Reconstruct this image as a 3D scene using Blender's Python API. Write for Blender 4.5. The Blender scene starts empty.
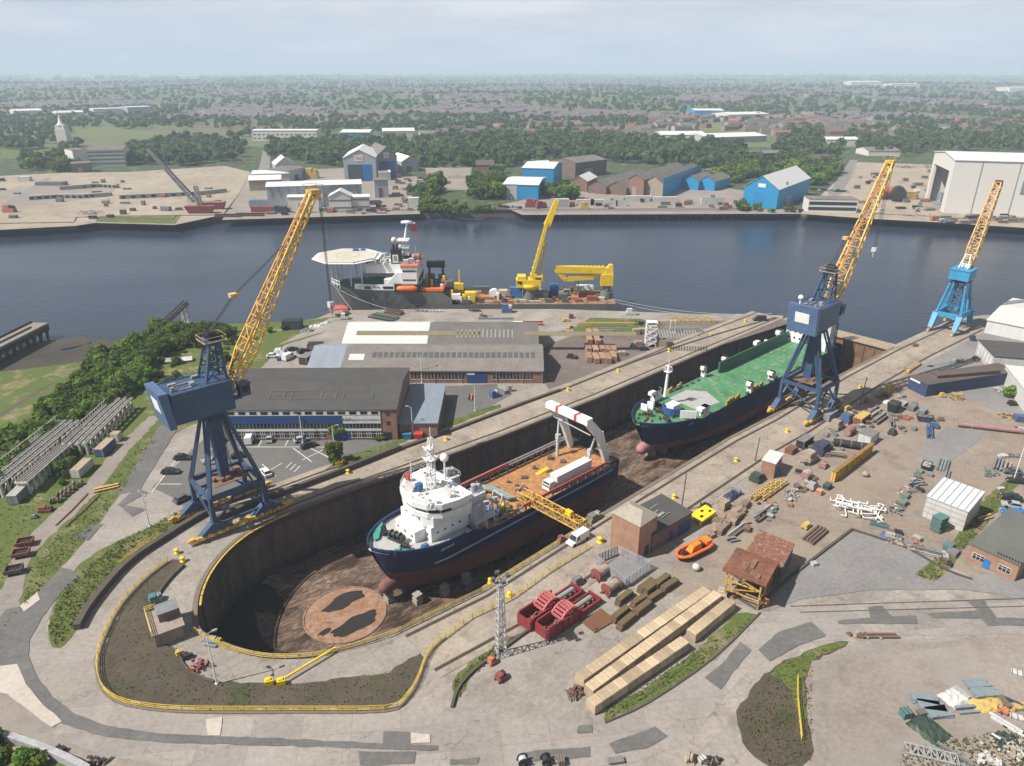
import bpy, bmesh, math, random
import numpy as np
from mathutils import Vector, Matrix, noise
from mathutils.geometry import tessellate_polygon
R = math.radians
rnd = random.Random(7)
scene = bpy.context.scene
COL = scene.collection
CAM_H = 92.0; FPX = 711.0; PITCH = math.atan((383 - 72) / FPX)
def P(u, v, z=0.0):
    a = (u - 512) / FPX; b = (383 - v) / FPX
    dx, dy, dz = a, math.cos(PITCH) + b * math.sin(PITCH), -math.sin(PITCH) + b * math.cos(PITCH)
    t = (z - CAM_H) / dz
    return Vector((dx * t, dy * t, z))
def ang(a, b, z=0):
    d = P(*b, z) - P(*a, z); return math.atan2(d.y, d.x)
DK = math.atan2(.676, .737)           # direction of the dock
O1 = Vector((-29.57, 126.7, 0))
def DP(s, n, z=0.0):                  # dock frame: s along the dock to the river, n towards the near wall
    return Vector((O1.x + s * .737 + n * .676, O1.y + s * .676 - n * .737, z))
_mats = {}
def nd(t, k, **kw):
    n = t.nodes.new(k)
    for a, b in kw.items():
        if a in n.inputs: n.inputs[a].default_value = b
        else: setattr(n, a, b)
    return n
def ramp(t, fac, stops):
    r = t.nodes.new('ShaderNodeValToRGB'); e = r.color_ramp.elements
    while len(e) < len(stops): e.new(.5)
    for x, (p, c) in zip(e, stops):
        x.position = p; x.color = (*c, 1) if len(c) == 3 else c
    t.links.new(fac, r.inputs[0]); return r.outputs[0]
def mixc(t, fac, a, b, mode='MIX'):
    m = t.nodes.new('ShaderNodeMix'); m.data_type = 'RGBA'; m.blend_type = mode
    for i, v in ((0, fac), (6, a), (7, b)):
        if isinstance(v, (int, float)): m.inputs[i].default_value = v
        elif isinstance(v, tuple): m.inputs[i].default_value = (*v, 1) if len(v) == 3 else v
        else: t.links.new(v, m.inputs[i])
    return m.outputs[2]
def noi(t, vec, scale, detail=4, rough=.55):
    n = nd(t, 'ShaderNodeTexNoise'); n.inputs['Scale'].default_value = scale
    n.inputs['Detail'].default_value = detail; n.inputs['Roughness'].default_value = rough
    t.links.new(vec, n.inputs['Vector']); return n.outputs['Fac']
def base_mat(name):
    m = bpy.data.materials.new(name); m.use_nodes = True; t = m.node_tree
    return m, t, t.nodes['Principled BSDF']
def bump(t, b, h, s=.3, d=.1):
    n = nd(t, 'ShaderNodeBump'); n.inputs['Strength'].default_value = s; n.inputs['Distance'].default_value = d
    t.links.new(h, n.inputs['Height']); t.links.new(n.outputs[0], b.inputs['Normal'])
def mat(name, col, rough=.6, metal=0., var=.22, sc=.6, rust=0., rustcol=(.16, .07, .03), stripe=0, streak=.0, spec=.4, em=0, objvar=0.):
    """painted / weathered surface: two noise octaves, optional rust bloom, optional sheet ribs, vertical streaks"""
    if name in _mats: return _mats[name]
    m, t, b = base_mat(name); L = t.links
    tc = nd(t, 'ShaderNodeTexCoord'); v = tc.outputs['Object']
    n1 = noi(t, v, sc, 5, .6); n2 = noi(t, v, sc * 6, 3)
    lo = tuple(c * (1 - var) for c in col); hi = tuple(min(1, c * (1 + var)) for c in col)
    c = ramp(t, n1, [(.3, lo), (.7, hi)])
    c = mixc(t, .35, c, ramp(t, n2, [(.3, lo), (.7, hi)]))
    if streak:
        mp = nd(t, 'ShaderNodeMapping'); mp.inputs['Scale'].default_value = (1.2, 1.2, .12); L.new(v, mp.inputs[0])
        s = noi(t, mp.outputs[0], 1.4, 4)
        s = ramp(t, s, [(.5, (0, 0, 0)), (.68, (1, 1, 1))])
        sm = nd(t, 'ShaderNodeMath', operation='MULTIPLY'); L.new(s, sm.inputs[0]); sm.inputs[1].default_value = streak
        c = mixc(t, sm.outputs[0], c, (.09, .075, .06))
    if rust:
        r = noi(t, v, sc * 2.3, 6, .7)
        r = ramp(t, r, [(.62 - rust * .35, (0, 0, 0)), (.7 - rust * .3, (1, 1, 1))])
        c = mixc(t, r, c, rustcol)
    if objvar:
        oi = nd(t, 'ShaderNodeObjectInfo')
        hv = nd(t, 'ShaderNodeHueSaturation')
        mr = nd(t, 'ShaderNodeMapRange'); mr.inputs['To Min'].default_value = 1 - objvar; mr.inputs['To Max'].default_value = 1 + objvar
        L.new(oi.outputs['Random'], mr.inputs[0]); L.new(mr.outputs[0], hv.inputs['Value']); L.new(c, hv.inputs['Color']); c = hv.outputs[0]
    L.new(c, b.inputs['Base Color'])
    b.inputs['Roughness'].default_value = rough; b.inputs['Metallic'].default_value = metal
    b.inputs['Specular IOR Level'].default_value = spec
    if stripe:
        w = nd(t, 'ShaderNodeTexWave', wave_type='BANDS', bands_direction='X'); w.inputs['Scale'].default_value = stripe
        L.new(v, w.inputs['Vector']); bump(t, b, w.outputs['Fac'], .6, .08)
    _mats[name] = m; return m
class MB:
    def __init__(s): s.v = []; s.f = []; s.m = []; s.k = 0; s.sm = []; s.smooth = False
    def add(s, vs, fs):
        o = len(s.v); s.v += [tuple(x) for x in vs]
        for f in fs: s.f.append([i + o for i in f]); s.m.append(s.k); s.sm.append(s.smooth)
        return s
    def slot(s, k): s.k = k; return s
    def hexa(s, a): return s.add(a, [(0, 3, 2, 1), (4, 5, 6, 7), (0, 1, 5, 4), (1, 2, 6, 5), (2, 3, 7, 6), (3, 0, 4, 7)])
    def bz(s, x0, x1, y0, y1, z0, z1): return s.hexa([(x0, y0, z0), (x1, y0, z0), (x1, y1, z0), (x0, y1, z0), (x0, y0, z1), (x1, y0, z1), (x1, y1, z1), (x0, y1, z1)])
    def box(s, c, d, rz=0, rx=0):
        M = Matrix.Rotation(rz, 3, 'Z') @ Matrix.Rotation(rx, 3, 'X')
        pts = []
        for z in (-.5, .5):
            for x, y in ((-.5, -.5), (.5, -.5), (.5, .5), (-.5, .5)):
                pts.append(Vector(c) + M @ Vector((x * d[0], y * d[1], z * d[2])))
        return s.hexa(pts)
    def beam(s, p, q, w, h=None, w2=None, h2=None):
        p = Vector(p); q = Vector(q); h = h or w; d = (q - p)
        if d.length < 1e-6: return s
        d.normalize()
        up = Vector((0, 0, 1)) if abs(d.z) < .98 else Vector((1, 0, 0))
        x = d.cross(up).normalized(); y = x.cross(d).normalized()
        w2 = w2 or w; h2 = h2 or h; pts = []
        for c, ww, hh in ((p, w, h), (q, w2, h2)):
            for a, b in ((-1, -1), (1, -1), (1, 1), (-1, 1)): pts.append(c + x * a * ww / 2 + y * b * hh / 2)
        return s.hexa(pts)
    def tube(s, p, q, r, r2=None, n=8, caps=True):
        p = Vector(p); q = Vector(q); r2 = r if r2 is None else r2; d = (q - p).normalized()
        up = Vector((0, 0, 1)) if abs(d.z) < .98 else Vector((1, 0, 0))
        x = d.cross(up).normalized(); y = x.cross(d).normalized(); vs = []
        for c, rr in ((p, r), (q, r2)):
            for i in range(n):
                a = 2 * math.pi * i / n; vs.append(c + (x * math.cos(a) + y * math.sin(a)) * rr)
        fs = [(i, i + n, (i + 1) % n + n, (i + 1) % n) for i in range(n)]
        sm = s.smooth; s.smooth = n > 6; s.add(vs, fs); s.smooth = False
        if caps: s.add(vs[:n], [tuple(range(n))]); s.add(vs[n:], [tuple(reversed(range(n)))])
        s.smooth = sm; return s
    def path(s, pts, r, n=5):
        for a, b in zip(pts, pts[1:]): s.tube(a, b, r, n=n, caps=False)
        return s
    def prism(s, poly, z0, z1, z1s=None):
        n = len(poly)
        A = sum(poly[i][0] * poly[(i + 1) % n][1] - poly[(i + 1) % n][0] * poly[i][1] for i in range(n))
        if A < 0: poly = poly[::-1]
        vs = [(p[0], p[1], z0) for p in poly] + [(p[0], p[1], z1) for p in poly]
        fs = [(i, (i + 1) % n, (i + 1) % n + n, i + n) for i in range(n)]
        s.add(vs, fs)
        tr = tessellate_polygon([[Vector((p[0], p[1], 0)) for p in poly]])
        for t in tr:
            a, b, c = [Vector((*poly[i][:2], 0)) for i in t]
            if (b - a).cross(c - a).z < 0: t = (t[0], t[2], t[1])
            s.add([vs[i + n] for i in t], [(0, 1, 2)]); s.add([vs[i] for i in t], [(0, 2, 1)])
        return s
    def sheet(s, loops, z):
        L = [[Vector((p[0], p[1], 0)) for p in l] for l in loops]; flat = [p for l in L for p in l]
        for t in tessellate_polygon(L):
            a, b, c = [flat[i] for i in t]
            if (b - a).cross(c - a).z < 0: b, c = c, b
            s.add([(q.x, q.y, z) for q in (a, b, c)], [(0, 1, 2)])
        return s
    def lathe(s, prof, c=(0, 0, 0), n=12):
        vs = []
        for r, z in prof:
            for i in range(n):
                a = 2 * math.pi * i / n; vs.append((c[0] + r * math.cos(a), c[1] + r * math.sin(a), c[2] + z))
        fs = []
        for j in range(len(prof) - 1):
            for i in range(n): fs.append((j * n + i, j * n + (i + 1) % n, (j + 1) * n + (i + 1) % n, (j + 1) * n + i))
        sm = s.smooth; s.smooth = True; s.add(vs, fs); s.smooth = sm; return s
    def ball(s, c, r, n=10, sq=1.): return s.lathe([(max(1e-3, r * math.sin(math.pi * k / 6)), -r * sq * math.cos(math.pi * k / 6)) for k in range(7)], c, n)
    def wallstrip(s, pts, z0, z1, t=.0):
        for a, b in zip(pts, pts[1:]): s.add([(a[0], a[1], z0), (b[0], b[1], z0), (b[0], b[1], z1), (a[0], a[1], z1)], [(0, 1, 2, 3)])
        return s
    def ribbon(s, pts, w, z0, z1):
        """a wall of thickness w following a polyline"""
        pts = [Vector((p[0], p[1])) for p in pts]; L = []; Rr = []
        for i, p in enumerate(pts):
            a = pts[max(0, i - 1)]; b = pts[min(len(pts) - 1, i + 1)]; d = (b - a).normalized(); n = Vector((-d.y, d.x)) * w / 2
            L.append(p + n); Rr.append(p - n)
        for i in range(len(pts) - 1):
            s.hexa([(*Rr[i], z0), (*Rr[i + 1], z0), (*L[i + 1], z0), (*L[i], z0), (*Rr[i], z1), (*Rr[i + 1], z1), (*L[i + 1], z1), (*L[i], z1)])
        return s
    def lattice(s, p, q, w0, h0, w1, h1, bays, r, rb=None, up=None):
        """four-chord lattice boom"""
        p = Vector(p); q = Vector(q); d = (q - p).normalized(); up = Vector(up or ((0, 0, 1) if abs(d.z) < .97 else (0, 1, 0)))
        x = d.cross(up).normalized(); y = x.cross(d).normalized(); rb = rb or r * .6
        def ring(k):
            t = k / bays; c = p.lerp(q, t); w = w0 + (w1 - w0) * t; h = h0 + (h1 - h0) * t
            return [c + x * a * w / 2 + y * b * h / 2 for a, b in ((-1, -1), (1, -1), (1, 1), (-1, 1))]
        A = ring(0)
        for k in range(bays):
            B = ring(k + 1)
            for i in range(4):
                s.beam(A[i], B[i], r); j = (i + 1) % 4
                s.beam(B[i], B[j], rb)
                if (k + i) % 2: s.beam(A[i], B[j], rb)
                else: s.beam(A[j], B[i], rb)
            A = B
        return s
    def build(s, name, mats, parent=None, loc=None, rz=0, label=None, cat=None, group=None, kind=None):
        me = bpy.data.meshes.new(name)
        me.from_pydata(s.v, [], s.f)
        if not isinstance(mats, (list, tuple)): mats = [mats]
        for m in mats: me.materials.append(m)
        if len(mats) > 1: me.polygons.foreach_set('material_index', s.m)
        if any(s.sm): me.polygons.foreach_set('use_smooth', s.sm)
        me.update()
        o = bpy.data.objects.new(name, me); COL.objects.link(o)
        if loc is not None: o.location = loc
        o.rotation_euler = (0, 0, rz)
        if parent: o.parent = parent
        return tag(o, label, cat, group, kind)
def pieces(mb, name, mats, parent, **kw):
    """build every connected piece of the builder as a part of its own"""
    par = list(range(len(mb.v)))
    def fd(a):
        while par[a] != a: par[a] = par[par[a]]; a = par[a]
        return a
    for f in mb.f:
        r = fd(f[0])
        for i in f[1:]: par[fd(i)] = r
    grp = {}
    for k, f in enumerate(mb.f): grp.setdefault(fd(f[0]), []).append(k)
    out = []
    for g in grp.values():
        q = MB(); ix = {}
        for k in g:
            for i in mb.f[k]:
                if i not in ix: ix[i] = len(q.v); q.v.append(mb.v[i])
            q.f.append([ix[i] for i in mb.f[k]]); q.m.append(mb.m[k]); q.sm.append(mb.sm[k])
        out.append(q.build(name, mats, parent, **kw))
    return out
def tag(o, label=None, cat=None, group=None, kind=None):
    if label: o['label'] = label
    if cat: o['category'] = cat
    if group: o['group'] = group
    if kind: o['kind'] = kind
    return o
def thing(name, label, cat, loc=(0, 0, 0), rz=0, group=None):
    o = bpy.data.objects.new(name, None); COL.objects.link(o); o.location = loc; o.rotation_euler = (0, 0, rz)
    o.empty_display_size = .5
    return tag(o, label, cat, group)
_kids = {}
def dup(root, loc, rz=0, label=None, group=None, sc=None):
    def cp(o, par):
        c = o.copy(); COL.objects.link(c)
        if par: c.parent = par
        for k in kids(o): cp(k, c)
        return c
    r = cp(root, None); r.location = loc; r.rotation_euler = (0, 0, rz)
    if sc: r.scale = (sc, sc, sc) if isinstance(sc, (int, float)) else sc
    if label: r['label'] = label
    if group: r['group'] = group
    return r
def kids(o):
    if o.name not in _kids: _kids[o.name] = list(o.children)
    return _kids[o.name]
def text(body, size, name, m, parent, loc, rot, ext=.01):
    c = bpy.data.curves.new(name, 'FONT'); c.body = body; c.size = size; c.extrude = ext; c.align_x = 'CENTER'; c.align_y = 'CENTER'
    t_ = bpy.data.objects.new(name, c); COL.objects.link(t_); bpy.context.view_layer.update()
    me = bpy.data.meshes.new_from_object(t_.evaluated_get(bpy.context.evaluated_depsgraph_get())); bpy.data.objects.remove(t_)
    me.materials.clear(); me.materials.append(m); o = bpy.data.objects.new(name, me); COL.objects.link(o); o.parent = parent; o.location = loc; o.rotation_euler = rot
    return o
def structure(name, mb, m): return mb.build(name, m, kind='structure')
def smoothline(pts, n=4):
    """Catmull-Rom through 2D/3D points"""
    V = [Vector(p) for p in pts]; out = []
    for i in range(len(V) - 1):
        a = V[max(0, i - 1)]; b = V[i]; c = V[i + 1]; d = V[min(len(V) - 1, i + 2)]
        for k in range(n):
            t = k / n
            out.append(.5 * ((2 * b) + (c - a) * t + (2 * a - 5 * b + 4 * c - d) * t * t + (3 * b - a - 3 * c + d) * t ** 3))
    out.append(V[-1]); return out
def px(l, z=0): return [P(*q, z) for q in l]
# ================================================================ world, sun, camera
w = bpy.data.worlds.new('World'); scene.world = w; w.use_nodes = True; t = w.node_tree; t.nodes.clear()
SUN_EL = R(50); SHADOW_DIR = R(20)                       # shadows run towards +x, slightly away
sky = nd(t, 'ShaderNodeTexSky'); sky.sky_type = 'NISHITA'; sky.sun_disc = False; sky.sun_elevation = SUN_EL
sky.sun_rotation = math.pi / 2 - (SHADOW_DIR + math.pi)
sky.air_density = 1.0; sky.dust_density = 2.2; sky.ozone_density = 1.6; sky.altitude = 90
tc = nd(t, 'ShaderNodeTexCoord'); mp = nd(t, 'ShaderNodeMapping'); mp.inputs['Scale'].default_value = (1.0, 1.0, 5.5)
t.links.new(tc.outputs['Generated'], mp.inputs[0])
cn = noi(t, mp.outputs[0], 1.7, 7, .6)
cf = ramp(t, cn, [(.44, (0, 0, 0)), (.66, (.85, .85, .85))])
bg = nd(t, 'ShaderNodeBackground'); bg.inputs['Strength'].default_value = .05
hs = nd(t, 'ShaderNodeHueSaturation'); hs.inputs['Saturation'].default_value = .8; hs.inputs['Value'].default_value = .5
t.links.new(sky.outputs[0], hs.inputs['Color'])
sx = nd(t, 'ShaderNodeSeparateXYZ'); t.links.new(tc.outputs['Generated'], sx.inputs[0])
hz = ramp(t, sx.outputs[2], [(0, (1, 1, 1)), (.05, (.92, .92, .92)), (.16, (.5, .5, .5)), (.32, (0, 0, 0))])     # bright hazy band above the horizon
c = mixc(t, hz, hs.outputs[0], (9.0, 10.3, 12.4))
t.links.new(mixc(t, cf, c, (12.4, 12.9, 13.6)), bg.inputs[0])
t.links.new(bg.outputs[0], nd(t, 'ShaderNodeOutputWorld').inputs[0])
sl = bpy.data.lights.new('sun', 'SUN'); sl.energy = 5.0; sl.angle = R(.53); sl.color = (1, .95, .87)
so = bpy.data.objects.new('sun', sl); COL.objects.link(so)
so.rotation_euler = Vector((math.cos(SHADOW_DIR) * math.cos(SUN_EL), math.sin(SHADOW_DIR) * math.cos(SUN_EL), -math.sin(SUN_EL))).to_track_quat('-Z', 'Y').to_euler()
cam = bpy.data.cameras.new('camera'); co = bpy.data.objects.new('camera', cam); COL.objects.link(co); scene.camera = co
cam.sensor_width = 36; cam.lens = 36 * FPX / 1024; cam.clip_start = 1; cam.clip_end = 60000
co.location = (0, 0, CAM_H); co.rotation_euler = (math.pi / 2 - PITCH, 0, 0)
vs = scene.view_settings; vs.view_transform = 'Standard'; vs.look = 'None'; vs.exposure = .4; vs.gamma = 1; vs.use_curve_mapping = False
cy = scene.cycles
cy.max_bounces = 5; cy.diffuse_bounces = 2; cy.glossy_bounces = 2; cy.transmission_bounces = 2; cy.volume_bounces = 2
cy.use_denoising = True
try: cy.denoiser = 'OPENIMAGEDENOISE'
except Exception: pass
cy.caustics_reflective = False; cy.caustics_refractive = False
m = bpy.data.materials.new('hazy_air'); m.use_nodes = True; t = m.node_tree; t.nodes.clear()
pv = nd(t, 'ShaderNodeVolumePrincipled'); pv.inputs['Color'].default_value = (.68, .83, 1, 1); pv.inputs['Density'].default_value = 1.75e-4
pv.inputs['Anisotropy'].default_value = 0
t.links.new(pv.outputs[0], nd(t, 'ShaderNodeOutputMaterial').inputs['Volume'])
MB().bz(-21000, 21000, -600, 30500, -22, 175).build('haze', m, kind='stuff')
# ================================================================ ground materials
def ground_mat(name, lo, hi, sc=.05, fine=1.2, joints=None, stain=.35, stainc=(.1, .085, .07), tint=None, rough=.92, rot=DK, grass=0., green=(.07, .10, .03), bumps=.25, crack=0):
    if name in _mats: return _mats[name]
    m, t, b = base_mat(name); L = t.links
    g = nd(t, 'ShaderNodeNewGeometry'); v = g.outputs['Position']
    a = noi(t, v, sc, 6, .62); f = noi(t, v, fine, 5, .7)
    c = ramp(t, a, [(.32, lo), (.68, hi)])
    c = mixc(t, .4, c, ramp(t, f, [(.3, tuple(x * .72 for x in lo)), (.7, tuple(min(1, x * 1.2) for x in hi))]))
    if joints:
        mp = nd(t, 'ShaderNodeMapping'); mp.inputs['Rotation'].default_value = (0, 0, -rot); L.new(v, mp.inputs[0])
        br = nd(t, 'ShaderNodeTexBrick'); br.offset = .0; br.inputs['Scale'].default_value = 1
        br.inputs['Brick Width'].default_value = joints[0]; br.inputs['Row Height'].default_value = joints[1]
        br.inputs['Mortar Size'].default_value = .05; br.inputs['Mortar Smooth'].default_value = .3
        br.inputs['Color1'].default_value = (.86, .86, .87, 1); br.inputs['Color2'].default_value = (1.1, 1.09, 1.07, 1); br.inputs['Mortar'].default_value = (.7, .68, .65, 1)
        L.new(mp.outputs[0], br.inputs['Vector']); c = mixc(t, .8, c, br.outputs['Color'], 'MULTIPLY')
    if stain:
        s1 = noi(t, v, sc * 3.1, 7, .68); s2 = noi(t, v, fine * .35, 4, .7)
        s = ramp(t, s1, [(.5, (0, 0, 0)), (.72, (stain,) * 3)]); s_ = ramp(t, s2, [(.56, (0, 0, 0)), (.74, (stain * .7,) * 3)])
        c = mixc(t, s, c, stainc); c = mixc(t, s_, c, stainc)
    if crack:
        wv = nd(t, 'ShaderNodeVectorMath', operation='MULTIPLY_ADD'); nn = nd(t, 'ShaderNodeTexNoise'); nn.inputs['Scale'].default_value = .5; L.new(v, nn.inputs['Vector']); L.new(nn.outputs['Color'], wv.inputs[0]); wv.inputs[1].default_value = (3, 3, 3); L.new(v, wv.inputs[2])
        vo = nd(t, 'ShaderNodeTexVoronoi', feature='DISTANCE_TO_EDGE'); vo.inputs['Scale'].default_value = .11; L.new(wv.outputs[0], vo.inputs['Vector']); n = noi(t, v, .09, 4, .6)
        k = mixc(t, ramp(t, n, [(.45, (0, 0, 0)), (.55, (.45, .45, .45))]), (0, 0, 0), ramp(t, vo.outputs[0], [(.003, (1, 1, 1)), (.009, (0, 0, 0))])); c = mixc(t, k, c, (.09, .08, .065))
    if tint:
        n = noi(t, v, sc * 1.7, 5, .6); c = mixc(t, ramp(t, n, [(.45, (0, 0, 0)), (.7, (.8, .8, .8))]), c, tint)
    if grass:
        n = noi(t, v, .12, 6, .7); n2 = noi(t, v, 2.4, 4, .8)
        gc = ramp(t, n2, [(.3, tuple(x * .5 for x in green)), (.7, tuple(x * 1.45 for x in green))])
        c = mixc(t, ramp(t, n, [(.62 - grass * .4, (0, 0, 0)), (.72 - grass * .4, (1, 1, 1))]), c, gc)
    L.new(c, b.inputs['Base Color']); b.inputs['Roughness'].default_value = rough; b.inputs['Specular IOR Level'].default_value = .25
    bump(t, b, f, bumps, .12); _mats[name] = m; return m
G_CONC = ground_mat('weathered_concrete', (.23, .202, .178), (.35, .318, .285), joints=(6.5, 4.5), stain=.5, crack=1)
G_APRON = ground_mat('apron_concrete', (.255, .21, .17), (.38, .325, .27), joints=(12, 4), stain=.6, sc=.07, crack=1)
G_ROAD = ground_mat('road_concrete', (.25, .224, .204), (.345, .316, .292), joints=(7.5, 5), rot=.12, stain=.3, sc=.03, crack=1)
G_ASPH = ground_mat('asphalt_patch', (.10, .098, .096), (.155, .15, .145), stain=.25, sc=.1, stainc=(.28, .26, .23))
G_PARK = ground_mat('car_park_asphalt', (.105, .103, .10), (.16, .155, .15), stain=.15, sc=.04, stainc=(.25, .23, .2))
G_LOT = ground_mat('grey_lot', (.16, .155, .155), (.25, .24, .235), stain=.3, sc=.06, stainc=(.33, .30, .27))
G_YARD = ground_mat('yard_dirt', (.20, .162, .13), (.32, .27, .225), stain=.6, sc=.05, tint=(.27, .20, .155), crack=1)
G_DARKYARD = ground_mat('dark_yard', (.115, .095, .085), (.18, .15, .135), stain=.3, sc=.05, stainc=(.3, .24, .2))
G_DIRT = ground_mat('bare_dirt', (.21, .18, .155), (.33, .285, .25), stain=.55, sc=.045, tint=(.26, .235, .21), stainc=(.14, .11, .09))
G_GRASS = ground_mat('rough_grass', (.20, .165, .10), (.24, .21, .11), grass=.62, green=(.095, .125, .03), stain=.3, sc=.1, bumps=.9)
G_SCRUB = ground_mat('dry_scrub', (.06, .05, .037), (.11, .092, .066), grass=.25, green=(.055, .065, .03), stain=.5, fine=2.2, sc=.15, stainc=(.05, .04, .03), bumps=1)
G_TRACK = ground_mat('gravel_track', (.20, .175, .155), (.29, .26, .235), stain=.3, sc=.08)
G_MUD = ground_mat('river_mud', (.04, .034, .028), (.085, .07, .055), stain=.4, sc=.05, grass=.15, green=(.05, .07, .03), rough=.6)
G_LAND = ground_mat('far_bank_ground', (.22, .2, .165), (.33, .29, .24), stain=.3, sc=.02, grass=.7, green=(.06, .085, .035))
G_SITE = ground_mat('cleared_site', (.25, .205, .16), (.42, .36, .29), stain=.75, sc=.016, stainc=(.17, .14, .115), fine=.14, tint=(.33, .28, .21))
# ================================================================ outlines
RIM = [(783, 319), (700, 353.5), (600, 396.5), (500, 436), (400, 472), (340, 492.5), (300, 507), (272, 519), (246, 533), (224, 551), (208, 571), (198, 592), (195, 612), (198, 630),
       (214, 640), (236, 649), (262, 655), (290, 656.5), (320, 654), (350, 647), (375, 639), (400, 629.5), (480, 590.5), (600, 516), (730, 438), (771, 417), (842, 374.5), (894, 347.5)]
rim = [P(*q) for q in RIM]
far_part = rim[:7]; near_part = rim[-7:]
rim_s = [v.xy for v in far_part[:-1]] + [Vector((v.x, v.y)) for v in smoothline([Vector((q.x, q.y, 0)) for q in rim[6:22]], 4)] + [v.xy for v in near_part[1:]]
rim_s = [Vector((v[0], v[1])) for v in rim_s]
FLOOR = -14.0; WATER = -5.0
QUAY = [(-120, 470), (-60, 442), (0, 418), (60, 380), (100, 360), (135, 341), (165, 330), (200, 325), (250, 323), (300, 321.5), (318, 318), (335, 310.5), (420, 309), (560, 309), (700, 314), (783, 315.5)]
GEND = P(898, 345.5)
quay = [Vector((p.x, p.y)) for p in px(QUAY)]
east = [Vector((p.x, p.y)) for p in px([(894, 345), (925, 331), (955, 318), (985, 315), (1030, 313.5), (1100, 312)])]
outline = quay + rim_s + east + [Vector((520, 300)), Vector((520, -150)), Vector((-420, -150)), Vector((-420, 100))]
g = MB(); g.sheet([outline], 0.0)
structure('ground', g, G_CONC)
fs = MB()
for a, b in zip(quay[:10], quay[1:10]):
    d = (b - a).normalized(); n = Vector((-d.y, d.x)) * 12
    fs.add([(a.x, a.y, 0), (b.x, b.y, 0), (b.x + n.x, b.y + n.y, -5.6), (a.x + n.x, a.y + n.y, -5.6)], [(0, 1, 2, 3)])
structure('river_bank', fs, G_SCRUB)
M_QUAYW = mat('quay_stone', (.16, .13, .105), .9, streak=.5, sc=.4)
q = MB(); q.wallstrip(quay[9:], -9, 0); q.build('quay_wall', M_QUAYW, label='dark weathered quay wall below the moored grey ship', cat='quay wall')
q = MB(); q.wallstrip(east, -9, 0); q.build('quay_wall', M_QUAYW, label='quay wall at the foot of the light blue crane', cat='quay wall')
mud = px([(-160, 372), (-60, 352), (0, 345), (45, 341), (86, 336), (92, 343), (60, 350), (66, 352), (104, 337), (112, 341), (136, 333), (150, 336), (180, 327), (175, 345), (120, 372), (60, 400), (0, 432), (-160, 500)], -4.8)
mb = MB(); mb.sheet([[Vector((p.x, p.y)) for p in mud]], -4.75); structure('mudflat_ground', mb, G_MUD)
mb = MB(); mb.sheet([[v.xy for v in px([(-160, 500), (-160, 400), (0, 372), (50, 366), (95, 360), (118, 352), (110, 372), (60, 402), (0, 434)], -4.7)]], -4.68); structure('marsh_grass_ground', mb, G_GRASS)
m, t, b = base_mat('river_water'); L = t.links
gp = nd(t, 'ShaderNodeNewGeometry'); mp = nd(t, 'ShaderNodeMapping'); mp.inputs['Scale'].default_value = (.5, 1, 1); L.new(gp.outputs['Position'], mp.inputs[0])
n1 = noi(t, mp.outputs[0], .35, 6, .65); n2 = noi(t, mp.outputs[0], .018, 4)
L.new(ramp(t, n2, [(.3, (.020, .030, .052)), (.7, (.034, .046, .074))]), b.inputs['Base Color'])
L.new(ramp(t, noi(t, mp.outputs[0], .011, 5, .6), [(.38, (.07, .07, .07)), (.62, (.24, .24, .24))]), b.inputs['Roughness']); b.inputs['IOR'].default_value = 1.33; b.inputs['Specular IOR Level'].default_value = .5
bump(t, b, n1, .55, .35)
mb = MB(); mb.sheet([[Vector((-2500, 250))] + quay + [rim_s[0], rim_s[-1]] + east + [Vector((2500, 300)), Vector((2500, 760)), Vector((-2500, 760))]], WATER)
structure('river_water', mb, m)
m, t, b = base_mat('dock_wall_concrete'); L = t.links
gp = nd(t, 'ShaderNodeNewGeometry'); v = gp.outputs['Position']
mp = nd(t, 'ShaderNodeMapping'); mp.inputs['Scale'].default_value = (.35, .35, .06); L.new(v, mp.inputs[0])
a = noi(t, mp.outputs[0], 1.0, 6, .65); f = noi(t, v, .8, 5, .7)
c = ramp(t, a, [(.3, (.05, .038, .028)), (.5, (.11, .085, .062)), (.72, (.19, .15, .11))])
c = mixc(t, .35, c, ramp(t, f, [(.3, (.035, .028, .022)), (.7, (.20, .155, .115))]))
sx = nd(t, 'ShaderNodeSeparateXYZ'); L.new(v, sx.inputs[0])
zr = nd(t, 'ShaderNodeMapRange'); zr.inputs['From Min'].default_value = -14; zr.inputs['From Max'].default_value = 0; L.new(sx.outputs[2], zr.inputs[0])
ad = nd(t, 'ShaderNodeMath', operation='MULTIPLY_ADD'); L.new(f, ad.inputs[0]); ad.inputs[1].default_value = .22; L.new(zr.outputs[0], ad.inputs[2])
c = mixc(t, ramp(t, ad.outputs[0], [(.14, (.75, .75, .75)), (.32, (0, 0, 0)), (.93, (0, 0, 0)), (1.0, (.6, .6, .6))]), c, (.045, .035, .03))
L.new(c, b.inputs['Base Color']); b.inputs['Roughness'].default_value = .85; bump(t, b, f, .4, .15)
M_DOCKW = m
M_COPING = mat('coping_stone', (.17, .14, .11), .9, streak=.2)
M_RUSTY = mat('rusty_steel', (.15, .075, .045), .85, rust=.5)
M_DKSTEEL = mat('dark_steel', (.045, .045, .05), .6)
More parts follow.
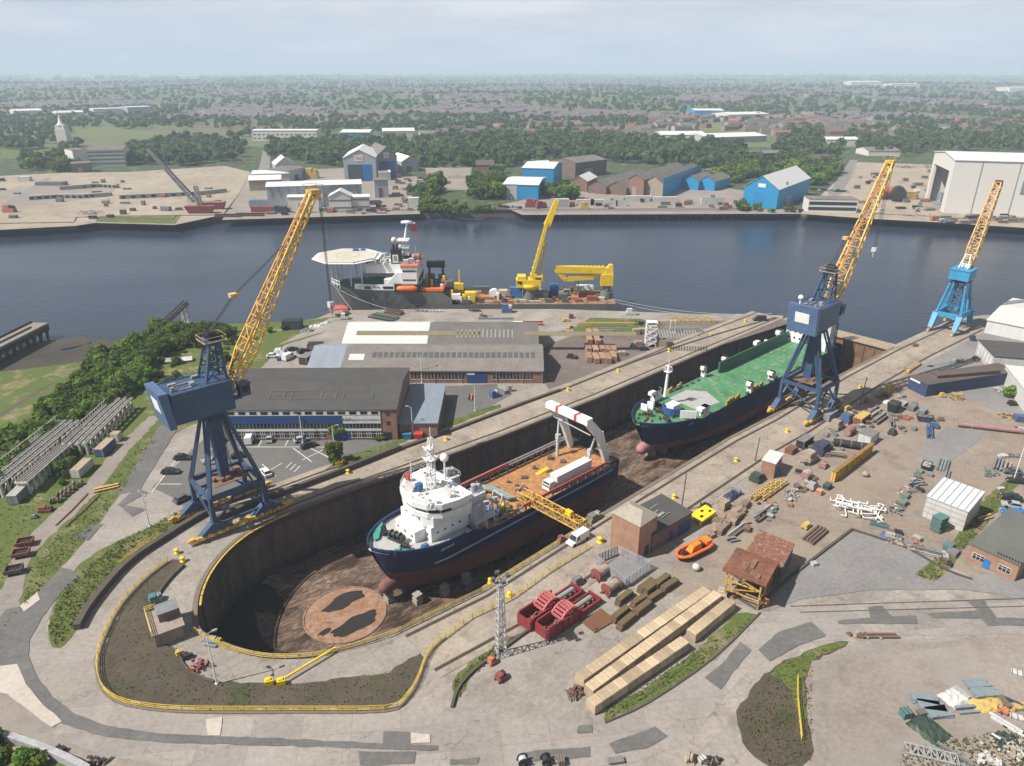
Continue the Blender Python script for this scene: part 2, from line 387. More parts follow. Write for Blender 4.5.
def dock_wall(pts, label, inward):
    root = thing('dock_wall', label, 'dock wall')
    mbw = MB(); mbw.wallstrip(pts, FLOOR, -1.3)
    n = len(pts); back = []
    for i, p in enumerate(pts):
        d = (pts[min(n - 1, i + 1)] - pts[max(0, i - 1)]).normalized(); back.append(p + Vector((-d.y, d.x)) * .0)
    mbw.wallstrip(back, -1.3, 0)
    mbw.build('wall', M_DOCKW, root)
    cp = MB(); cp.ribbon(pts, .9, -.5, .18); cp.build('coping', M_COPING, root)
    bt = MB(); acc = 0; nxt = 8
    for a_, b_ in zip(pts, pts[1:]):
        l = (b_ - a_).length; d = (b_ - a_).normalized()
        while acc + l > nxt:
            p = a_ + d * (nxt - acc); bt.box((p.x, p.y, (FLOOR - .6) / 2), (.55, .5, -FLOOR - .7), math.atan2(d.y, d.x)); nxt += 12.5
        acc += l
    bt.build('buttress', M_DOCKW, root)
    sk = MB(); sk.ribbon(pts, .5, -2.3, -1.9); sk.build('strake', M_RUSTY, root)
    return root
k1 = 6; k2 = len(rim_s) - 6
dock_wall(rim_s[:k1 + 1], 'long dark concrete dock wall on the far side of the two docked ships', 1)
dock_wall(rim_s[k1:k2 + 1], 'curved concrete dock wall closing the landward end of the dry dock', 1)
dock_wall(rim_s[k2:], 'near side dock wall below the yellow railing and crane rails', 1)
ga = Vector((rim_s[0].x, rim_s[0].y)); gb = rim_s[-1]
root = thing('dock_gate', 'brown steel caisson gate closing the dock from the river', 'dock gate')
mb = MB(); mb.ribbon([ga, gb], 6, -14, -.3); mb.build('gate_body', mat('gate_steel', (.20, .12, .075), .85, rust=.4, streak=.5, sc=.3), root)
mb = MB(); mb.ribbon([ga, gb], 7.4, -.3, .05); mb.build('gate_walkway', mat('gate_deck', (.33, .27, .19), .9, rust=.2), root)
mb = MB()
for k in range(12):
    p = ga.lerp(gb, (k + .5) / 12); dd = (gb - ga).normalized(); nn = Vector((dd.y, -dd.x))
    if nn.x > 0 and False: nn = -nn
    for sgn in (-1, 1): mb.box((p.x + nn.x * 3.1 * sgn, p.y + nn.y * 3.1 * sgn, -7), (.3, .4, 13), math.atan2(dd.y, dd.x))
mb.build('gate_rib', mat('gate_steel', (.2, .12, .075)), root)
m, t, b = base_mat('dock_floor_wet'); L = t.links
gp = nd(t, 'ShaderNodeNewGeometry'); v = gp.outputs['Position']
mp = nd(t, 'ShaderNodeMapping'); mp.inputs['Rotation'].default_value = (0, 0, -DK); mp.inputs['Scale'].default_value = (1, 1, 1); L.new(v, mp.inputs[0])
mp2 = nd(t, 'ShaderNodeMapping'); mp2.inputs['Scale'].default_value = (.6, 1.6, 1); L.new(mp.outputs[0], mp2.inputs[0])
a = noi(t, mp2.outputs[0], .16, 7, .68); f = noi(t, mp2.outputs[0], 1.1, 6, .75)
c = ramp(t, a, [(.40, (.04, .03, .022)), (.47, (.15, .095, .066)), (.59, (.25, .165, .12)), (.72, (.40, .30, .24))])
c = mixc(t, ramp(t, f, [(.42, (0, 0, 0)), (.55, (.9, .9, .9))]), c, (.06, .04, .03))
L.new(c, b.inputs['Base Color']); L.new(ramp(t, a, [(.42, (.25, .25, .25)), (.5, (.85, .85, .85))]), b.inputs['Roughness']); bump(t, b, f, .5, .2)
fl = MB(); fl.sheet([rim_s], FLOOR); structure('dock_floor', fl, m)
M_FLOOR = m
cc = P(345, 614, FLOOR);
m2 = ground_mat('floor_disc', (.23, .12, .07), (.38, .22, .14), sc=.35, stain=.8, stainc=(.06, .04, .03), tint=(.34, .24, .19))
mb = MB(); rr = 8.6
mb.sheet([[Vector((cc.x + rr * math.cos(2 * math.pi * k / 48), cc.y + rr * math.sin(2 * math.pi * k / 48))) for k in range(48)]], FLOOR + .06)
structure('dock_floor_slab', mb, m2)
mb = MB()
for k in range(48):
    a0, a1 = 2 * math.pi * k / 48, 2 * math.pi * (k + 1) / 48
    mb.beam((cc.x + rr * math.cos(a0), cc.y + rr * math.sin(a0), FLOOR + .1), (cc.x + rr * math.cos(a1), cc.y + rr * math.sin(a1), FLOOR + .1), .35, .2)
structure('dock_floor_kerb', mb, mat('slab_kerb', (.27, .18, .13), .9, var=.4, rust=.3))
m3, t, b = base_mat('puddle_and_shade'); b.inputs['Base Color'].default_value = (.035, .03, .026, 1); b.inputs['Roughness'].default_value = .08
def blob(cx, cy, rx, ry, rz, n=26, amp=.22, seed=0):
    out = []
    for k in range(n):
        a = 2 * math.pi * k / n; r_ = 1 + amp * (noise.noise(Vector((math.cos(a) * 1.7, math.sin(a) * 1.7, seed * 3.1))) * 2)
        x, y = rx * r_ * math.cos(a), ry * r_ * math.sin(a)
        out.append(Vector((cx + x * math.cos(rz) - y * math.sin(rz), cy + x * math.sin(rz) + y * math.cos(rz))))
    return out
mb = MB()
for i, (u, v_, rx, ry) in enumerate([(346, 600, 5.2, 1.9), (355, 624, 5.6, 2.0), (325, 632, 1.6, .7), (300, 560, 4, 1.5), (268, 600, 3, 6)]):
    p = P(u, v_, FLOOR); mb.sheet([blob(p.x, p.y, rx, ry, DK, seed=i)], FLOOR + .09)
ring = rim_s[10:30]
mb.sheet([ring + [v.xy for v in smoothline(px([(300, 655), (262, 640), (258, 590), (290, 560), (345, 535)], FLOOR), 4)]], FLOOR + .03)  # wet floor plus painted shade, dark sheet over the end wall's cast shadow
structure('puddle_water_and_shade', mb, m3)
_lay = {}
def lay(name, pts, m, level=1, smooth=0):
    p = px(pts)
    if smooth: p = smoothline(p + [p[0]], smooth)[:-1]
    jit = .55 if m in (G_GRASS, G_SCRUB, G_TRACK) else .22
    if max(abs(q.y) for q in p) < 400:
        o = []
        for a, b in zip(p, p[1:] + p[:1]):
            n = max(1, min(60, int((b - a).length / 1.3)))
            for k in range(n):
                q = a.lerp(b, k / n); e = jit * (1 if n > 1 else .3); o.append(q + Vector((noise.noise(q * .7) + .6 * noise.noise(q * 2.3), noise.noise(q * .7 + Vector((9, 3, 5))) + .6 * noise.noise(q * 2.3 + Vector((1, 7, 2))), 0)) * e)
        p = o
    _lay[level] = _lay.get(level, 0) + 1
    mb = MB(); mb.sheet([[Vector((q.x, q.y)) for q in p]], .03 * level + .0015 * _lay[level]); return structure(name, mb, m)
lay('bank_grass_ground', [(-200, 560)] + QUAY[1:10] + [(318, 319), (338, 316), (352, 318), (320, 334), (285, 345), (256, 372), (248, 388), (225, 410), (195, 424), (160, 440), (130, 480), (95, 530), (60, 570), (30, 607), (5, 640), (-60, 700), (-300, 700)], G_GRASS)
lay('track', [(150, 416), (158, 420), (128, 452), (100, 490), (60, 528), (30, 560), (20, 605), (0, 640), (-40, 660), (-60, 630), (0, 592), (12, 560), (45, 520), (85, 485), (110, 455), (132, 432)], G_TRACK, 2, 2)
lay('verge', [(-80, 690), (0, 650), (8, 690), (40, 733), (110, 757), (200, 772), (200, 800), (-80, 800)], G_DIRT, 2)
lay('verge_grass', [(-60, 745), (0, 742), (40, 757), (80, 770), (70, 800), (-60, 800)], G_GRASS, 3)
lay('median_grass', [(182, 510), (150, 527), (117, 542), (82, 562), (64, 588), (54, 606), (48, 628), (50, 643), (56, 648), (64, 645), (78, 628), (94, 604), (108, 584), (122, 566), (140, 551), (160, 537), (185, 522), (207, 511), (200, 506)], G_GRASS, 2, 2)
lay('scrub_hollow', [(170, 560), (150, 576), (126, 601), (110, 630), (100, 658), (103, 684), (118, 699), (150, 706), (200, 709), (300, 709), (384, 708), (404, 698), (416, 680), (423, 662), (431, 648), (416, 655), (390, 672), (300, 684), (215, 682), (190, 670), (176, 650), (152, 636), (152, 602), (168, 580), (186, 562)], G_SCRUB, 2)
lay('mast_grass', [(452, 708), (455, 680), (478, 653), (500, 639), (521, 626), (526, 632), (492, 655), (472, 676), (459, 697)], G_GRASS, 2)
lay('verge_grass', [(604, 722), (650, 701), (715, 656), (758, 614), (737, 612), (692, 654), (642, 690), (606, 708)], G_GRASS, 2)
lay('grey_lot_pavement', [(768, 612), (790, 580), (852, 531), (905, 548), (985, 592), (1040, 604), (1120, 600), (1120, 594), (1030, 596), (960, 590), (870, 590), (800, 600)], G_LOT, 2)
lay('grey_lot_pavement', [(760, 612), (778, 588), (852, 531), (900, 546), (945, 570), (972, 580), (1030, 560), (1100, 560), (1100, 600), (1030, 597), (960, 590), (870, 590), (800, 600)], G_LOT, 3)
lay('dirt_lot_ground', [(806, 664), (830, 650), (870, 641), (1024, 637), (1120, 640), (1120, 900), (815, 900), (812, 740), (807, 700)], G_DIRT, 2, 2)
lay('lot_track', [(814, 690), (822, 668), (840, 654), (870, 645), (960, 641), (960, 646), (872, 655), (848, 664), (832, 682), (826, 715), (828, 760), (818, 760)], G_TRACK, 3, 2)
lay('triangle_scrub', [(736, 712), (750, 690), (785, 660), (840, 641), (846, 647), (812, 662), (806, 690), (808, 720), (812, 760), (770, 768), (742, 742)], G_SCRUB, 3, 2)
lay('verge_grass', [(770, 675), (790, 659), (840, 642), (845, 646), (810, 662), (803, 700), (808, 715), (800, 725), (790, 690)], G_GRASS, 4, 2)
lay('car_park_pavement', [(152, 488), (190, 452), (210, 434), (240, 432), (420, 434), (452, 424), (400, 446), (345, 463), (270, 492), (215, 506), (184, 508), (178, 500)], G_PARK, 2)
lay('yard_pavement', [(546, 386), (540, 350), (560, 340), (612, 322), (800, 320), (700, 352), (600, 392), (566, 405)], G_DARKYARD, 2)
lay('yard_pavement', [(400, 436), (428, 387), (500, 384), (512, 394), (480, 412), (440, 428)], G_PARK, 3)
lay('yard_ground', [(655, 590), (700, 535), (790, 445), (850, 405), (905, 372), (960, 345), (1100, 340), (1100, 560), (1030, 558), (975, 578), (900, 544), (852, 529), (790, 575), (760, 608), (715, 600)], G_YARD, 1)
lay('yard_pavement', [(905, 345), (975, 318), (1100, 316), (1100, 440), (1010, 415), (960, 398), (925, 385)], G_LOT, 2)
lay('yard_grass', [(915, 575), (950, 545), (985, 498), (1015, 474), (1020, 482), (990, 520), (965, 548), (950, 570), (935, 582)], G_GRASS, 3)
lay('yard_patch', [(915, 458), (945, 428), (985, 430), (960, 455), (930, 470)], G_LOT, 2, 2)
lay('quay_grass', [(572, 330), (590, 318), (640, 319), (662, 324), (655, 333), (610, 336), (585, 340)], G_GRASS, 4)
lay('quay_patch', [(278, 345), (330, 318), (540, 314), (548, 352), (545, 384), (545, 345), (330, 330)], G_CONC, 1)
lay('loop_road', [(190, 428), (130, 480), (95, 530), (60, 570), (30, 607), (5, 640), (-40, 680), (0, 700), (40, 733), (110, 757), (200, 770), (512, 782), (600, 775), (690, 742), (722, 700), (748, 672), (792, 645), (850, 637), (1024, 634), (1120, 634), (1120, 602), (1024, 604), (880, 600), (800, 612), (760, 618), (717, 660), (652, 705), (604, 725), (500, 714), (430, 712), (300, 716), (200, 716), (118, 706), (97, 688), (94, 660), (104, 630), (66, 650), (50, 648), (45, 628), (59, 588), (116, 542), (181, 510), (215, 470), (225, 430)], G_ROAD, 1)
strips = [[(160, 425), (178, 428), (140, 490), (118, 495)], [(118, 505), (136, 488), (149, 493), (125, 505), (146, 510), (132, 517)],
    [(73, 540), (90, 526), (104, 524), (88, 541)], [(38, 592), (62, 568), (72, 570), (80, 578), (62, 592), (42, 618), (30, 640), (26, 672), (-10, 690), (-30, 650), (6, 610), (24, 606)],
    [(20, 660), (28, 655), (36, 676), (52, 697), (75, 714), (105, 726), (160, 734), (300, 740), (438, 746), (438, 751), (300, 747), (160, 743), (98, 736), (62, 724), (36, 706), (22, 684)],
    [(383, 731), (411, 733), (411, 746), (383, 744)], [(358, 752), (416, 752), (414, 764), (360, 766)], [(450, 760), (480, 758), (478, 764), (450, 766)],
    [(525, 752), (590, 747), (590, 758), (525, 762)], [(609, 744), (655, 727), (668, 737), (645, 749), (615, 754)], [(578, 726), (592, 725), (592, 733), (577, 734)],
    [(704, 678), (722, 664), (740, 642), (752, 650), (734, 672), (720, 690)], [(758, 650), (780, 632), (812, 622), (826, 636), (800, 645), (770, 662)],
    [(838, 621), (870, 618), (868, 608), (882, 606), (892, 617), (916, 616), (918, 624), (838, 624)], [(926, 614), (978, 611), (966, 601), (984, 600), (996, 618), (1060, 620), (1060, 626), (988, 626), (980, 619), (932, 618)]]
for s_ in strips: lay('asphalt_strip_road', s_, G_ASPH, 4)
G_PALE = ground_mat('pale_patch', (.42, .37, .32), (.50, .45, .40), stain=.2, sc=.1)
for s_ in [[(-10, 668), (18, 664), (24, 680), (40, 702), (62, 722), (52, 728), (30, 712), (8, 695), (-10, 690)], [(206, 720), (222, 718), (220, 736), (208, 736)],
           [(410, 733), (430, 735), (430, 743), (411, 744)], [(20, 606), (38, 592), (40, 600), (24, 612)]]: lay('pale_patch_road', s_, G_PALE, 5)
jt = MB()
def joint(a, b, w=.12, z=.2):
    jt.beam(P(*a, z * .0 + .17), P(*b, .17), w, .02)
for a_, b_ in [((800, 612), (1024, 606)), ((790, 606), (1030, 598)), ((640, 700), (700, 655))]: joint(a_, b_)
structure('road_joint', jt, mat('joint_tar', (.09, .08, .07), .9))
M_RAIL = mat('rail_steel', (.075, .055, .045), .6)
def offset(pts, d):
    out = []
    for i, p in enumerate(pts):
        t_ = (pts[min(len(pts) - 1, i + 1)] - pts[max(0, i - 1)]).normalized(); out.append(p + Vector((t_.y, -t_.x)) * d)
    return out
inset_ = offset
far_line = [v.xy for v in px([(783, 319), (700, 353.5), (600, 396.5), (500, 436), (400, 472), (340, 492.5), (272, 519)])]
near_line = [v.xy for v in px([(400, 629.5), (480, 590.5), (600, 516), (730, 438), (771, 417), (842, 374.5), (894, 347.5), (950, 322)])]
for ln, offs, sg in ((far_line, (2.2, 11.5), 1), (near_line, (2.2, 12.0), 1)):
    ap = MB(); ap.ribbon(offset(ln, sg * 7.2), 13.4, .004, .085); structure('apron_pavement', ap, G_APRON)
    for o_ in offs:
        rb = MB(); rb.ribbon(offset(ln, o_), .75, .09, .10); rb.ribbon(offset(ln, o_), .14, .1, .16); structure('crane_track', rb, M_RAIL)
ey = MB(); ey.ribbon(inset_([Vector((v[0], v[1])) for v in rim_s[8:30]], -.9), .4, .05, .2); structure('edge_line_markings', ey, mat('edge_yellow', (.5, .36, .06), .8, rust=.2))
end_line = [v.xy for v in smoothline(px([(272, 519), (235, 533), (205, 553), (188, 577), (182, 600), (186, 618)]), 4)]
mk = MB()
for a_, b_ in [((205, 449), (228, 449)), ((200, 460), (222, 460)), ((160, 484), (182, 484)), ((152, 492), (178, 458)), ((262, 440), (258, 447)), ((285, 446), (290, 437)), ((240, 447), (330, 447)), ((293, 448), (312, 462)), ((306, 446), (330, 458)), ((302, 460), (325, 449)), ((270, 470), (282, 463)), ((276, 476), (262, 464)), ((286, 468), (292, 462)), ((290, 470), (296, 464)), ((294, 472), (300, 466))]:
    mk.beam(P(*a_, .12), P(*b_, .12), .22, .02)
structure('parking_line_markings', mk, mat('road_paint', (.62, .6, .57), .8))
# ================================================================ dock cranes
M_BLUE = mat('crane_navy', (.036, .078, .155), .5, rust=.14, sc=.35, streak=.25)
M_BLUE2 = mat('crane_navy_light', (.08, .14, .26), .5, sc=.3, rust=.06, streak=.2)
M_SKYB = mat('crane_sky_blue', (.04, .28, .50), .5, sc=.35, rust=.1, streak=.2)
M_YEL = mat('crane_yellow', (.68, .42, .08), .55, rust=.24, sc=.5, rustcol=(.28, .12, .03))
M_YELP = mat('jib_pale_yellow', (.60, .42, .20), .55, rust=.3, sc=.5, rustcol=(.33, .15, .05))
M_YBRIGHT = mat('bright_yellow', (.75, .52, .02), .5, var=.15, rust=.05)
M_BLACK = mat('sheave_black', (.022, .022, .026), .5)
M_WHITE = mat('white_paint', (.74, .74, .72), .5, var=.07, streak=.12)
M_ROPE = mat('wire_rope', (.05, .05, .055), .6)
M_GLASS = mat('dark_glass', (.02, .028, .035), .08, var=.1, spec=.8)
M_DIRTY = mat('dirty_plate', (.20, .13, .09), .85, rust=.35, sc=.8)
def crane(name, label, loc, rz):
    c = thing(name, label, 'crane', loc, rz, 'tall dock cranes with yellow lattice jibs')
    FX, FY, FZ = 5.8, 4.6, 9.0
    YS = {-1: -6.5, 1: 4.7}
    for sx in (-1, 1):
        for sy in (-1, 1):
            leg = MB(); x, y = sx * FX, YS[sy]
            leg.beam((x, y, 2.4), (x, y, FZ + .4), .95, .95, .8, .8)
            leg.beam((x, y, FZ), (sx * 1.8, sy * 1.8, 25.2), .75, .75, .55, .55)
            leg.beam((x * .98, y * .9, FZ), (sx * 2.2, sy * .6, 25.2), .5, .5)
            leg.build('leg', M_BLUE, c)
            ft = MB()   # triangular equaliser
            ft.add([(x - 3.8, y - .75, 1.25), (x + 3.8, y - .75, 1.25), (x + .8, y - .75, 3.5), (x - .8, y - .75, 3.5), (x - 3.8, y + .75, 1.25), (x + 3.8, y + .75, 1.25), (x + .8, y + .75, 3.5), (x - .8, y + .75, 3.5)],
                   [(0, 1, 2, 3), (7, 6, 5, 4), (0, 4, 5, 1), (1, 5, 6, 2), (2, 6, 7, 3), (3, 7, 4, 0)])
            ft.build('foot', M_BLUE, c)
            bo = MB()
            for k in (-2, -1, 0, 1, 2):
                bo.box((x + k * 1.9, y, .8), (1.5, .95, .8)); bo.box((x + k * 1.9 + .3, y + sy * .7, 1.15), (.8, .7, .8), .2 * k); bo.box((x + k * 1.9 - .4, y - sy * .6, .9), (.5, .5, .6))
                bo.tube((x + k * 1.9 - .4, y - .3, .45), (x + k * 1.9 - .4, y + .3, .45), .42, n=8)
            for e in (-1, 1): bo.box((x + e * 5.2, y, .95), (.9, .9, 1)); bo.tube((x + e * 5.6, y, 1), (x + e * 6.2, y, 1), .32)
            bo.build('bogie', M_YEL, c)
    fr = MB()
    for s in (-1, 1):
        y = YS[s]; fr.beam((-FX, y, FZ), (FX, y, FZ), .8, 1.1); fr.beam((s * FX, YS[-1], FZ), (s * FX, YS[1], FZ), .7, .9)
        fr.beam((-FX, y, 2.8), (0, y, FZ - .3), .4); fr.beam((FX, y, 2.8), (0, y, FZ - .3), .4)
        fr.beam((-FX, y, 2.6), (FX, y, 2.6), .4, .5)
        fr.beam((s * FX, YS[-1], 3), (s * FX, YS[1], FZ - .4), .35)
    fr.beam((-FX, 0, FZ), (FX, 0, FZ), .5, .6); fr.build('portal_frame', M_BLUE, c)
    pl = MB(); pl.bz(-3.6, 4.2, -3.2, 3.2, FZ + .35, FZ + .5)
    for k in range(5): pl.box((-2.6 + k * 1.4, rnd.uniform(-2, 2), FZ + .9), (.9, rnd.uniform(.6, 1.2), .8), rnd.random())
    pl.build('platform', M_DIRTY, c)
    col = MB(); col.beam((0, 0, FZ - .6), (0, 0, 25.4), 2.1, 1.9, 2.4, 2.4); col.build('column', M_BLUE, c)
    ld = MB(); ld.lattice((2.1, 1.9, FZ + .5), (1.2, 1.2, 21.5), .9, .9, .9, .9, 8, .09); ld.build('ladder', M_BLUE, c)
    sl = MB(); sl.lathe([(0, 24.4), (2.7, 24.4), (2.9, 25.0), (2.9, 25.7), (3.4, 25.8), (3.6, 26.5), (0, 26.5)], n=20); sl.build('slewing_ring', mat('slew_dark', (.025, .045, .09), .6), c)
    h = MB(); h.bz(-8.6, 3.7, -4, 4, 26.5, 33)
    h.bz(-8.6, 3.75, -4.15, -4.0, 32.7, 33.15); h.bz(-8.6, 3.75, 4.0, 4.15, 32.7, 33.15); h.bz(3.7, 3.85, -4.15, 4.15, 32.7, 33.15)
    hb = h.build('machinery_house', M_BLUE, c)
    tl = MB(); tl.hexa([(-9.9, -4.2, 25.9), (-8.55, -4.2, 25.9), (-8.55, 4.2, 25.9), (-9.9, 4.2, 25.9), (-10.9, -4.2, 33.9), (-9.1, -4.2, 33.9), (-9.1, 4.2, 33.9), (-10.9, 4.2, 33.9)])
    tb = tl.build('counterweight', M_BLUE2, c)
    sg = MB(); sg.hexa([(-10.36, -2.0, 29.0), (-10.30, -2.0, 29.0), (-10.30, 2.0, 29.0), (-10.36, 2.0, 29.0), (-10.72, -2.0, 31.9), (-10.62, -2.0, 31.9), (-10.62, 2.0, 31.9), (-10.72, 2.0, 31.9)])
    sg.build('sign_panel', M_WHITE, tb)
    rf = MB()
    for (x, y, a, b_, z) in ((-6.5, 1.5, 1.6, .8, .4), (-5, -2.4, 2.4, .3, .3), (-3.4, -1.4, 1.0, 1.0, .8), (-7.4, -1.8, .7, .7, .9), (-1.5, 2.3, 1.5, .8, .6), (-4.5, .6, 4.5, .25, .25)):
        rf.bz(x - a / 2, x + a / 2, y - b_ / 2, y + b_ / 2, 33, 33 + z)
    rf.build('roof_gear', mat('roof_gear', (.30, .30, .32), .6, rust=.2), hb)
    ha = MB()
    for y in (-3.9, 3.9):
        for k in range(9): ha.beam((-8.2 + k * 1.4, y, 33), (-8.2 + k * 1.4, y, 34.1), .06)
        ha.beam((-8.2, y, 34.1), (3, y, 34.1), .06); ha.beam((-8.2, y, 33.6), (3, y, 33.6), .05)
    ha.build('handrail', M_BLUE2, hb)
    af = MB()
    T = [(1.5, -1.2), (3.6, -1.2), (3.6, 1.2), (1.5, 1.2)]; B = [(-.8, -2.2), (3.4, -2.2), (3.4, 2.2), (-.8, 2.2)]
    for (tx, ty), (bx, by) in zip(T, B): af.beam((bx, by, 33), (tx, ty, 41), .5, .5)
    for z in (35.5, 38.2):
        k = (z - 33) / 8; q = [(b[0] + (t_[0] - b[0]) * k, b[1] + (t_[1] - b[1]) * k, z) for t_, b in zip(T, B)]
        for i in range(4): af.beam(q[i], q[(i + 1) % 4], .28)
    for i in range(4):
        j = (i + 1) % 4; af.beam((*B[i], 33), (*[(B[j][e] + (T[j][e] - B[j][e]) * .5) for e in (0, 1)], 37), .22); af.beam((*[(B[i][e] + (T[i][e] - B[i][e]) * .5) for e in (0, 1)], 37), (*T[j], 41), .22)
    af.bz(.6, 4.4, -1.9, 1.9, 41, 41.4); af.build('a_frame', M_BLUE, c)
    sv = MB()
    for y in (-.9, -.3, .3, .9): sv.tube((2.2, y - .16, 42.2), (2.2, y + .16, 42.2), .95, n=14); sv.tube((3.6, y - .16, 41.9), (3.6, y + .16, 41.9), .6, n=12)
    sv.build('sheave', M_BLACK, c)
    ap = MB()
    for a, b_ in (((.2, -2.2), (4.8, -2.2)), ((.2, 2.2), (4.8, 2.2)), ((.2, -2.2), (.2, 2.2)), ((4.8, -2.2), (4.8, 2.2))):
        ap.beam((*a, 42.3), (*b_, 42.3), .07); ap.beam((*a, 41.3), (*b_, 41.3), .12)
        ap.beam((*a, 41.3), (*a, 42.3), .07)
    ap.build('sheave_platform', M_YELP, c)
    cb = MB(); cb.bz(5.2, 7.4, -3.9, -1.9, 28.6, 31.2); cb.bz(5.0, 7.6, -4.1, -1.7, 31.2, 31.4); cab = cb.build('cab', M_BLUE, c)
    cg = MB(); cg.bz(7.4, 7.45, -3.7, -2.1, 29.2, 30.9); cg.bz(5.6, 7.2, -3.95, -3.9, 29.4, 30.9); cg.build('window', M_GLASS, cab)
    br = MB(); br.bz(3.7, 5.6, -3.6, -2.2, 28.2, 28.6); br.build('cab_bracket', M_BLUE, c)
    j = MB(); p0 = Vector((4.3, 0, 29.2)); p1 = Vector((28.6, 0, 68)); pm = p0.lerp(p1, .2)
    j.lattice(p0, pm, 2.8, 1.0, 4.0, 2.8, 4, .34, .2); j.lattice(pm, p1, 4.0, 2.8, 1.9, 1.2, 14, .34, .19)
    jb = j.build('jib', M_YEL, c)
    hd = MB(); hd.box((28.9, 0, 68.4), (2.2, 2.4, .9), 0, 0)
    for y in (-.7, 0, .7): hd.tube((29.6, y - .12, 67.9), (29.6, y + .12, 67.9), .8, n=12)
    for a, b_ in (((27.4, -1.5), (30.6, -1.5)), ((27.4, 1.5), (30.6, 1.5)), ((30.6, -1.5), (30.6, 1.5))): hd.beam((*a, 69.9), (*b_, 69.9), .09); hd.beam((*a, 68.9), (*a, 69.9), .09); hd.beam((*b_, 68.9), (*b_, 69.9), .09)
    hd.build('jib_head', M_YEL, jb)
    wk = MB(); ax = (p1 - p0).normalized()
    wk.beam(p0 + Vector((-1.3, .4, .8)), p1 + Vector((-.6, .4, .5)), .7, .08); wk.build('jib_walkway', mat('jib_rust', (.30, .13, .05), .8, rust=.3), jb)
    rp = MB(); blk = Vector((8.5, 0, 49.5)); anc = p0.lerp(p1, .72) + Vector((-1.2, 0, .8))
    for y in (-.5, -.2, .2, .5): rp.tube((2.2, y, 42.9), blk + Vector((0, y, 0)), .07, n=4)
    for y in (-.3, .3): rp.tube(blk + Vector((0, y, 0)), anc + Vector((0, y, 0)), .09, n=4)
    hook = Vector((30.3, 0, 42))
    for y in (-.5, -.2, .2, .5): rp.tube((30.3, y, 67.7), hook + Vector((0, y * .8, 1.4)), .05, n=4)
    rp.build('wire_rope', M_ROPE, c)
    lb = MB(); lb.box(blk, (1.7, 1.5, .8), 0, 0); lb.build('luffing_block', M_YELP, c)
    hk = MB(); hk.box(hook + Vector((0, 0, .9)), (1.2, 1.3, 1.3)); hk.lathe([(.02, -1.6), (.28, -1.2), (.3, -.2), (.5, .3), (.02, .5)], hook, 8); hk.build('hook_block', mat('hook_white', (.55, .55, .52), .6, rust=.2), c)
    return c
CR1 = Vector((-63.94, 136.53, .12)); CR2 = Vector((86.8, 191.8, .12))
cr = crane('dock_crane', 'navy blue dock crane at the curved dock end beside the car park', CR1, DK)
crb = dup(cr, CR2, DK, 'navy blue dock crane between the green decked ship and the cluttered scrap yard')
mb = MB(); mb.tube((-9.3, 1.8, 33.9), (-9.3, 1.8, 35), .25); mb.ball((-9.3, 1.8, 35.6), .75); mb.build('roof_dome', M_WHITE, crb)
c = thing('dock_crane', 'light blue dock crane at the river corner beside the white riverside sheds', 'crane', (171.46, 264.2, .1), DK, 'tall dock cranes with yellow lattice jibs')
FX, FY = 9.0, 4.2
TX, TY = 2.7, 2.4
for sx in (-1, 1):
    for sy in (-1, 1):
        leg = MB(); leg.beam((sx * FX, sy * FY, 1.0), (sx * (FX - 3.2), sy * FY, 6.6), 1.5, 1.6, 2.0, 1.6); leg.beam((sx * (FX - 3.2), sy * FY, 6.2), (sx * TX, sy * TY, 19.4), .75, .75, .6, .6)
        leg.beam((sx * 1.2, sy * FY, 6.6), (sx * TX * .9, sy * TY, 19.4), .4, .4); leg.build('leg', M_SKYB, c)
        bo = MB()
        for k in (-1, 0, 1): bo.box((sx * FX + k * 1.3, sy * FY, .6), (1.2, .8, .9))
        bo.build('bogie', M_YEL, c)
fr = MB()
for s in (-1, 1):
    fr.beam((-FX + 2.4, s * FY, 6.4), (FX - 2.4, s * FY, 6.4), 1.2, 1.7); fr.beam((s * (FX - 3), -FY, 6.4), (s * (FX - 3), FY, 6.4), 1.2, 1.6)
fr.build('portal_frame', M_SKYB, c)
tw = MB(); tw.lattice((0, 0, 7), (0, 0, 19), 3.2, 3.2, 2.4, 2.4, 5, .3, .2); tw.build('tower', mat('tower_blue_dark', (.03, .15, .28), .5), c)
sl = MB(); sl.lathe([(0, 18.8), (3.4, 18.8), (3.4, 19.8), (0, 19.8)], n=18); sl.build('slewing_ring', M_BLACK, c)
h = MB(); h.bz(-4.6, 3.4, -3.4, 3.4, 19.9, 23.6); h.bz(-4.8, 3.6, -3.6, 3.6, 23.6, 23.9); h.build('machinery_house', M_SKYB, c)
j = MB(); p0 = Vector((2.4, 0, 24)); p1 = Vector((11.6, -.8, 54.3)); pm = p0.lerp(p1, .22)
j.lattice(p0, pm, 3, 1.2, 3.6, 2.6, 4, .42, .24); j.lattice(pm, p1, 3.6, 2.6, 2.2, 1.6, 12, .42, .24); jb = j.build('jib', mat('jib_pale_orange', (.62, .40, .17), .6, rust=.25, sc=.4, rustcol=(.30, .15, .07)), c)
hd = MB(); hd.box((11.8, -.8, 54.7), (2.0, 2.3, .9)); hd.tube((12.3, -1.4, 54.2), (12.3, -.2, 54.2), .8, n=12); hd.build('jib_head', M_RUSTY, jb)
hb = MB(); hb.bz(.6, 2.6, -1.5, 1.5, 24, 25.2); hb.beam((-2, -1.5, 24), (.5, -.8, 29), .35); hb.beam((-2, 1.5, 24), (.5, .8, 29), .35); hb.beam((.5, -.8, 29), (.5, .8, 29), .35); hb.build('a_frame', M_WHITE, c)
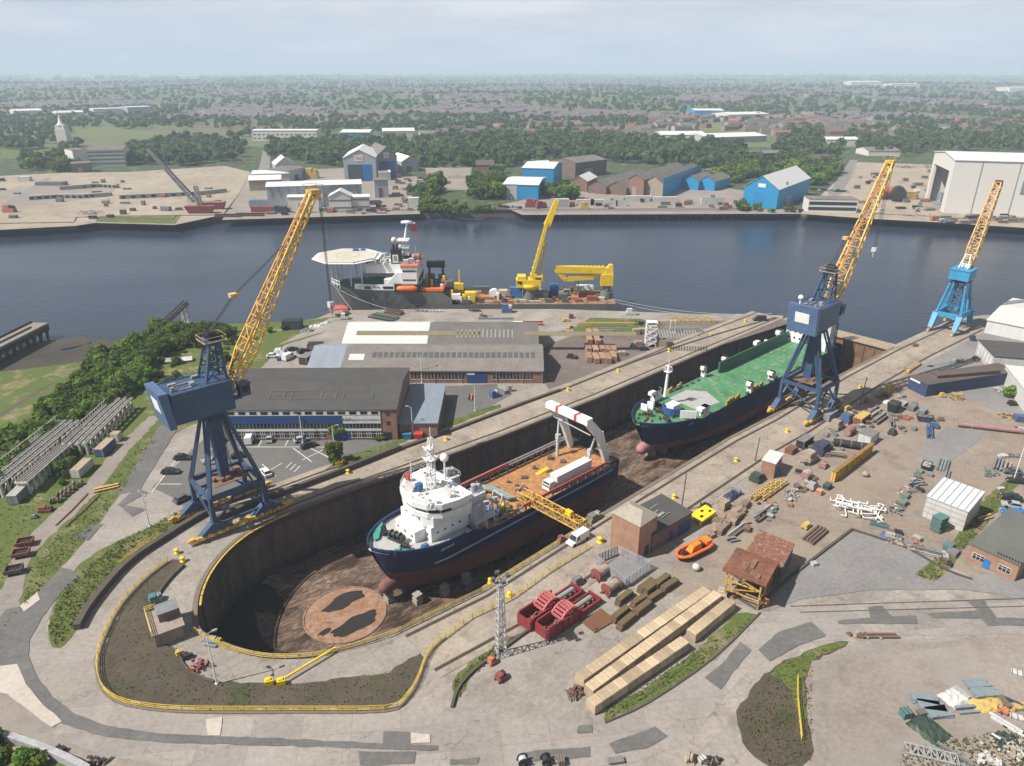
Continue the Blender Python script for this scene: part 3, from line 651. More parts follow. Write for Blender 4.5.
rp = MB(); rp.tube((.5, 0, 29), p0.lerp(p1, .75), .08, n=4); rp.tube((12.9, -.8, 54), (12.9, -.8, 41), .06, n=4); rp.build('wire_rope', M_ROPE, c)
hk = MB(); hk.box((12.9, -.8, 40.5), (.8, .8, 1.2)); hk.lathe([(.02, -1), (.2, -.8), (.3, 0), (.02, .3)], (12.9, -.8, 39.9), 8); hk.build('hook_block', M_WHITE, c)
# ================================================================ ships
M_NAVY = mat('hull_navy', (.012, .03, .11), .45, var=.25, sc=.15, spec=.2, streak=.18)
M_REDAF = mat('antifouling_red', (.15, .055, .042), .75, var=.3, sc=.2, streak=.4)
M_PINKAF = mat('antifouling_faded', (.22, .10, .085), .8, var=.3, sc=.2, streak=.3)
M_SHIPW = mat('ship_white', (.78, .78, .77), .4, var=.05, streak=.12, sc=.3)
M_SHIPG = mat('ship_light_grey', (.46, .48, .50), .5, var=.12, rust=.06)
M_DECKO = mat('deck_orange', (.42, .20, .07), .8, var=.4, sc=.5, rust=.35, rustcol=(.22, .13, .08))
M_DECKG = mat('deck_grey', (.42, .41, .39), .8, var=.2)
M_TEAL = mat('deck_teal', (.05, .28, .22), .7)
M_GREEN = mat('deck_green', (.07, .21, .10), .7, var=.4, sc=.12, rust=.25, rustcol=(.18, .26, .15))
M_DKGREEN = mat('bulwark_green', (.035, .12, .07), .65, var=.2, streak=.2)
M_REDP = mat('signal_red', (.48, .06, .05), .5)
M_ORANGE = mat('orange_paint', (.75, .16, .03), .45, var=.1)
M_DKGREY = mat('machinery_grey', (.10, .105, .115), .6, rust=.15)
M_WIND = mat('ship_window', (.015, .02, .028), .1, var=.1, spec=.8)
def hull(name, mats, parent, L, half, keel, sheer, bow_len, stern_len, split, flare=.62, rake=3.0, bow_pow=.55, n=30, stern_w=.96, bul=.9, dl=None, stern_rise=5.0):
    """lofted hull along +x from the bow (x=0); sheer(x) gives the deck edge height; split = boot-topping height"""
    def hb(x):  # half beam at deck
        if x < bow_len: return half * max(.02, (1 - (1 - x / bow_len) ** 2)) ** bow_pow
        if x > L - stern_len: return half * (1 - (1 - stern_w) * ((x - L + stern_len) / stern_len) ** 2)
        return half
    xs = sorted(set([L * (k / n) for k in range(n + 1)] + [bow_len * q for q in (.01, .03, .07, .13, .22, .34, .5, .7)]))
    lv = [0, .06, .3, None, .75, 1.0]   # fractions keel..deck ; None = split line
    rows = []
    for x in xs:
        zt = sheer(x); col = []
        kz = keel + (max(0, (x - (L - stern_len)) / stern_len) ** 2) * stern_rise
        for f in lv:
            z = split if f is None else (kz + (split - kz) * (f / .34) if f < .34 else split + (zt - split) * (f - .5) / .5)
            z = max(z, kz)
            tt = (z - keel) / (zt - keel)
            xo = rake * max(0, 1 - tt) ** 1.2
            fin = 1 - flare * (1 - tt) * max(0, 1 - x / (bow_len * 1.9))
            b_ = hb(x) * fin * (1.0 if f not in (0, .06) else (.80 if f == 0 else .97))
            xx = x + xo * max(0, 1 - x / (bow_len * 1.3))
            col.append((xx, b_, z))
        rows.append(col)
    m = MB(); m.smooth = False
    nl = len(lv)
    for a, b_ in zip(rows, rows[1:]):
        for k in range(nl - 1):
            m.slot(1 if k < 3 else 0)
            for s in (1, -1):
                q = [(p[0], p[1] * s, p[2]) for p in (a[k], b_[k], b_[k + 1], a[k + 1])]
                m.add(q if s < 0 else q[::-1], [(0, 1, 2, 3)])
        m.slot(1); m.add([(a[0][0], -a[0][1], a[0][2]), (b_[0][0], -b_[0][1], b_[0][2]), (b_[0][0], b_[0][1], b_[0][2]), (a[0][0], a[0][1], a[0][2])], [(0, 3, 2, 1)])
    e = rows[-1]
    for k in range(nl - 1):
        m.slot(1 if k < 3 else 0); m.add([(e[k][0], e[k][1], e[k][2]), (e[k][0], -e[k][1], e[k][2]), (e[k + 1][0], -e[k + 1][1], e[k + 1][2]), (e[k + 1][0], e[k + 1][1], e[k + 1][2])], [(0, 1, 2, 3)])
    o = m.build('hull', mats, parent)
    edge = [(r[-1][0], r[-1][1], r[-1][2]) for r in rows]
    return o, edge
def deck(edge, drop, x0, x1, mats, parent, name, inset=.25, z=None):
    e = [p for p in edge if x0 <= p[0] <= x1]
    m = MB()
    for a, b_ in zip(e, e[1:]):
        za = (a[2] - drop) if z is None else z; zb = (b_[2] - drop) if z is None else z
        m.add([(a[0], -a[1] + inset, za), (b_[0], -b_[1] + inset, zb), (b_[0], b_[1] - inset, zb), (a[0], a[1] - inset, za)], [(0, 1, 2, 3)])
    return m.build(name, mats, parent)
def bulwark(edge, x0, x1, h, th, m_, parent, name='bulwark'):
    e = [p for p in edge if x0 <= p[0] <= x1]; m = MB()
    for s in (1, -1):
        for a, b_ in zip(e, e[1:]):
            m.hexa([(a[0], s * a[1], a[2] - .1), (b_[0], s * b_[1], b_[2] - .1), (b_[0] + .02, s * (b_[1] - th), b_[2] - .1), (a[0] + th * .5, s * (a[1] - th), a[2] - .1),
                    (a[0], s * a[1], a[2] + h), (b_[0], s * b_[1], b_[2] + h), (b_[0] + .02, s * (b_[1] - th), b_[2] + h), (a[0] + th * .5, s * (a[1] - th), a[2] + h)])
    return m.build(name, m_, parent)
def rail(m, pts, h=1.0, r=.05, step=1.6, rows=2):
    for a, b_ in zip(pts, pts[1:]):
        a = Vector(a); b_ = Vector(b_); n = max(1, int((b_ - a).length / step))
        for k in range(n + 1):
            p = a.lerp(b_, k / n); m.beam(p, p + Vector((0, 0, h)), r)
        for j in range(rows): hh = Vector((0, 0, h * (j + 1) / rows)); m.beam(a + hh, b_ + hh, r)
    return m
def winch(m, x, y, z, s=1., rz=0):
    c_, s_ = math.cos(rz), math.sin(rz); d = Vector((-s_, c_, 0))
    m.box((x, y, z + .15), (1.8 * s, 3.2 * s, .3), rz); p = Vector((x, y, z + 1.0 * s))
    m.tube(p - d * 1.1 * s, p + d * 1.1 * s, .5 * s, n=10)
    for k in (-1.1, 0, 1.1): m.tube(p + d * (k - .08) * s, p + d * (k + .08) * s, .85 * s, n=10)
    m.box((x - s_ * -1.6 * s, y + c_ * -1.6 * s, z + .7 * s), (1.1 * s, .8 * s, 1.2 * s), rz)
def ship_frame(s, n): p = DP(s, n); return p
S1 = thing('survey_ship', 'navy hulled ship with white wheelhouse and orange work deck, propped in the dry dock', 'ship', DP(-3.9, 4.3, 0), DK)
sh1 = lambda x: 1.0 + 1.1 * max(0, 1 - x / 16) ** 1.5 if x < 21 else (1.0 - 2.2 * min(1, (x - 21) / 5))
H1, E1 = hull('hull', [M_NAVY, M_REDAF], S1, 70.5, 8.6, -12.0, sh1, 15, 15, -5.6, flare=.72, rake=6.0, bow_pow=.62)
deck(E1, .75, 0, 21.5, M_DECKG, S1, 'foredeck', .3)
deck(E1, .05, 25.5, 70.6, M_DECKO, S1, 'work_deck', .25, z=-1.9)
deck(E1, .05, 20, 27, M_DKGREY, S1, 'waist_deck', .25, z=-1.95)
bulwark(E1, 0, 21, .35, .35, mat('hull_navy_light', (.02, .05, .13), .35), S1)
bl = MB(); bl.lathe([(.01, 0), (1.0, .35), (1.45, 1.2), (1.6, 2.6), (1.7, 9)], n=14)
b_ = bl.build('bulbous_bow', M_PINKAF, S1); b_.rotation_euler = (0, R(90), 0); b_.location = (1.5, 0, -9.6)
b_.scale = (1.15, .9, 1)
st = MB()   # white rubbing strake along the side
e = [p for p in E1 if 10 < p[0] < 70]
for a, c_ in zip(e, e[1:]):
    for s in (1, -1): st.beam((a[0], s * (a[1] + .12), -2.75), (c_[0], s * (c_[1] + .12), -2.75), .3, .18)
st.build('rubbing_strake', M_SHIPG, S1)
dt = MB()
for x in (4.6, 7.5, 10.2):
    dt.lathe([(.02, -.1), (.55, 0), (.62, .15), (.3, .16)], (0, 0, 0), 10)
sp = MB()
sp.bz(11.8, 22, -5.6, 5.6, .2, 4.0)          # lower house
sp.bz(9.0, 12.2, -3.6, 3.6, .2, 3.2)
sp.prism([(12.5, -5.6), (22, -6.6), (22, 6.6), (12.5, 5.6), (11.2, 3.4), (11.2, -3.4)], 3.8, 6.2)
SS = sp.build('superstructure', M_SHIPW, S1)
def arc(x0, x1, w, k=7):
    """rounded front plan: x0 foremost, x1 aft"""
    out = [(x1, -w)]
    for i in range(k + 1):
        a = -math.pi / 2 + math.pi * i / k; out.append((x0 + (x1 - x0) * .62 * (1 - math.cos(a)), w * math.sin(a)))
    out.append((x1, w)); return out
wh = MB(); wh.prism(arc(10.2, 21.5, 7.5), 6.0, 7.3); wh.prism(arc(10.6, 21, 7.1), 7.3, 8.3); wh.prism(arc(9.9, 21.5, 7.8), 8.3, 9.6); WH = wh.build('wheelhouse', M_SHIPW, S1)
wn = MB()
pl = arc(10.52, 20, 7.2)[1:-1]
for a, c_ in zip(pl, pl[1:]):
    d0 = Vector(a).lerp(Vector(c_), .06); d1 = Vector(a).lerp(Vector(c_), .94); wn.add([(d0.x, d0.y, 7.35), (d1.x, d1.y, 7.35), (d1.x, d1.y, 8.25), (d0.x, d0.y, 8.25)], [(0, 1, 2, 3)])
wn.build('window', M_WIND, WH)
pt = MB()
for y in (-4.2, -2.6, 0, 2.6, 4.2): pt.box((11.78 if abs(y) > 3.4 else 8.98, y, 1.9), (.06, .5, .5))
for x in (13.5, 15.5, 17.5, 19.5): pt.box((x, -5.62, 2.2), (.5, .06, .5))
for y in (-2.4, 0, 2.4): pt.box((11.18, y, 5.0), (.06, .6, .6))
pt.build('porthole', M_WIND, SS)
rf = MB(); rf.prism(arc(10.2, 21, 7.4), 9.1, 9.2); rf.build('wheelhouse_roof', mat('roof_grey', (.5, .51, .53), .6), WH)
fu = MB()   # grey funnels / casings aft of the bridge
for y in (-4.6, 4.6): fu.bz(22.2, 26.5, y - 1.7, y + 1.7, -1.9, 7.2); fu.tube((24, y, 7.2), (24.4, y, 9.2), .6); fu.tube((25.4, y, 7.2), (25.8, y, 8.8), .45)
fu.bz(21.5, 24, -3, 3, -1.9, 6.0); pieces(fu, 'funnel', M_SHIPG, S1)
fr = MB()   # boat davits and platform frames on the near quarter
for x in (22.5, 25.2, 27.6):
    fr.beam((x, -8.2, -1.9), (x, -6.8, 5.4), .3); fr.beam((x, -6.8, 5.4), (x, -8.9, 6.6), .3); fr.beam((x, 8.2, -1.9), (x, 6.8, 5.4), .3)
fr.beam((22.5, -6.8, 5.4), (27.6, -6.8, 5.4), .25); fr.beam((22.5, -8.2, 1.6), (27.6, -8.2, 1.6), .2); rail(fr, [(22, -8.2, 1.8), (28.5, -8.2, 1.8)]); fr.box((25, -7.2, 1.6), (6, 2, .15))
fr.beam((28.5, -7, -1.9), (30.8, -7, 4.6), .3); fr.beam((28.5, -4, -1.9), (30.8, -4, 4.6), .3); fr.beam((30.8, -7, 4.6), (30.8, -4, 4.6), .3); fr.beam((30.8, -7, 4.6), (32.4, -7, -1.9), .3); fr.beam((30.8, -4, 4.6), (32.4, -4, -1.9), .3)
fr.build('davit', M_SHIPG, S1)
ms = MB(); ms.lattice((16.4, 0, 9.3), (16.8, 0, 21.5), 1.5, 1.5, .8, .8, 7, .17)
for z, w_ in ((13.5, 2.8), (16.5, 2.2), (19.2, 1.8)): ms.bz(15.6, 17.4, -w_ / 2, w_ / 2, z, z + .15); ms.beam((15.2, 0, z + .5), (15.2, 0, z + .7), w_ * .9, .2)
ms.tube((16.8, 0, 21.5), (16.8, 0, 24), .09); ms.beam((16.6, -2.4, 18), (16.6, 2.4, 18), .14); ms.box((15.0, .3, 14.2), (.3, 2.3, .35), .4); ms.box((15.1, -.2, 17.0), (.3, 1.8, .3), -.4)
ms.tube((13.2, 2.6, 9.3), (13.2, 2.6, 15.8), .12); ms.tube((14, -1.6, 9.3), (14, -1.6, 14), .1)
ms.build('mast', M_SHIPW, S1)
rd = MB(); rd.tube((20.6, .6, 9.3), (20.6, .6, 14.2), .22); rd.ball((20.6, .6, 15.1), 1.0); rd.build('radome', M_SHIPW, S1)
rg = MB()
rg.box((12.0, 1.8, 10.6), (.4, 1.9, 2.7), .45, .3); rg.box((16.6, -5.3, 10.6), (.4, 1.9, 2.7), .45, .3)
for k in range(26):
    rg.box((rnd.uniform(11.5, 20), rnd.uniform(-6, 6), 9.75), (rnd.uniform(.3, 1.2), rnd.uniform(.3, 1), rnd.uniform(.4, 1.2)), rnd.random() * 3)
for y in (-5.5, -3, 3, 5.5): rg.tube((18.5, y, 9.4), (18.5, y, 11.6), .08)
rail(rg, [(x, y, 9.9) for x, y in arc(10.1, 21.4, 7.6)], 1.0, .07)
rail(rg, [(22, -6.2, 7.2), (26.6, -6.2, 7.2), (26.6, -2.8, 7.2)], 1, .07); rail(rg, [(22, 6.2, 7.2), (26.6, 6.2, 7.2), (26.6, 2.8, 7.2)], 1, .07)
rg.build('roof_gear', mat('bridge_gear', (.62, .62, .60), .5, rust=.08), WH)
rr = MB(); rr.tube((21.4, 3.4, 8.6), (21.4, 6, 8.6), .75, n=10); rr.box((19.5, 5.2, 10.2), (2.4, .5, .6)); rr.box((14.2, 5.6, 10.6), (.6, 1.2, 1.6)); pieces(rr, 'life_raft', M_REDP, S1)
bb = MB(); bb.box((13.6, .5, 10.8), (1.3, 1.1, 1.6)); bb.box((9.5, -6.3, 1.0), (1.5, .9, .9)); bb.box((30, -5.2, -1.2), (3.2, 1.6, 1.3), .2); bb.box((30.5, -2.4, -1.4), (1.8, 1.4, 1), .2); bb.tube((33.2, 4.0, -1.6), (33.2, 5.4, .6), .8); pieces(bb, 'blue_gear', mat('gear_blue', (.03, .13, .32), .5), S1)
fd = MB(); winch(fd, 6.6, 0, 1.0, 1.05, .3); winch(fd, 6.0, 3.6, 1.05, .7, -.4); winch(fd, 6.2, -3.8, 1.05, .6, .4)
for k in range(8): a = k * .8; fd.tube((3 + k * .6, -5 + k * .2, 1.0), (3 + k * .6, -5 + k * .2, 1.7), .2)
fd.build('anchor_winch', mat('winch_black', (.04, .045, .05), .6), S1)
tm = MB(); tm.prism([(2.4, 2.0), (3.6, 2.0), (7.5, 6.4), (7.0, 7.2), (4.2, 5.6)], 1.45, 1.52); tm.prism([(2.8, -4.2), (4.6, -5.6), (6.2, -5.4), (4.2, -3.2)], 1.45, 1.52); pieces(tm, 'deck_mat', M_TEAL, S1)
nm = text('DEEP HELDER', .6, 'ship_name', M_SHIPG, S1, (13.5, -8.98, .2), (R(84), 0, 0))   # small white bow lettering
cr_ = MB()
for s in (1, -1):
    for x in range(28, 68, 3): cr_.beam((x, s * 8.1, -1.9), (x, s * 8.1, -.2), .35)
    cr_.beam((27, s * 8.1, -.2), (68, s * 8.1, -.2), .5, .35)
cr_.build('cargo_rail', mat('cargo_rail', (.24, .2, .19), .7, rust=.3), S1)
cr_ = MB(); cr_.beam((30, 8.15, .25), (46, 8.15, .45), .3, .5); cr_.beam((36, -8.15, .1), (66, -8.15, .1), .3, .45); cr_.build('rail_top', M_REDP, S1)
cr_ = MB(); cr_.beam((26, 8.5, -.1), (68, 8.5, -.1), .15, .8)
rail(cr_, [(28, 8.5, -1.2), (68, 8.5, -1.2)], 1.7, .1, 2.2); rail(cr_, [(28, -8.5, -2.6), (69, -8.5, -2.6)], 1.3, .1, 2.2); cr_.build('side_rail', M_SHIPG, S1)
af = MB(); W_ = 6.4
for s in (-1, 1):
    af.beam((63.6, s * W_, -1.9), (59.8, s * W_, 8.4), 1.0, 1.5, 1.2, 2.2); af.beam((59.8, s * W_, 8.0), (55.2, s * W_ * .98, 13.2), 1.2, 2.2, 1.3, 2.0)
af.beam((55.2, -W_ - .8, 13.4), (55.2, W_ + .8, 13.4), 2.0, 1.6)
AF = af.build('a_frame', M_SHIPW, S1)
AF.location.x = 4.2
sr = MB()
for y in (-3.2, 3.2): sr.beam((55.2, y - .4, 13.4), (55.2, y + .4, 13.4), 2.08, 1.68)
sr.build('red_stripe', M_REDP, AF)
sy_ = MB()
for s in (-1, 1): sy_.tube((57.0, s * (W_ - 1.2), -1.9), (57.6, s * (W_ - .6), 4.2), .42); sy_.tube((57.6, s * (W_ - .6), 4.2), (58.6, s * W_, 8.2), .28); sy_.box((57.6, s * (W_ - .8), 3.6), (1.1, 1.1, 1.5))
sy_.box((56.2, 0, 11.6), (.8, 6.5, .5)); sy_.box((56.6, 3.5, 10.4), (1.0, 1.4, 2.0)); sy_.beam((56.5, -W_, 9), (56.5, W_, 9.6), .2); sy_.build('hydraulic_ram', M_SHIPG, AF)
sb = MB(); sb.box((69.4, -7, -1.6), (2.4, 2.6, 1.7)); sb.box((69.4, 7, -1.6), (2.4, 2.6, 1.7)); sb.box((70.5, 0, -3), (.8, 15, 1.6)); pieces(sb, 'stern_roller', M_BLACK, S1)
dg = MB()
for (x, y, a, b2, h) in ((34, 0, .9, .7, .6), (36, 2, .5, .5, .8), (38.5, 4, 1.2, .8, .5), (47, 3, 1.5, 1.1, .5), (52, 4.4, .8, .7, .9), (43, 1.5, .8, .8, .4), (32.5, 2.2, .8, 1.4, .7), (35, -4, 1.3, .9, 1.0), (37, -5.8, .8, .8, .8), (54, 1, 2.2, .4, .3), (60, 2, 1.4, 1.4, .5), (58.6, 5.4, 1.6, 1.2, 1.0), (33.8, -6.2, 1, .6, 1)):
    dg.box((x, y, -1.9 + h / 2), (a, b2, h), rnd.random() * 3)
for k in range(16): dg.box((rnd.uniform(29, 44), rnd.uniform(-7, 7), -1.6), (rnd.uniform(.3, 1.3), rnd.uniform(.3, .9), rnd.uniform(.3, 1)), rnd.random() * 3)
pieces(dg, 'deck_gear', M_DKGREY, S1)
dg = MB(); dg.box((33.6, -3.6, -1.3), (2.2, 1.3, 1.0), .5); dg.box((52.6, 2.2, -1.8), (4.4, 1.2, .12), .1); dg.ball((34.2, -5.0, -1.2), .7, sq=.7); pieces(dg, 'yellow_cover', M_YBRIGHT, S1)
dg = MB(); dg.prism([(36.5, -2.8), (38.2, -3.6), (37.5, 4.6), (36, 6), (34.6, 5.4), (35.8, 2.6)], -1.1, -.6); dg.beam((36, 6, -1.4), (37.5, -3, -1), .5); dg.build('grey_ramp', mat('ramp_grey', (.24, .27, .26), .7), S1)
T = thing('lorry_trailer', 'long white lorry with box trailer standing on the orange ship deck', 'lorry', DP(0.3 + 41.8, 4.3 + 5.4, -1.88), DK)
mb = MB(); mb.bz(2.9, 15.5, -1.25, 1.25, 1.0, 3.7); mb.build('box_body', mat('trailer_grey', (.62, .64, .66), .45, var=.05, streak=.06), T)
mb = MB(); mb.bz(.2, 2.4, -1.2, 1.2, .7, 2.3); mb.hexa([(.1, -1.2, 1.6), (2.4, -1.2, 1.6), (2.4, 1.2, 1.6), (.1, 1.2, 1.6), (.6, -1.1, 2.9), (2.3, -1.1, 2.9), (2.3, 1.1, 2.9), (.6, 1.1, 2.9)]); mb.bz(2.4, 15.4, -.5, .5, .7, 1.0); CB = mb.build('cab', M_WHITE, T)
mb = MB(); mb.add([(.08, -1.05, 1.75), (.08, 1.05, 1.75), (.5, 1.0, 2.75), (.5, -1.0, 2.75)], [(0, 1, 2, 3)]); mb.build('windscreen', M_GLASS, CB)
for x in (1.2, 3.9, 12.2, 13.4, 14.6):
    for y in (-1.0, 1.0):
        mb = MB(); mb.tube((x, y - .15, .5), (x, y + .15, .5), .5, n=12); mb.build('wheel', M_BLACK, T)
bk = MB()
for x in range(8, 64, 4): bk.box((x, 0, -13), (1.4, 3.2, 2.0))
for i, (x, y) in enumerate(((8, -4.6), (3.6, 0), (14, -6.4), (20, -6.6))):
    p = DP(-3.9 + x, 4.3 - y); mb = MB(); mb.box((0, 0, .7), (1.7, 1.7, 1.4)); mb.box((0, 0, 1.75), (1.5, 1.3, .7)); mb.box((0, 0, 2.25), (1.7, 1.7, .3))
    mb.build('keel_block', mat('keel_concrete', (.35, .32, .29), .9, streak=.3), loc=(p.x, p.y, FLOOR), rz=DK + .1 * i, label='grey keel block on the dock floor under the navy bow', cat='keel block', group='keel blocks under the near docked ship')
bk.build('keel_block_line', M_DKSTEEL, S1)
S2 = thing('cargo_ship', 'navy cargo ship with a broad green open deck, in the dry dock by the gate', 'ship', DP(86, 3.1, -2.2), DK)
sh2 = lambda x: 1.0 + 1.0 * max(0, 1 - x / 18) if x < 18.5 else .2
H2, E2 = hull('hull', [M_NAVY, M_PINKAF], S2, 112, 9.5, -10.1, sh2, 19, 18, -6.6, flare=.75, rake=6.5, bow_pow=.6)
deck(E2, .8, 0, 18.5, M_GREEN, S2, 'foredeck', .35)
deck(E2, 0, 18, 110.1, M_GREEN, S2, 'cargo_deck', .3, z=.12)
bulwark(E2, 0, 18.5, .4, .4, M_NAVY, S2)
bl = MB(); bl.lathe([(.01, 0), (1.3, .4), (1.9, 1.4), (2.1, 3), (2.2, 11)], n=14); b_ = bl.build('bulbous_bow', mat('bulb_pink', (.42, .20, .21), .8, streak=.3, sc=.3), S2); b_.rotation_euler = (0, R(90), 0); b_.location = (1.5, 0, -7.8); b_.scale = (.95, .8, 1)
gp_ = MB(); gp_.prism([(23, -4.5), (33, -6.5), (37, 1), (33, 6), (24, 6)], .14, .17); gp_.build('grey_deck_patch', mat('primer_grey', (.36, .36, .35), .8, var=.15), S2)
ds = MB()
for y in (-6.6, -4.4, -2.2, 0, 2.2, 4.4, 6.6):
    for k in range(14):
        if rnd.random() < .75: ds.box((38 + k * 4.6 + rnd.random(), y + rnd.uniform(-.3, .3), .20), (1.3, .16, .06))
ds.build('lashing_marks', mat('lashing_pale', (.45, .50, .22), .8, var=.3), S2)
vb = [(21.5, -8.4, 4.4, 1.9, 3.2), (46.5, -8.7, 2.2, 1.6, 3.8), (60, -8.7, 2.4, 1.8, 3.6), (46.8, 8.7, 2.0, 1.4, 3.8), (60, 8.8, 2.2, 1.6, 3.6), (81, 8.8, 2.6, 1.5, 4.2), (88, 8.8, 1.4, 1.2, 3.0), (97, 8.6, 3, 1.8, 4.6), (20, 8.0, 5.4, 1.3, 3.6)]
for x, y, a, b2, h in vb:
    mb = MB(); mb.box((x, y, .2 + h * .5), (a * .55, b2, h)); mb.box((x - a * .2, y, .2 + h * .85), (a, b2, h * .3)); v_ = mb.build('vent_house', M_SHIPW, S2)
    mb = MB(); mb.box((x - a * .36, y, .2 + h * .55), (.06, b2 * .55, h * .35)); mb.box((x - a * .1, y - b2 * .51, .2 + h * .55), (.5, .05, .6)); mb.build('vent_grille', mat('vent_brown', (.25, .13, .10), .8), v_)
lw = MB(); lw.bz(53, 100, 6.6, 7.0, .15, 4.2);
for k in range(17): lw.beam((53.5 + k * 2.85, 7.25, .15), (53.5 + k * 2.85, 7.25, 4.0), .3)
lw.build('deck_wall', M_DKGREEN, S2)
fo = MB()   # windlass house with the blue curved breakwater
fo.add([], [])
for s in (-1, 1): fo.hexa([(14.4, s * 4.6, .4), (17.6, s * 8.2, .4), (17.3, s * 8.4, .4), (14.1, s * 4.8, .4), (14.4, s * 4.6, 2.8), (17.6, s * 8.2, 2.8), (17.3, s * 8.4, 2.8), (14.1, s * 4.8, 2.8)])
fo.bz(12, 12.4, 3.4, 5.6, .8, 3.0); fo.bz(9.4, 9.8, 3.6, 6, 1, 3); fo.bz(15.6, 19.4, -1.4, 1.6, .4, 2.4); pieces(fo, 'breakwater', M_SHIPW, S2)
bw = MB()
for k in range(9):
    a0 = R(100 + k * 18); a1 = R(118 + k * 18); bw.beam((15.8 + 3.4 * math.cos(a0), -1.2 + 3.2 * math.sin(a0), 1.8), (15.8 + 3.4 * math.cos(a1), -1.2 + 3.2 * math.sin(a1), 1.8), .25, 2.4)
bw.build('blue_screen', mat('screen_blue', (.03, .10, .30), .5), S2)
mw = MB(); winch(mw, 8, 2.2, .8, .8, .5); winch(mw, 9.5, -3.4, .8, .8, -.4); winch(mw, 12.5, 1.5, .6, .7, .8)
for k in range(14): x, y = rnd.uniform(3.4, 14), rnd.uniform(-4.8, 4.8); mw.tube((x, y, .5), (x, y, 1.6), .22); mw.tube((x + .7, y + .2, .5), (x + .7, y + .2, 1.6), .22)
mw.build('mooring_winch', mat('winch_brown', (.08, .07, .05), .7, rust=.2), S2)
mm = MB(); mm.tube((17.8, 1.6, 2.6), (18.4, 1.6, 13.0), .55, .35, n=10); mm.bz(17.4, 19.2, .6, 2.6, 10.8, 11); mm.tube((18.4, 1.6, 13), (18.4, 1.6, 15.2), .12); mm.beam((18.4, .4, 12.6), (18.4, 2.8, 12.6), .16); rail(mm, [(17.4, .6, 11), (19.2, .6, 11), (19.2, 2.6, 11), (17.4, 2.6, 11), (17.4, .6, 11)], 1, .07); mm.build('mast', M_SHIPW, S2).location = (1.4, 2.9, 0)
tx = text('CHARLOTTE', .7, 'ship_name', M_SHIPG, S2, (14.8, -9.0, .2), (R(84), 0, R(3)))
ya = MB()
for x, y in ((28, 8.6), (33, 8.6), (39, -8.8), (36, -8.8), (50, -8.8), (53, -8.8), (34, -8.8)): ya.box((x, y, .8), (2.4, .6, 1.3)); ya.box((x + .5, y, 1.6), (.8, .5, .5))
pieces(ya, 'deck_fitting', mat('fitting_ochre', (.45, .31, .08), .7, rust=.3), S2)
db = MB()
for k in range(20): db.box((rnd.uniform(30, 90), rnd.choice((-8.5, 7.9)) + rnd.uniform(-.5, .5), .5), (rnd.uniform(.6, 2), rnd.uniform(.4, 1), rnd.uniform(.4, 1)), rnd.random())
pieces(db, 'deck_gear', M_DKGREY, S2)
dh = MB(); dh.bz(100.5, 108, 1, 8, .15, 7); dh.bz(99, 105, -8.4, -4, .15, 4); dh.bz(104, 109, -7.5, 0, .15, 5); pieces(dh, 'deckhouse', M_SHIPW, S2)
dh = MB(); dh.bz(101, 104.6, -8.4, -4.6, 4, 13); dh.build('stair_tower', M_SHIPG, S2)
dh = MB(); dh.lattice((106.5, -7, .2), (106.5, -7, 16), 2.2, 2.2, 2.0, 2.0, 6, .3, .2); dh.build('lattice_post', M_BLUE2, S2)
pw = MB()
for x in (2.4, 4.4, 6.4):
    for z in (2, 4.4): pw.box((100.47, x, z), (.06, .7, .7))
pw.build('porthole', M_WIND, S2)
for i, x in enumerate((6, 10.5)):
    p = DP(88 + x, 3.1 + (i * 1.2)); mb = MB(); mb.box((0, 0, .9), (1.4, 2.6, 1.8)); mb.box((0, 0, 2.0), (1.2, 2.2, .5)); mb.build('keel_block', mat('keel_concrete', (.35, .32, .29)), loc=(p.x, p.y, FLOOR), rz=DK, label='grey keel block on the dock floor under the pink bulb', cat='keel block', group='keel blocks under the green decked ship')
bk = MB()
for x in range(14, 100, 4): bk.box((x, 0, -10.95), (1.4, 4, 1.7)); bk.box((x, 5, -10.95), (1.4, 2, 1.7)); bk.box((x, -5, -10.95), (1.4, 2, 1.7))
bk.build('keel_block_line', M_DKSTEEL, S2)
def ZY(u, v, y):
    a = (u - 512) / FPX; b = (383 - v) / FPX
    dx, dy, dz = a, math.cos(PITCH) + b * math.sin(PITCH), -math.sin(PITCH) + b * math.cos(PITCH)
    t = y / dy; return Vector((dx * t, y, CAM_H + dz * t))
YN = 293.0; HB = 11.0; YC = YN + HB
X0 = ZY(331, 285, YC).x; X1 = ZY(613, 298, YC).x; L3 = X1 - X0
S3 = thing('offshore_ship', 'grey hulled offshore ship with white helideck and yellow cranes, moored at the river quay', 'ship', (X0, YC, 0), 0)
def s3(u, v, yo=0):                       # point on the picture ray at yo metres from the centreline (near side negative), ship coordinates
    p = ZY(u, v, YC + yo); return Vector((p.x - X0, yo, p.z))
M_HULLG = mat('hull_grey', (.15, .16, .145), .5, var=.15, streak=.35, sc=.2, rust=.05)
M_HELI = mat('helideck_pale', (.50, .47, .42), .8, var=.12, sc=.2)
sh3 = lambda x: 7.2 if x < 30 else (6.0 if x < 51 else 6.0 - 5.2 * min(1, (x - 51) / 5))
H3, E3 = hull('hull', [M_HULLG, M_REDAF], S3, L3, HB, -11, sh3, 26, 10, -4.2, flare=.7, rake=6, bow_pow=.6)
deck(E3, .1, 0, 36, mat('deck_dark_green', (.06, .13, .10), .7), S3, 'foredeck')
deck(E3, .1, 34, L3 + .1, mat('deck_brown', (.30, .19, .10), .85, var=.35, sc=.2, rust=.3), S3, 'work_deck', z=.6)
deck(E3, .1, 33, 53, mat('deck_mid_grey', (.16, .15, .14), .8), S3, 'mid_deck', z=5.8)
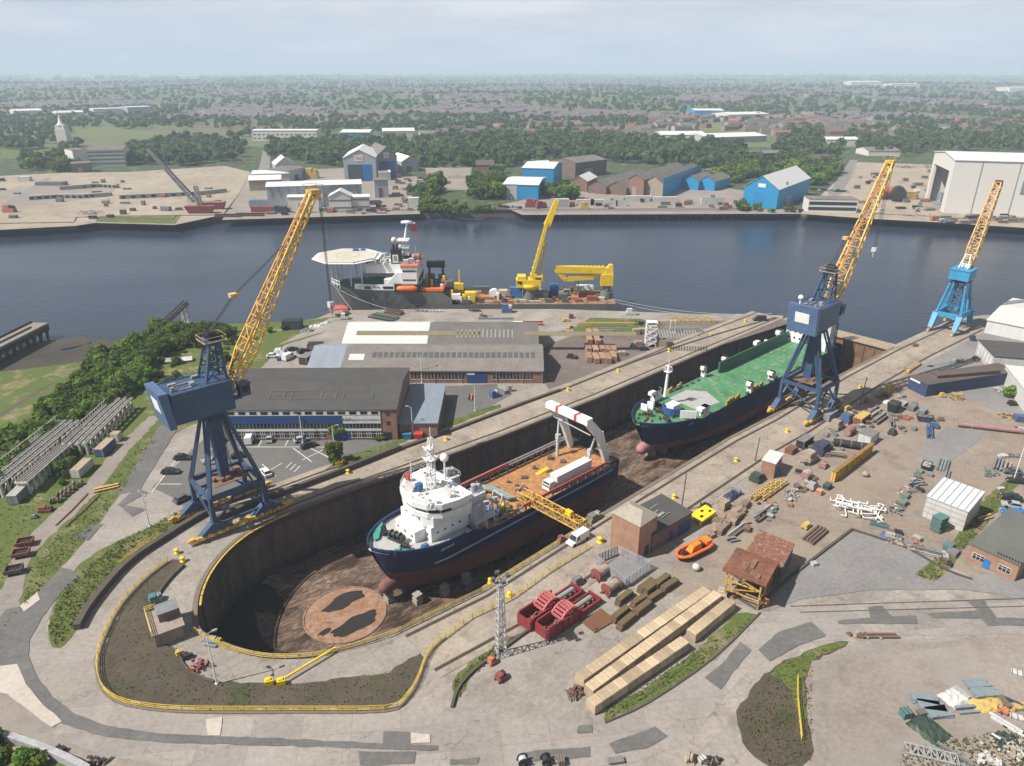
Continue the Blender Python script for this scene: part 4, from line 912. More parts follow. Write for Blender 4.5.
bl = MB(); bl.lathe([(.01, 0), (1.6, .5), (2.2, 1.8), (2.3, 9)], n=12); b_ = bl.build('bulbous_bow', mat('bulb_red', (.40, .07, .06), .6), S3); b_.rotation_euler = (0, R(90), 0); b_.location = (-1.5, -2.5, -4.4)
wb = MB(); e = [p for p in E3 if 9 < p[0] < 34]
for a, c_ in zip(e, e[1:]):
    for s in (1, -1): wb.hexa([(a[0], s * a[1], 6.9), (c_[0], s * c_[1], 6.9), (c_[0], s * (c_[1] - .3), 6.9), (a[0], s * (a[1] - .3), 6.9), (a[0], s * a[1], 9.3), (c_[0], s * c_[1], 9.3), (c_[0], s * (c_[1] - .3), 9.3), (a[0], s * (a[1] - .3), 9.3)])
WB = wb.build('white_bulwark', M_SHIPW, S3)
po = MB()
for u in (367, 388): p = s3(u, 283, -HB - .03); po.box((p.x, -HB - .0, 8.0), (4.2 if u > 380 else 2.6, .12, 1.1))
for u in (374, 378, 383): p = s3(u, 283, -HB); po.box((p.x, -HB, 8.2), (.5, .12, .5))
po.build('bulwark_opening', M_BLACK, WB)
hc = s3(347.5, 255, 0); r_ = 13.6
hl = MB(); hl.prism([(hc.x + r_ * math.cos(R(22.5 + 45 * k)), r_ * .98 * math.sin(R(22.5 + 45 * k))) for k in range(8)], hc.z - .6, hc.z); HD = hl.build('helideck', M_HELI, S3)
ln_ = MB()
for k in range(8):
    a0, a1 = R(22.5 + 45 * k), R(67.5 + 45 * k)
    ln_.beam((hc.x + (r_ - .6) * math.cos(a0), (r_ - .6) * .98 * math.sin(a0), hc.z + .03), (hc.x + (r_ - .6) * math.cos(a1), (r_ - .6) * .98 * math.sin(a1), hc.z + .03), .4, .04)
    ln_.beam((hc.x + (r_ + 1) * math.cos(a0), (r_ + 1) * .98 * math.sin(a0), hc.z - .5), (hc.x + (r_ + 1) * math.cos(a1), (r_ + 1) * .98 * math.sin(a1), hc.z - .5), 1.6, .1)
ln_.build('deck_edge_line', M_WHITE, HD)
ln_ = MB()
for k in range(24):
    a0, a1 = R(15 * k), R(15 * k + 15); ln_.beam((hc.x + 5 * math.cos(a0), 5 * math.sin(a0), hc.z + .04), (hc.x + 5 * math.cos(a1), 5 * math.sin(a1), hc.z + .04), .8, .04)
ln_.bz(hc.x - 1.6, hc.x - 1.0, -1.6, 1.6, hc.z + .02, hc.z + .05); ln_.bz(hc.x + 1.0, hc.x + 1.6, -1.6, 1.6, hc.z + .02, hc.z + .05); ln_.bz(hc.x - 1, hc.x + 1, -.3, .3, hc.z + .02, hc.z + .06)
ln_.build('landing_circle', mat('heli_ochre', (.52, .42, .25), .8), HD)
bg_ = MB(); bg_.box((hc.x + 2, 8, hc.z + .5), (2.4, 1.4, 1)); bg_.box((hc.x + 5, 9, hc.z + .4), (1.6, 1.6, .8)); pieces(bg_, 'deck_box', mat('gear_blue', (.03, .13, .32)), HD)
su = MB()
for u in (330, 336.5, 351, 362):
    p = s3(u, 280, -6)
    for y in (-6, 6): su.tube((max(p.x, 2.5), y * (.6 if p.x < 5 else 1), 6.8), (max(p.x, .2), y, hc.z - .6), .32)
su.tube((4, -5, 7), (-1.5, -5, hc.z - .6), .25); su.tube((4, 5, 7), (-1.5, 5, hc.z - .6), .25); rail(su, [(1.2, -3, 7), (6, -8.5, 7)], 3, .25, 2)
pieces(su, 'helideck_strut', M_SHIPW, S3)
xa = s3(383, 280, -HB).x; xb = s3(418, 280, -HB).x; xw = s3(401, 275, -HB).x
ac = MB(); ac.bz(xa, xb, -9, 9, 7, 11); ac.hexa([(xa + 1, -9.6, 9), (xb, -9.6, 9), (xb, 9.6, 9), (xa + 1, 9.6, 9), (xw - 2, -9.6, 14.2), (xb, -9.6, 14.2), (xb, 9.6, 14.2), (xw - 2, 9.6, 14.2)])
ac.bz(xw, xb - .5, -10.6, 10.6, 6, 14.4); ac.bz(xw, xb, -10.8, 10.8, 15.6, 16.6); ac.bz(xw + .3, xb - .6, -10.3, 10.3, 14.4, 15.6); ac.bz(xa - 8, xw + 1, -6, 8, 13, 17); AC = ac.build('accommodation', M_SHIPW, S3)
wn = MB()
for k in range(6): wn.box((xw + 1.1 + k * (xb - xw - 1.6) / 6, -10.32, 15), ((xb - xw) / 8, .08, .95))
for k in range(5): wn.box((xw + 1.2 + k * (xb - xw - 1.6) / 5, -10.62, 11.2), (.9, .06, .7))
wn.build('window', M_WIND, AC)
rb_ = MB(); rb_.bz(xw - .2, xb + .2, -11, 11, 16.6, 17.5); rb_.build('red_roof_band', mat('coral_red', (.58, .16, .12), .6), AC)
fn = MB(); pf = s3(396, 258, -4); fn.bz(pf.x - 2, pf.x + 2.2, -5.6, -1.6, 15, pf.z + 4); fn.tube((pf.x - .8, -4, pf.z + 4), (pf.x - .8, -4, pf.z + 6), .5); fn.tube((pf.x + .8, -4, pf.z + 4), (pf.x + .8, -4, pf.z + 6), .5); FN = fn.build('funnel', M_BLACK, S3)
pl = MB(); pl.bz(pf.x - 1.2, pf.x + 1.2, -5.68, -5.6, pf.z - 1.6, pf.z + 1.8); pl.build('funnel_panel', M_WHITE, FN); text('B', 3.0, 'funnel_letter', M_BLACK, FN, (pf.x, -5.72, pf.z + .1), (R(90), 0, 0), .01)
ms = MB(); pm = s3(405, 250, 0); pt_ = s3(408, 223, 0)
ms.lattice((pm.x - 3, 0, 17), (pm.x, 0, pt_.z - 8), 2.4, 2.4, 1.4, 1.4, 5, .3); ms.tube((pm.x, 0, pt_.z - 8), (pt_.x - .5, 0, pt_.z), .55, .35); ms.beam((pt_.x - 3, 0, pt_.z), (pt_.x + 3, 0, pt_.z), .6, .5); ms.lathe([(.2, -.6), (2.4, 0), (2.6, .4), (.1, .5)], (pt_.x - .5, 0, pt_.z + .3), 12)
for z in (20, 23, 26): ms.bz(pm.x - 3, pm.x + 2, -3, 3, z, z + .25); rail(ms, [(pm.x - 3, -3, z), (pm.x + 2, -3, z)], 1.1, .1)
ms.build('mast', M_SHIPW, S3)
fl_ = MB(); fl_.bz(pt_.x + 1.2, pt_.x + 3.8, -.05, .05, pt_.z - 3.6, pt_.z - 1); fl_.build('flag', M_REDP, S3)
rd = MB(); p = s3(394, 240, -2); rd.ball((p.x, -2, p.z), 1.3); rd.tube((p.x, -2, 17), (p.x, -2, p.z - 1), .4); p = s3(422, 256, 3); rd.ball((p.x, 3, p.z), 1.5); rd.tube((p.x, 3, 17), (p.x, 3, p.z - 1), .5); rd.build('radome', mat('radome_cream', (.66, .56, .46), .5), S3)
rg = MB()
for k in range(26): rg.box((rnd.uniform(xa - 6, xb), rnd.uniform(-8, 8), rnd.choice((17.3, 18.3))), (rnd.uniform(.6, 2.4), rnd.uniform(.6, 2), rnd.uniform(1.0, 3)), rnd.random())
for k in range(5): x = rnd.uniform(xw, xb); rg.tube((x, -8 + k * 3.4, 17), (x, -8 + k * 3.4, 22), .1)
rail(rg, [(xa - 8, -6, 17), (xw, -6, 17)], 1.2, .1); rail(rg, [(xw, -10.8, 17.5), (xb, -10.8, 17.5)], 1.2, .1); rg.build('roof_gear', mat('bridge_gear2', (.50, .52, .50), .6, rust=.1), AC)
gb = MB(); gb.box((xw + 1, 2, 18.6), (4, 3, 1.6)); gb.box((xa + 3, -4.5, 7.5), (10, 4, .3)); gb.build('green_gear', mat('gear_green', (.10, .28, .18), .6), AC)
lc = MB(); p = s3(407, 287, -HB); lc.bz(p.x - 5.4, p.x + 5.8, -HB - .1, -HB + 2, 6.2, 9.4); lc.build('boat_recess', M_BLACK, S3)
lb = MB(); lb.lathe([(.05, -4.6), (.9, -4.0), (1.25, -2.6), (1.3, 2.6), (.9, 4.0), (.05, 4.6)], n=12); lo = lb.build('lifeboat', M_ORANGE, S3); lo.rotation_euler = (0, R(90), 0); lo.location = (p.x, -HB - .4, 7.8)
rb_ = MB(); p = s3(434, 289, -HB + 2); rb_.prism([(p.x - 5, -HB + .8), (p.x + 4, -HB + .6), (p.x + 4.5, -HB + 3), (p.x - 5, -HB + 3.2), (p.x - 6.8, -HB + 2)], 6.2, 7.4); rb_.beam((p.x + 3, -HB + 2, 6), (p.x + 5.6, -HB + 2, 10.5), .7); rb_.build('rescue_boat', M_ORANGE, S3)
def s3box(name, m_, lst):
    mb = MB()
    for u, v, yo, a, b2, h in lst:
        p = s3(u, v, yo); z0 = 5.8 if u < 452 else .6; mb.box((p.x, yo, z0 + h / 2 * (.6 if u < 452 else 1)), (a, b2, h * (.6 if u < 452 else 1)))
    return pieces(mb, name, m_, S3)
mb = MB()
p = s3(436, 268, 6); mb.beam((p.x - 3, 6, 5.8), (p.x - 3, 6, 15), .9); mb.beam((p.x + 3, 6, 5.8), (p.x + 3, 6, 15), .9); mb.bz(p.x - 4, p.x + 4, 5, 7, 12.6, 15.4); mb.beam((p.x - 3, 6, 7), (p.x + 3, 6, 7), .5); mb.build('black_gantry', M_BLACK, S3)
s3box('yellow_machinery', M_YBRIGHT, [(444, 285, 1, 1.2, 1.2, 7), (452, 292, -6, 1, 1, 5), (470, 293, -7, 4.5, 3.4, 4.5), (464, 293, -8, 1.6, 2, 3.6), (459, 285, 5, 4, 3, 5), (459, 272, 5, .6, .6, 11), (432, 285, -3, 1, 1, 6), (427, 283, 2, .8, .8, 8)])
s3box('white_machinery', M_SHIPW, [(456, 292, -8.5, 3.6, 2.6, 4), (461, 300, -10, .8, .8, 3.2), (469, 300, -10, .8, .8, 3.2), (498, 297, -3, 1, 3, 3), (585, 285, 7, 8, 3, 3.4), (442, 293, -6, 1.2, 1.2, 4)])
s3box('dark_machinery', M_DKGREY, [(456, 302, -10, 3.2, 2, 2), (466, 302, -10, 3.2, 2, 2), (437, 300, -10.4, 1.6, .8, 1), (447, 290, 0, 5, 4, 4), (480, 288, 7, 8, 3, 3), (490, 296, 5, 5, 3, 1.4), (540, 300, -2, 7, 5, 3), (548, 300, 2, 4, 5, 2), (505, 300, -7, 3, 2, 1.6), (563, 300, -3, 4, 3, 2.6), (430, 275, 4, 4, 3, 7), (442, 278, 6, 3, 2, 6)])
for n_, m_ in (('rusty_deck_gear', M_RUSTY), ('dark_deck_gear', M_DKGREY), ('tan_deck_gear', mat('gear_tan', (.36, .25, .14), .8))): s3box(n_, m_, [(rnd.uniform(458, 600), 300, rnd.uniform(-9, 9), rnd.uniform(.8, 3.5), rnd.uniform(.6, 2), rnd.uniform(.6, 2.4)) for _ in range(16)])
s3box('blue_container', mat('box_blue', (.03, .16, .38), .6), [(516, 292, 0, 5.4, 3, 4.6), (554, 288, 3, 4, 3.6, 5)])
s3box('orange_deck_gear', mat('gear_rust_orange', (.42, .17, .06), .7, rust=.2), [(486, 299, -2, 6, 4, 1.2), (478, 300, -6, 3, 3, 1.6), (586, 291, 2, 5, 2.4, 2.2), (575, 296, -3, 3, 4, 1.4), (496, 303, -9, 2, 1.6, 1.4), (510, 303, -9, 2, 1.4, 1.2)])
s3box('red_deck_gear', mat('gear_dull_red', (.26, .07, .05), .7), [(592, 300, -5, 4.6, 2, 2), (578, 300, -6, 3, 3, 1.2), (583, 294, 1, 4, 2, 1.4)])
s3box('pale_deck_gear', mat('gear_pale', (.45, .42, .36), .8), [(475, 296, 4, 3, 2, 1.4), (503, 292, 6, 4, 3, 1.6), (523, 304, -8, 3, 1.2, 1.3), (567, 292, 5, 3, 2, 2), (600, 300, -4, 4, 2, 1.2), (488, 303, -9.4, 3, .8, 1.0), (535, 305, -9, 5, 1, 1.1)])
rl = MB(); p = s3(494, 293, -2); rl.tube((p.x, -3.5, 2.8), (p.x, -1, 2.8), 2.2, n=16); rl.build('cable_reel', M_SHIPW, S3)
sr_ = MB(); e = [q for q in E3 if q[0] > 57]; rail(sr_, [(q[0], -q[1] + .3, .7) for q in e], 1.2, .1, 3); rail(sr_, [(q[0], q[1] - .3, .7) for q in e], 1.2, .1, 3); sr_.build('side_rail', M_HULLG, S3)
for i in range(1): pass
a = s3(530, 300, -2); CRA = MB(); CRA.tube((a.x, -2, .6), (a.x, -2, 5.6), 3.4, 3.0, n=18); CRA.build('crane_pedestal', M_HULLG, S3)
h = MB(); h.lathe([(3.2, 5.2), (4.0, 6), (4.4, 7.4), (0, 7.5)], (a.x, -2, 0), 16); h.bz(a.x - 6.2, a.x + 4.6, -5, 1, 6.2, 9.6); h.bz(a.x - 5.6, a.x - 2, -4.6, .6, 9.6, 11); h.bz(a.x + 1.6, a.x + 5.4, -4.4, -.6, 8.4, 11.2); CB_ = h.build('crane_house', M_YBRIGHT, S3)
b0 = s3(530, 277, -2); b1 = s3(547, 222, -2); b2_ = s3(557, 200, -2)
h = MB()
for y in (-3.4, -.6): h.beam((b0.x, y, b0.z - 3), (b1.x, y, b1.z), 1.1, 1.2)
for k in range(9): q = b0.lerp(b1, (k + .5) / 9); h.beam((q.x, -3.4, q.z), (q.x, -.6, q.z), .6)
h.beam((b1.x, -2, b1.z - 1.5), (b2_.x, -2, b2_.z), 3.4, 2.8, 1.8, 1.8); h.build('crane_boom', M_YBRIGHT, S3)
h = MB(); q = b0.lerp(b1, .04); h.tube((q.x + 3.4, -2, 9), (q.x + 6.2, -2, 26), .5); h.build('boom_ram', mat('ram_yellow', (.55, .42, .05), .5), S3)
h = MB(); h.tube((b2_.x, -2, b2_.z), (b2_.x + .2, -2, b2_.z - 12), .08, n=4); h.build('wire_rope', M_ROPE, S3)
h = MB(); h.tube((a.x - 4, -5.05, 8), (a.x - 4, -4.9, 8), .5); h.box((a.x - 4.6, -5.02, 8.6), (2, .1, 1)); h.box((a.x + 3.4, -4.42, 9.8), (2.6, .1, 1.4)); h.build('cab_window', M_GLASS, CB_)
a = s3(606, 300, -1); h = MB(); h.tube((a.x, -1, .6), (a.x, -1, 6.5), 1.9, 1.7, n=16); h.tube((a.x, -1, .6), (a.x, -1, 3.5), 2.9, 2.7, n=16); h.build('crane_pedestal', M_HULLG, S3)
t0 = s3(606, 270, -1); t1 = s3(551, 272, -1); zt = t0.z
h = MB(); h.bz(a.x - 3, a.x + 2.4, -3, 1, 6.5, 11.5); h.hexa([(a.x - 2, -2.6, 11.4), (a.x + 2.4, -2.6, 11.4), (a.x + 2.4, .6, 11.4), (a.x - 2, .6, 11.4), (a.x + .6, -2.2, 15.6), (a.x + 2, -2.2, 15.6), (a.x + 2, .2, 15.6), (a.x + .6, .2, 15.6)]); h.build('crane_house', M_YBRIGHT, S3)
h = MB(); h.beam((a.x, -1, 13), (a.x - 22.5, -1, 13.6), 2.4, 2.6, 2.2, 3.0); h.beam((a.x - 17, -1, 9.9), (a.x - 4, -1, 11), 1.5, 1.3); h.beam((a.x - 22.5, -1, 13.6), (a.x - 18, -1, 8.8), 2, 2.2, 1.6, 2); h.beam((a.x - 18, -1, 9), (a.x - 6, -1, 10), 1.4, 1.8)
for k in range(12): h.box((a.x - 2 - k * 1.7, -1, 14.7), (.8, 1.6, .5))
h.build('crane_boom', M_YBRIGHT, S3)
h = MB(); h.lattice((a.x - 13, -1, .6), (a.x - 13, -1, 9), 1.6, 1.6, 1.2, 1.2, 5, .25); h.build('boom_rest', M_HULLG, S3)
M_MR = mat('mooring_rope', (.45, .44, .42), .9)
def rope(a, b, sag, label, r=.09):
    mb = MB(); a = Vector(a); b = Vector(b); pts = [a.lerp(b, k / 14) - Vector((0, 0, sag * 4 * (k / 14) * (1 - k / 14))) for k in range(15)]
    mb.path(pts, r, 4); return mb.build('mooring_rope', M_MR, label=label, cat='rope', group='mooring ropes of the grey ship')
rope((X0 + 3, YC - 5, 6.4), P(389, 309, .3), 1.0, 'pale mooring rope from the grey bow slanting to the quay')
rope((X0 + 3, YC - 4, 6.2), P(352, 309.8, .3), .5, 'short pale mooring rope dropping from the grey bow to the quay corner')
rope((X1 - 2, YC - 6, .8), P(742, 314.5, .3), 2.4, 'lower long rope from the grey stern to the quay')
rope((X1 - 2, YC - 3, 1), P(772, 313.8, .3), 2.6, 'upper long rope from the grey stern to the quay')
# ================================================================ buildings on the near side
M_BRICK = None
def brickmat(name, c1, c2, mortar=(.28, .25, .22), sc=1.0):
    if name in _mats: return _mats[name]
    m, t, b = base_mat(name); L = t.links; tc = nd(t, 'ShaderNodeTexCoord'); v = tc.outputs['Object']
    sp_ = nd(t, 'ShaderNodeSeparateXYZ'); L.new(v, sp_.inputs[0]); ad = nd(t, 'ShaderNodeMath', operation='ADD'); L.new(sp_.outputs[0], ad.inputs[0]); L.new(sp_.outputs[1], ad.inputs[1])
    cb = nd(t, 'ShaderNodeCombineXYZ'); L.new(ad.outputs[0], cb.inputs[0]); L.new(sp_.outputs[2], cb.inputs[1])
    br = nd(t, 'ShaderNodeTexBrick'); br.inputs['Scale'].default_value = 4.4 * sc; br.inputs['Mortar Size'].default_value = .03
    br.inputs['Color1'].default_value = (*c1, 1); br.inputs['Color2'].default_value = (*c2, 1); br.inputs['Mortar'].default_value = (*mortar, 1); L.new(cb.outputs[0], br.inputs['Vector'])
    n = noi(t, v, .5, 5); c = mixc(t, .6, br.outputs['Color'], ramp(t, n, [(.3, (.55, .52, .5)), (.7, (1.15, 1.1, 1.1))]), 'MULTIPLY')
    L.new(c, b.inputs['Base Color']); b.inputs['Roughness'].default_value = .9; bump(t, b, br.outputs['Fac'], -.3, .02); _mats[name] = m; return m
M_BRICK = brickmat('red_brick', (.30, .135, .085), (.23, .10, .065)); M_BRICKO = brickmat('orange_brick', (.42, .20, .11), (.35, .165, .09)); M_BRICKD = brickmat('dark_brick', (.16, .085, .065), (.12, .065, .05))
def roofmat(name, col, rib=1.0, stain=.4, var=.2):
    return mat(name, col, .85, var=var, sc=.22, stripe=rib, streak=stain)
M_RDARK = roofmat('roof_dark_felt', (.075, .072, .07)); M_RGREY = roofmat('roof_grey_sheet', (.20, .185, .17)); M_RWHITE = roofmat('roof_white_sheet', (.60, .60, .585), stain=.3, var=.06); M_RBLUE = roofmat('roof_pale_blue_sheet', (.25, .29, .35), stain=.2)
M_RBROWN = roofmat('roof_brown_sheet', (.11, .085, .075)); M_RRUST = mat('roof_rust', (.20, .085, .05), .9, var=.35, sc=.5, rust=.3, rustcol=(.12, .05, .035), stripe=1.2)
M_CLAD = mat('cladding_white', (.66, .66, .64), .6, var=.06, stripe=1.6, streak=.15); M_DOORB = mat('door_blue', (.025, .07, .20), .5, stripe=1.2)
M_FRAME = mat('window_frame_white', (.66, .66, .64), .6)
M_SKYL = mat('skylight_sheet', (.10, .10, .105), .3); M_GUT = mat('gutter_grey', (.28, .27, .26), .7)
def frame_of(a, b, d=None):
    """local frame of a front wall from ground pixel a to ground pixel b: origin, direction angle, length"""
    A = P(*a); B = P(*b); return A, math.atan2((B - A).y, (B - A).x), (B - A).length
def win_row(parent, x0, x1, n, z, w_, h, y=-.0, m=None, frame=True, mull=2, name='window'):
    for k in range(n):
        x = x0 + (x1 - x0) * (k + .5) / n
        f = MB(); f.bz(x - w_ / 2 - .08, x + w_ / 2 + .08, y - .05, y + .02, z - .08, z + h + .08); fr_ = f.build(name, M_FRAME, parent)
        g_ = MB(); g_.bz(x - w_ / 2, x + w_ / 2, y - .07, y - .04, z, z + h); g_.build('pane', M_GLASS, fr_)
        if mull:
            q = MB()
            for j in range(1, mull + 1): q.bz(x - w_ / 2 + w_ * j / (mull + 1) - .03, x - w_ / 2 + w_ * j / (mull + 1) + .03, y - .1, y - .06, z, z + h)
            q.bz(x - w_ / 2, x + w_ / 2, y - .1, y - .06, z + h * .62, z + h * .62 + .05); q.build('glazing_bar', M_FRAME, fr_)
def gable(mb, x0, x1, y0, y1, z0, zr, over=.25, th=.18, axis='x', slots=None):
    """two roof slopes as slabs, ridge along x (or y)"""
    def slab(a, b, c, d): mb.hexa([a, b, c, d] + [(p[0], p[1], p[2] + th) for p in (a, b, c, d)])
    if axis == 'x':
        ym = (y0 + y1) / 2; s = (zr - z0) / (ym - y0)
        slab((x0 - over, y0 - over, z0 - s * over), (x1 + over, y0 - over, z0 - s * over), (x1 + over, ym, zr), (x0 - over, ym, zr)); slab((x0 - over, ym, zr), (x1 + over, ym, zr), (x1 + over, y1 + over, z0 - s * over), (x0 - over, y1 + over, z0 - s * over))
    else:
        xm = (x0 + x1) / 2; s = (zr - z0) / (xm - x0)
        slab((x0 - over, y0 - over, z0 - s * over), (xm, y0 - over, zr), (xm, y1 + over, zr), (x0 - over, y1 + over, z0 - s * over)); slab((xm, y0 - over, zr), (x1 + over, y0 - over, z0 - s * over), (x1 + over, y1 + over, z0 - s * over), (xm, y1 + over, zr))
def walls_gable(mb, x0, x1, y0, y1, z, zr, axis='x'):
    mb.bz(x0, x1, y0, y1, -.2, z)
    if axis == 'x':
        ym = (y0 + y1) / 2
        mb.add([(x0, y0, z), (x0, y1, z), (x0, ym, zr), (x1, y0, z), (x1, y1, z), (x1, ym, zr)], [(0, 2, 1), (3, 4, 5), (0, 3, 5, 2), (1, 2, 5, 4)])
    else:
        xm = (x0 + x1) / 2
        mb.add([(x0, y0, z), (x1, y0, z), (xm, y0, zr), (x0, y1, z), (x1, y1, z), (xm, y1, zr)], [(0, 1, 2), (3, 5, 4), (0, 2, 5, 3), (1, 4, 5, 2)])
A, az, ln = frame_of((408, 383), (543, 383.4))
xl = -(P(408, 383) - P(308, 383)).length
B = thing('workshop', 'long brick workshop with two grey sheeted gable roofs and rows of small roof lights', 'workshop', A, az)
EH, RH, D1 = 4.4, 8.2, 24.0
mb = MB(); walls_gable(mb, xl, ln, 0, D1, EH, RH - .1); walls_gable(mb, xl + 6, ln - 1, D1 + .01, D1 + 24, EH, RH - .1); WL = mb.build('wall', M_BRICK, B)
rf = MB(); gable(rf, xl + 11, ln, 0, D1, EH, RH); R1 = rf.build('roof', M_RGREY, B)
rf = MB(); gable(rf, xl, xl + 10.7, 0, D1, EH, RH); rf.build('roof', M_RBLUE, B)
rf = MB(); gable(rf, xl + 36, ln - 1, D1 + .02, D1 + 24, EH, RH); R2 = rf.build('roof', mat('roof_dark_grey_sheet', (.145, .135, .13), .85, var=.2, sc=.22, stripe=1.0, streak=.4), B)
rf = MB(); gable(rf, xl + 6, xl + 35.7, D1 + .02, D1 + 24, EH, RH); R3 = rf.build('roof', M_RWHITE, B)
sl_ = MB(); s = (RH - EH) / (D1 / 2)
def on_slope(x, y, w_, l, y0=0, up=.2):  # small slab lying on the front slope
    z0 = EH + s * (y - y0) + up; z1 = EH + s * (y + l - y0) + up
    sl_.hexa([(x, y, z0), (x + w_, y, z0), (x + w_, y + l, z1), (x, y + l, z1), (x, y, z0 + .06), (x + w_, y, z0 + .06), (x + w_, y + l, z1 + .06), (x, y + l, z1 + .06)])
for k in range(29): on_slope(xl + 20 + k * (ln - xl - 22) / 29, 6, 1.3, 2.6)
sl_.build('roof_light', M_SKYL, R1)
sl_ = MB(); on_slope(xl + 12.5, 4.6, 5, 3); sl_.build('pale_sheet', M_RWHITE, R1)
sl_ = MB(); on_slope(xl + 10, D1 + 4.6, 44, 2.4, D1); on_slope(xl + 70, D1 + 4.6, 40, 2.2, D1); pieces(sl_, 'roof_light', mat('aged_rooflight', (.20, .17, .10), .6), R2)
sl_ = MB()
for k in range(14): on_slope(xl + 46 + k * 1.5, D1 + 3.5, .5, 4.5, D1); on_slope(xl + 118 + k * 1.0, D1 + 3.5, .4, 4.5, D1)
sl_.build('roof_light', mat('pale_rooflight', (.26, .265, .27), .5), R2)
for k in range(18):
    x = 2 + k * (ln - 4) / 18
    if abs(x - ln * .51) < 4: continue
    f = MB(); f.bz(x - .8, x + .8, -.06, .02, 1.4, 3.4); fr_ = f.build('window', M_GLASS, B)
    q = MB(); q.bz(x - .9, x + .9, -.1, .0, 1.25, 1.4); q.bz(x - .03, x + .03, -.09, -.05, 1.4, 3.4); q.build('sill', M_FRAME, fr_)
f = MB(); f.bz(ln * .51 - 3.2, ln * .51 + 3.2, -.12, .02, 0, 4.0); dr = f.build('door', M_DOORB, B)
f = MB(); f.bz(ln * .51 - 3.1, ln * .51 - .6, -.16, -.12, 3.0, 3.7); f.build('sign', M_WHITE, dr)
f = MB()
for x in (ln * .2, ln * .4, ln * .66, ln * .85, ln - .3): f.tube((x, -.15, 0), (x, -.15, EH), .09, n=6)
f.beam((0, -.32, EH - .05), (ln, -.32, EH - .05), .2, .18); f.build('gutter', M_GUT, B)
A, az, ln = frame_of((212, 441), (398, 440))
B = thing('office_building', 'two storey brick office with white and dark blue facade band and dark felt roof', 'office', A, az)
D = 29; H = 9.2
mb = MB(); mb.bz(0, ln, 0, D, 0, H); mb.add([(0, 0, H), (0, D, H), (0, D * .5, H + 2.2), (ln, 0, H), (ln, D, H), (ln, D * .5, H + 2.2)], [(0, 2, 1), (3, 4, 5)]); mb.build('wall', M_BRICK, B)
rf = MB(); gable(rf, 0, ln, 0, D, H, H + 2.2, .3, .2); RF = rf.build('roof', M_RDARK, B)
x0, x1 = ln * .10, ln * .915
f = MB(); f.bz(x0, x1, -.16, -.0, 7.6, 9.05); f.bz(x0, x1, -.14, 0, 2.9, 3.6); f.bz(x1 - ln * .20, x1, -.18, 0, 5.2, 7.4); FC = f.build('white_band', M_CLAD, B)
f = MB(); f.bz(x0, x1 - ln * .203, -.18, 0, 5.2, 7.4); f.build('blue_band', M_DOORB, B)
f = MB(); f.bz(x0, x1, -.08, 0, 3.6, 5.2); f.build('window_strip', M_GLASS, B)
f = MB()
for k in range(44): x = x0 + (x1 - x0) * k / 43; f.bz(x - .05, x + .05, -.12, -.08, 3.6, 5.2)
f.build('window_bar', M_GUT, B)
for k in range(14):
    x = x0 + 1.4 + (x1 - x0 - 2.8) * k / 13; f = MB(); f.bz(x - .95, x + .95, -.19, -.15, 7.9, 8.8); f.build('window', M_GLASS, B)
for k in range(16):
    x = x0 + 1.2 + (x1 - x0 - 2) * k / 15
    if 9.2 <= k <= 11.2: continue
    f = MB(); f.bz(x - 1.15, x + 1.15, -.07, 0, .9, 2.7); f2 = f.build('window', M_GLASS, B)
    q = MB()
    for j in (-.55, 0, .55): q.bz(x + j - .05, x + j + .05, -.11, -.07, .9, 2.7)
    q.bz(x - 1.2, x + 1.2, -.11, -.0, .78, .9); q.bz(x - 1.2, x + 1.2, -.11, -.07, 2.0, 2.08); q.build('window_frame', M_FRAME, f2)
xd = x0 + (x1 - x0) * .735; f = MB(); f.bz(xd - 2.4, xd + 2.4, -.12, 0, 0, 3.1); f.build('door', M_DOORB, B)
f = MB()
for z in (4.6, 7.4): f.bz(ln * .955 - .5, ln * .955 + .5, -.06, 0, z, z + 1.1)
f.bz(ln * .945 - 1, ln * .945 + 1.2, -.06, 0, 0, 2.4); f.build('window', M_GLASS, B)
f = MB(); f.bz(ln * .2, ln * .25, -.06, 0, .5, .6); f.build('plaque', M_FRAME, B)
text('A&P', 1.35, 'sign_lettering', mat('sign_navy', (.02, .04, .13), .6), B, (x1 - ln * .18, -.2, 6.3), (R(90), 0, 0))
text('Engineering Solutions', .95, 'sign_lettering', mat('sign_grey', (.14, .17, .25), .6), B, (x1 - ln * .085, -.2, 6.3), (R(90), 0, 0))
f = MB()
for k in range(2):
    xx = ln * (.3 + .28 * k); z = H + 2.2 * .45 + .25
    for a, b_ in (((xx, 5), (xx + 14, 5)), ((xx, 9), (xx + 14, 9)), ((xx, 5), (xx, 9)), ((xx + 14, 5), (xx + 14, 9)), ((xx + 4, 5), (xx + 4, 9)), ((xx + 6, 5), (xx + 6, 9))):
        za = H + 2.2 * a[1] / (D / 2) + .28; zb = H + 2.2 * b_[1] / (D / 2) + .28; f.beam((*a, za), (*b_, zb), .22, .12)
f.build('roof_light', mat('roof_line', (.13, .125, .12), .8), RF)
A, az, ln2 = frame_of((402, 428), (428, 428));
B = thing('annex_building', 'low annex with flat pale blue roof at the end of the office', 'annex', P(399, 437), az)
mb = MB(); mb.bz(.3, 10.6, 0, 26, 0, 4.2); mb.build('wall', M_BRICK, B); mb = MB(); mb.bz(0, 10.9, -.4, 26.3, 4.2, 4.5); mb.build('roof', mat('roof_flat_blue', (.20, .24, .29), .7, var=.15, streak=.1), B)
mb = MB(); mb.bz(2, 2.9, -.06, 0, 0, 2.2); mb.build('door', M_BRICKD, B)
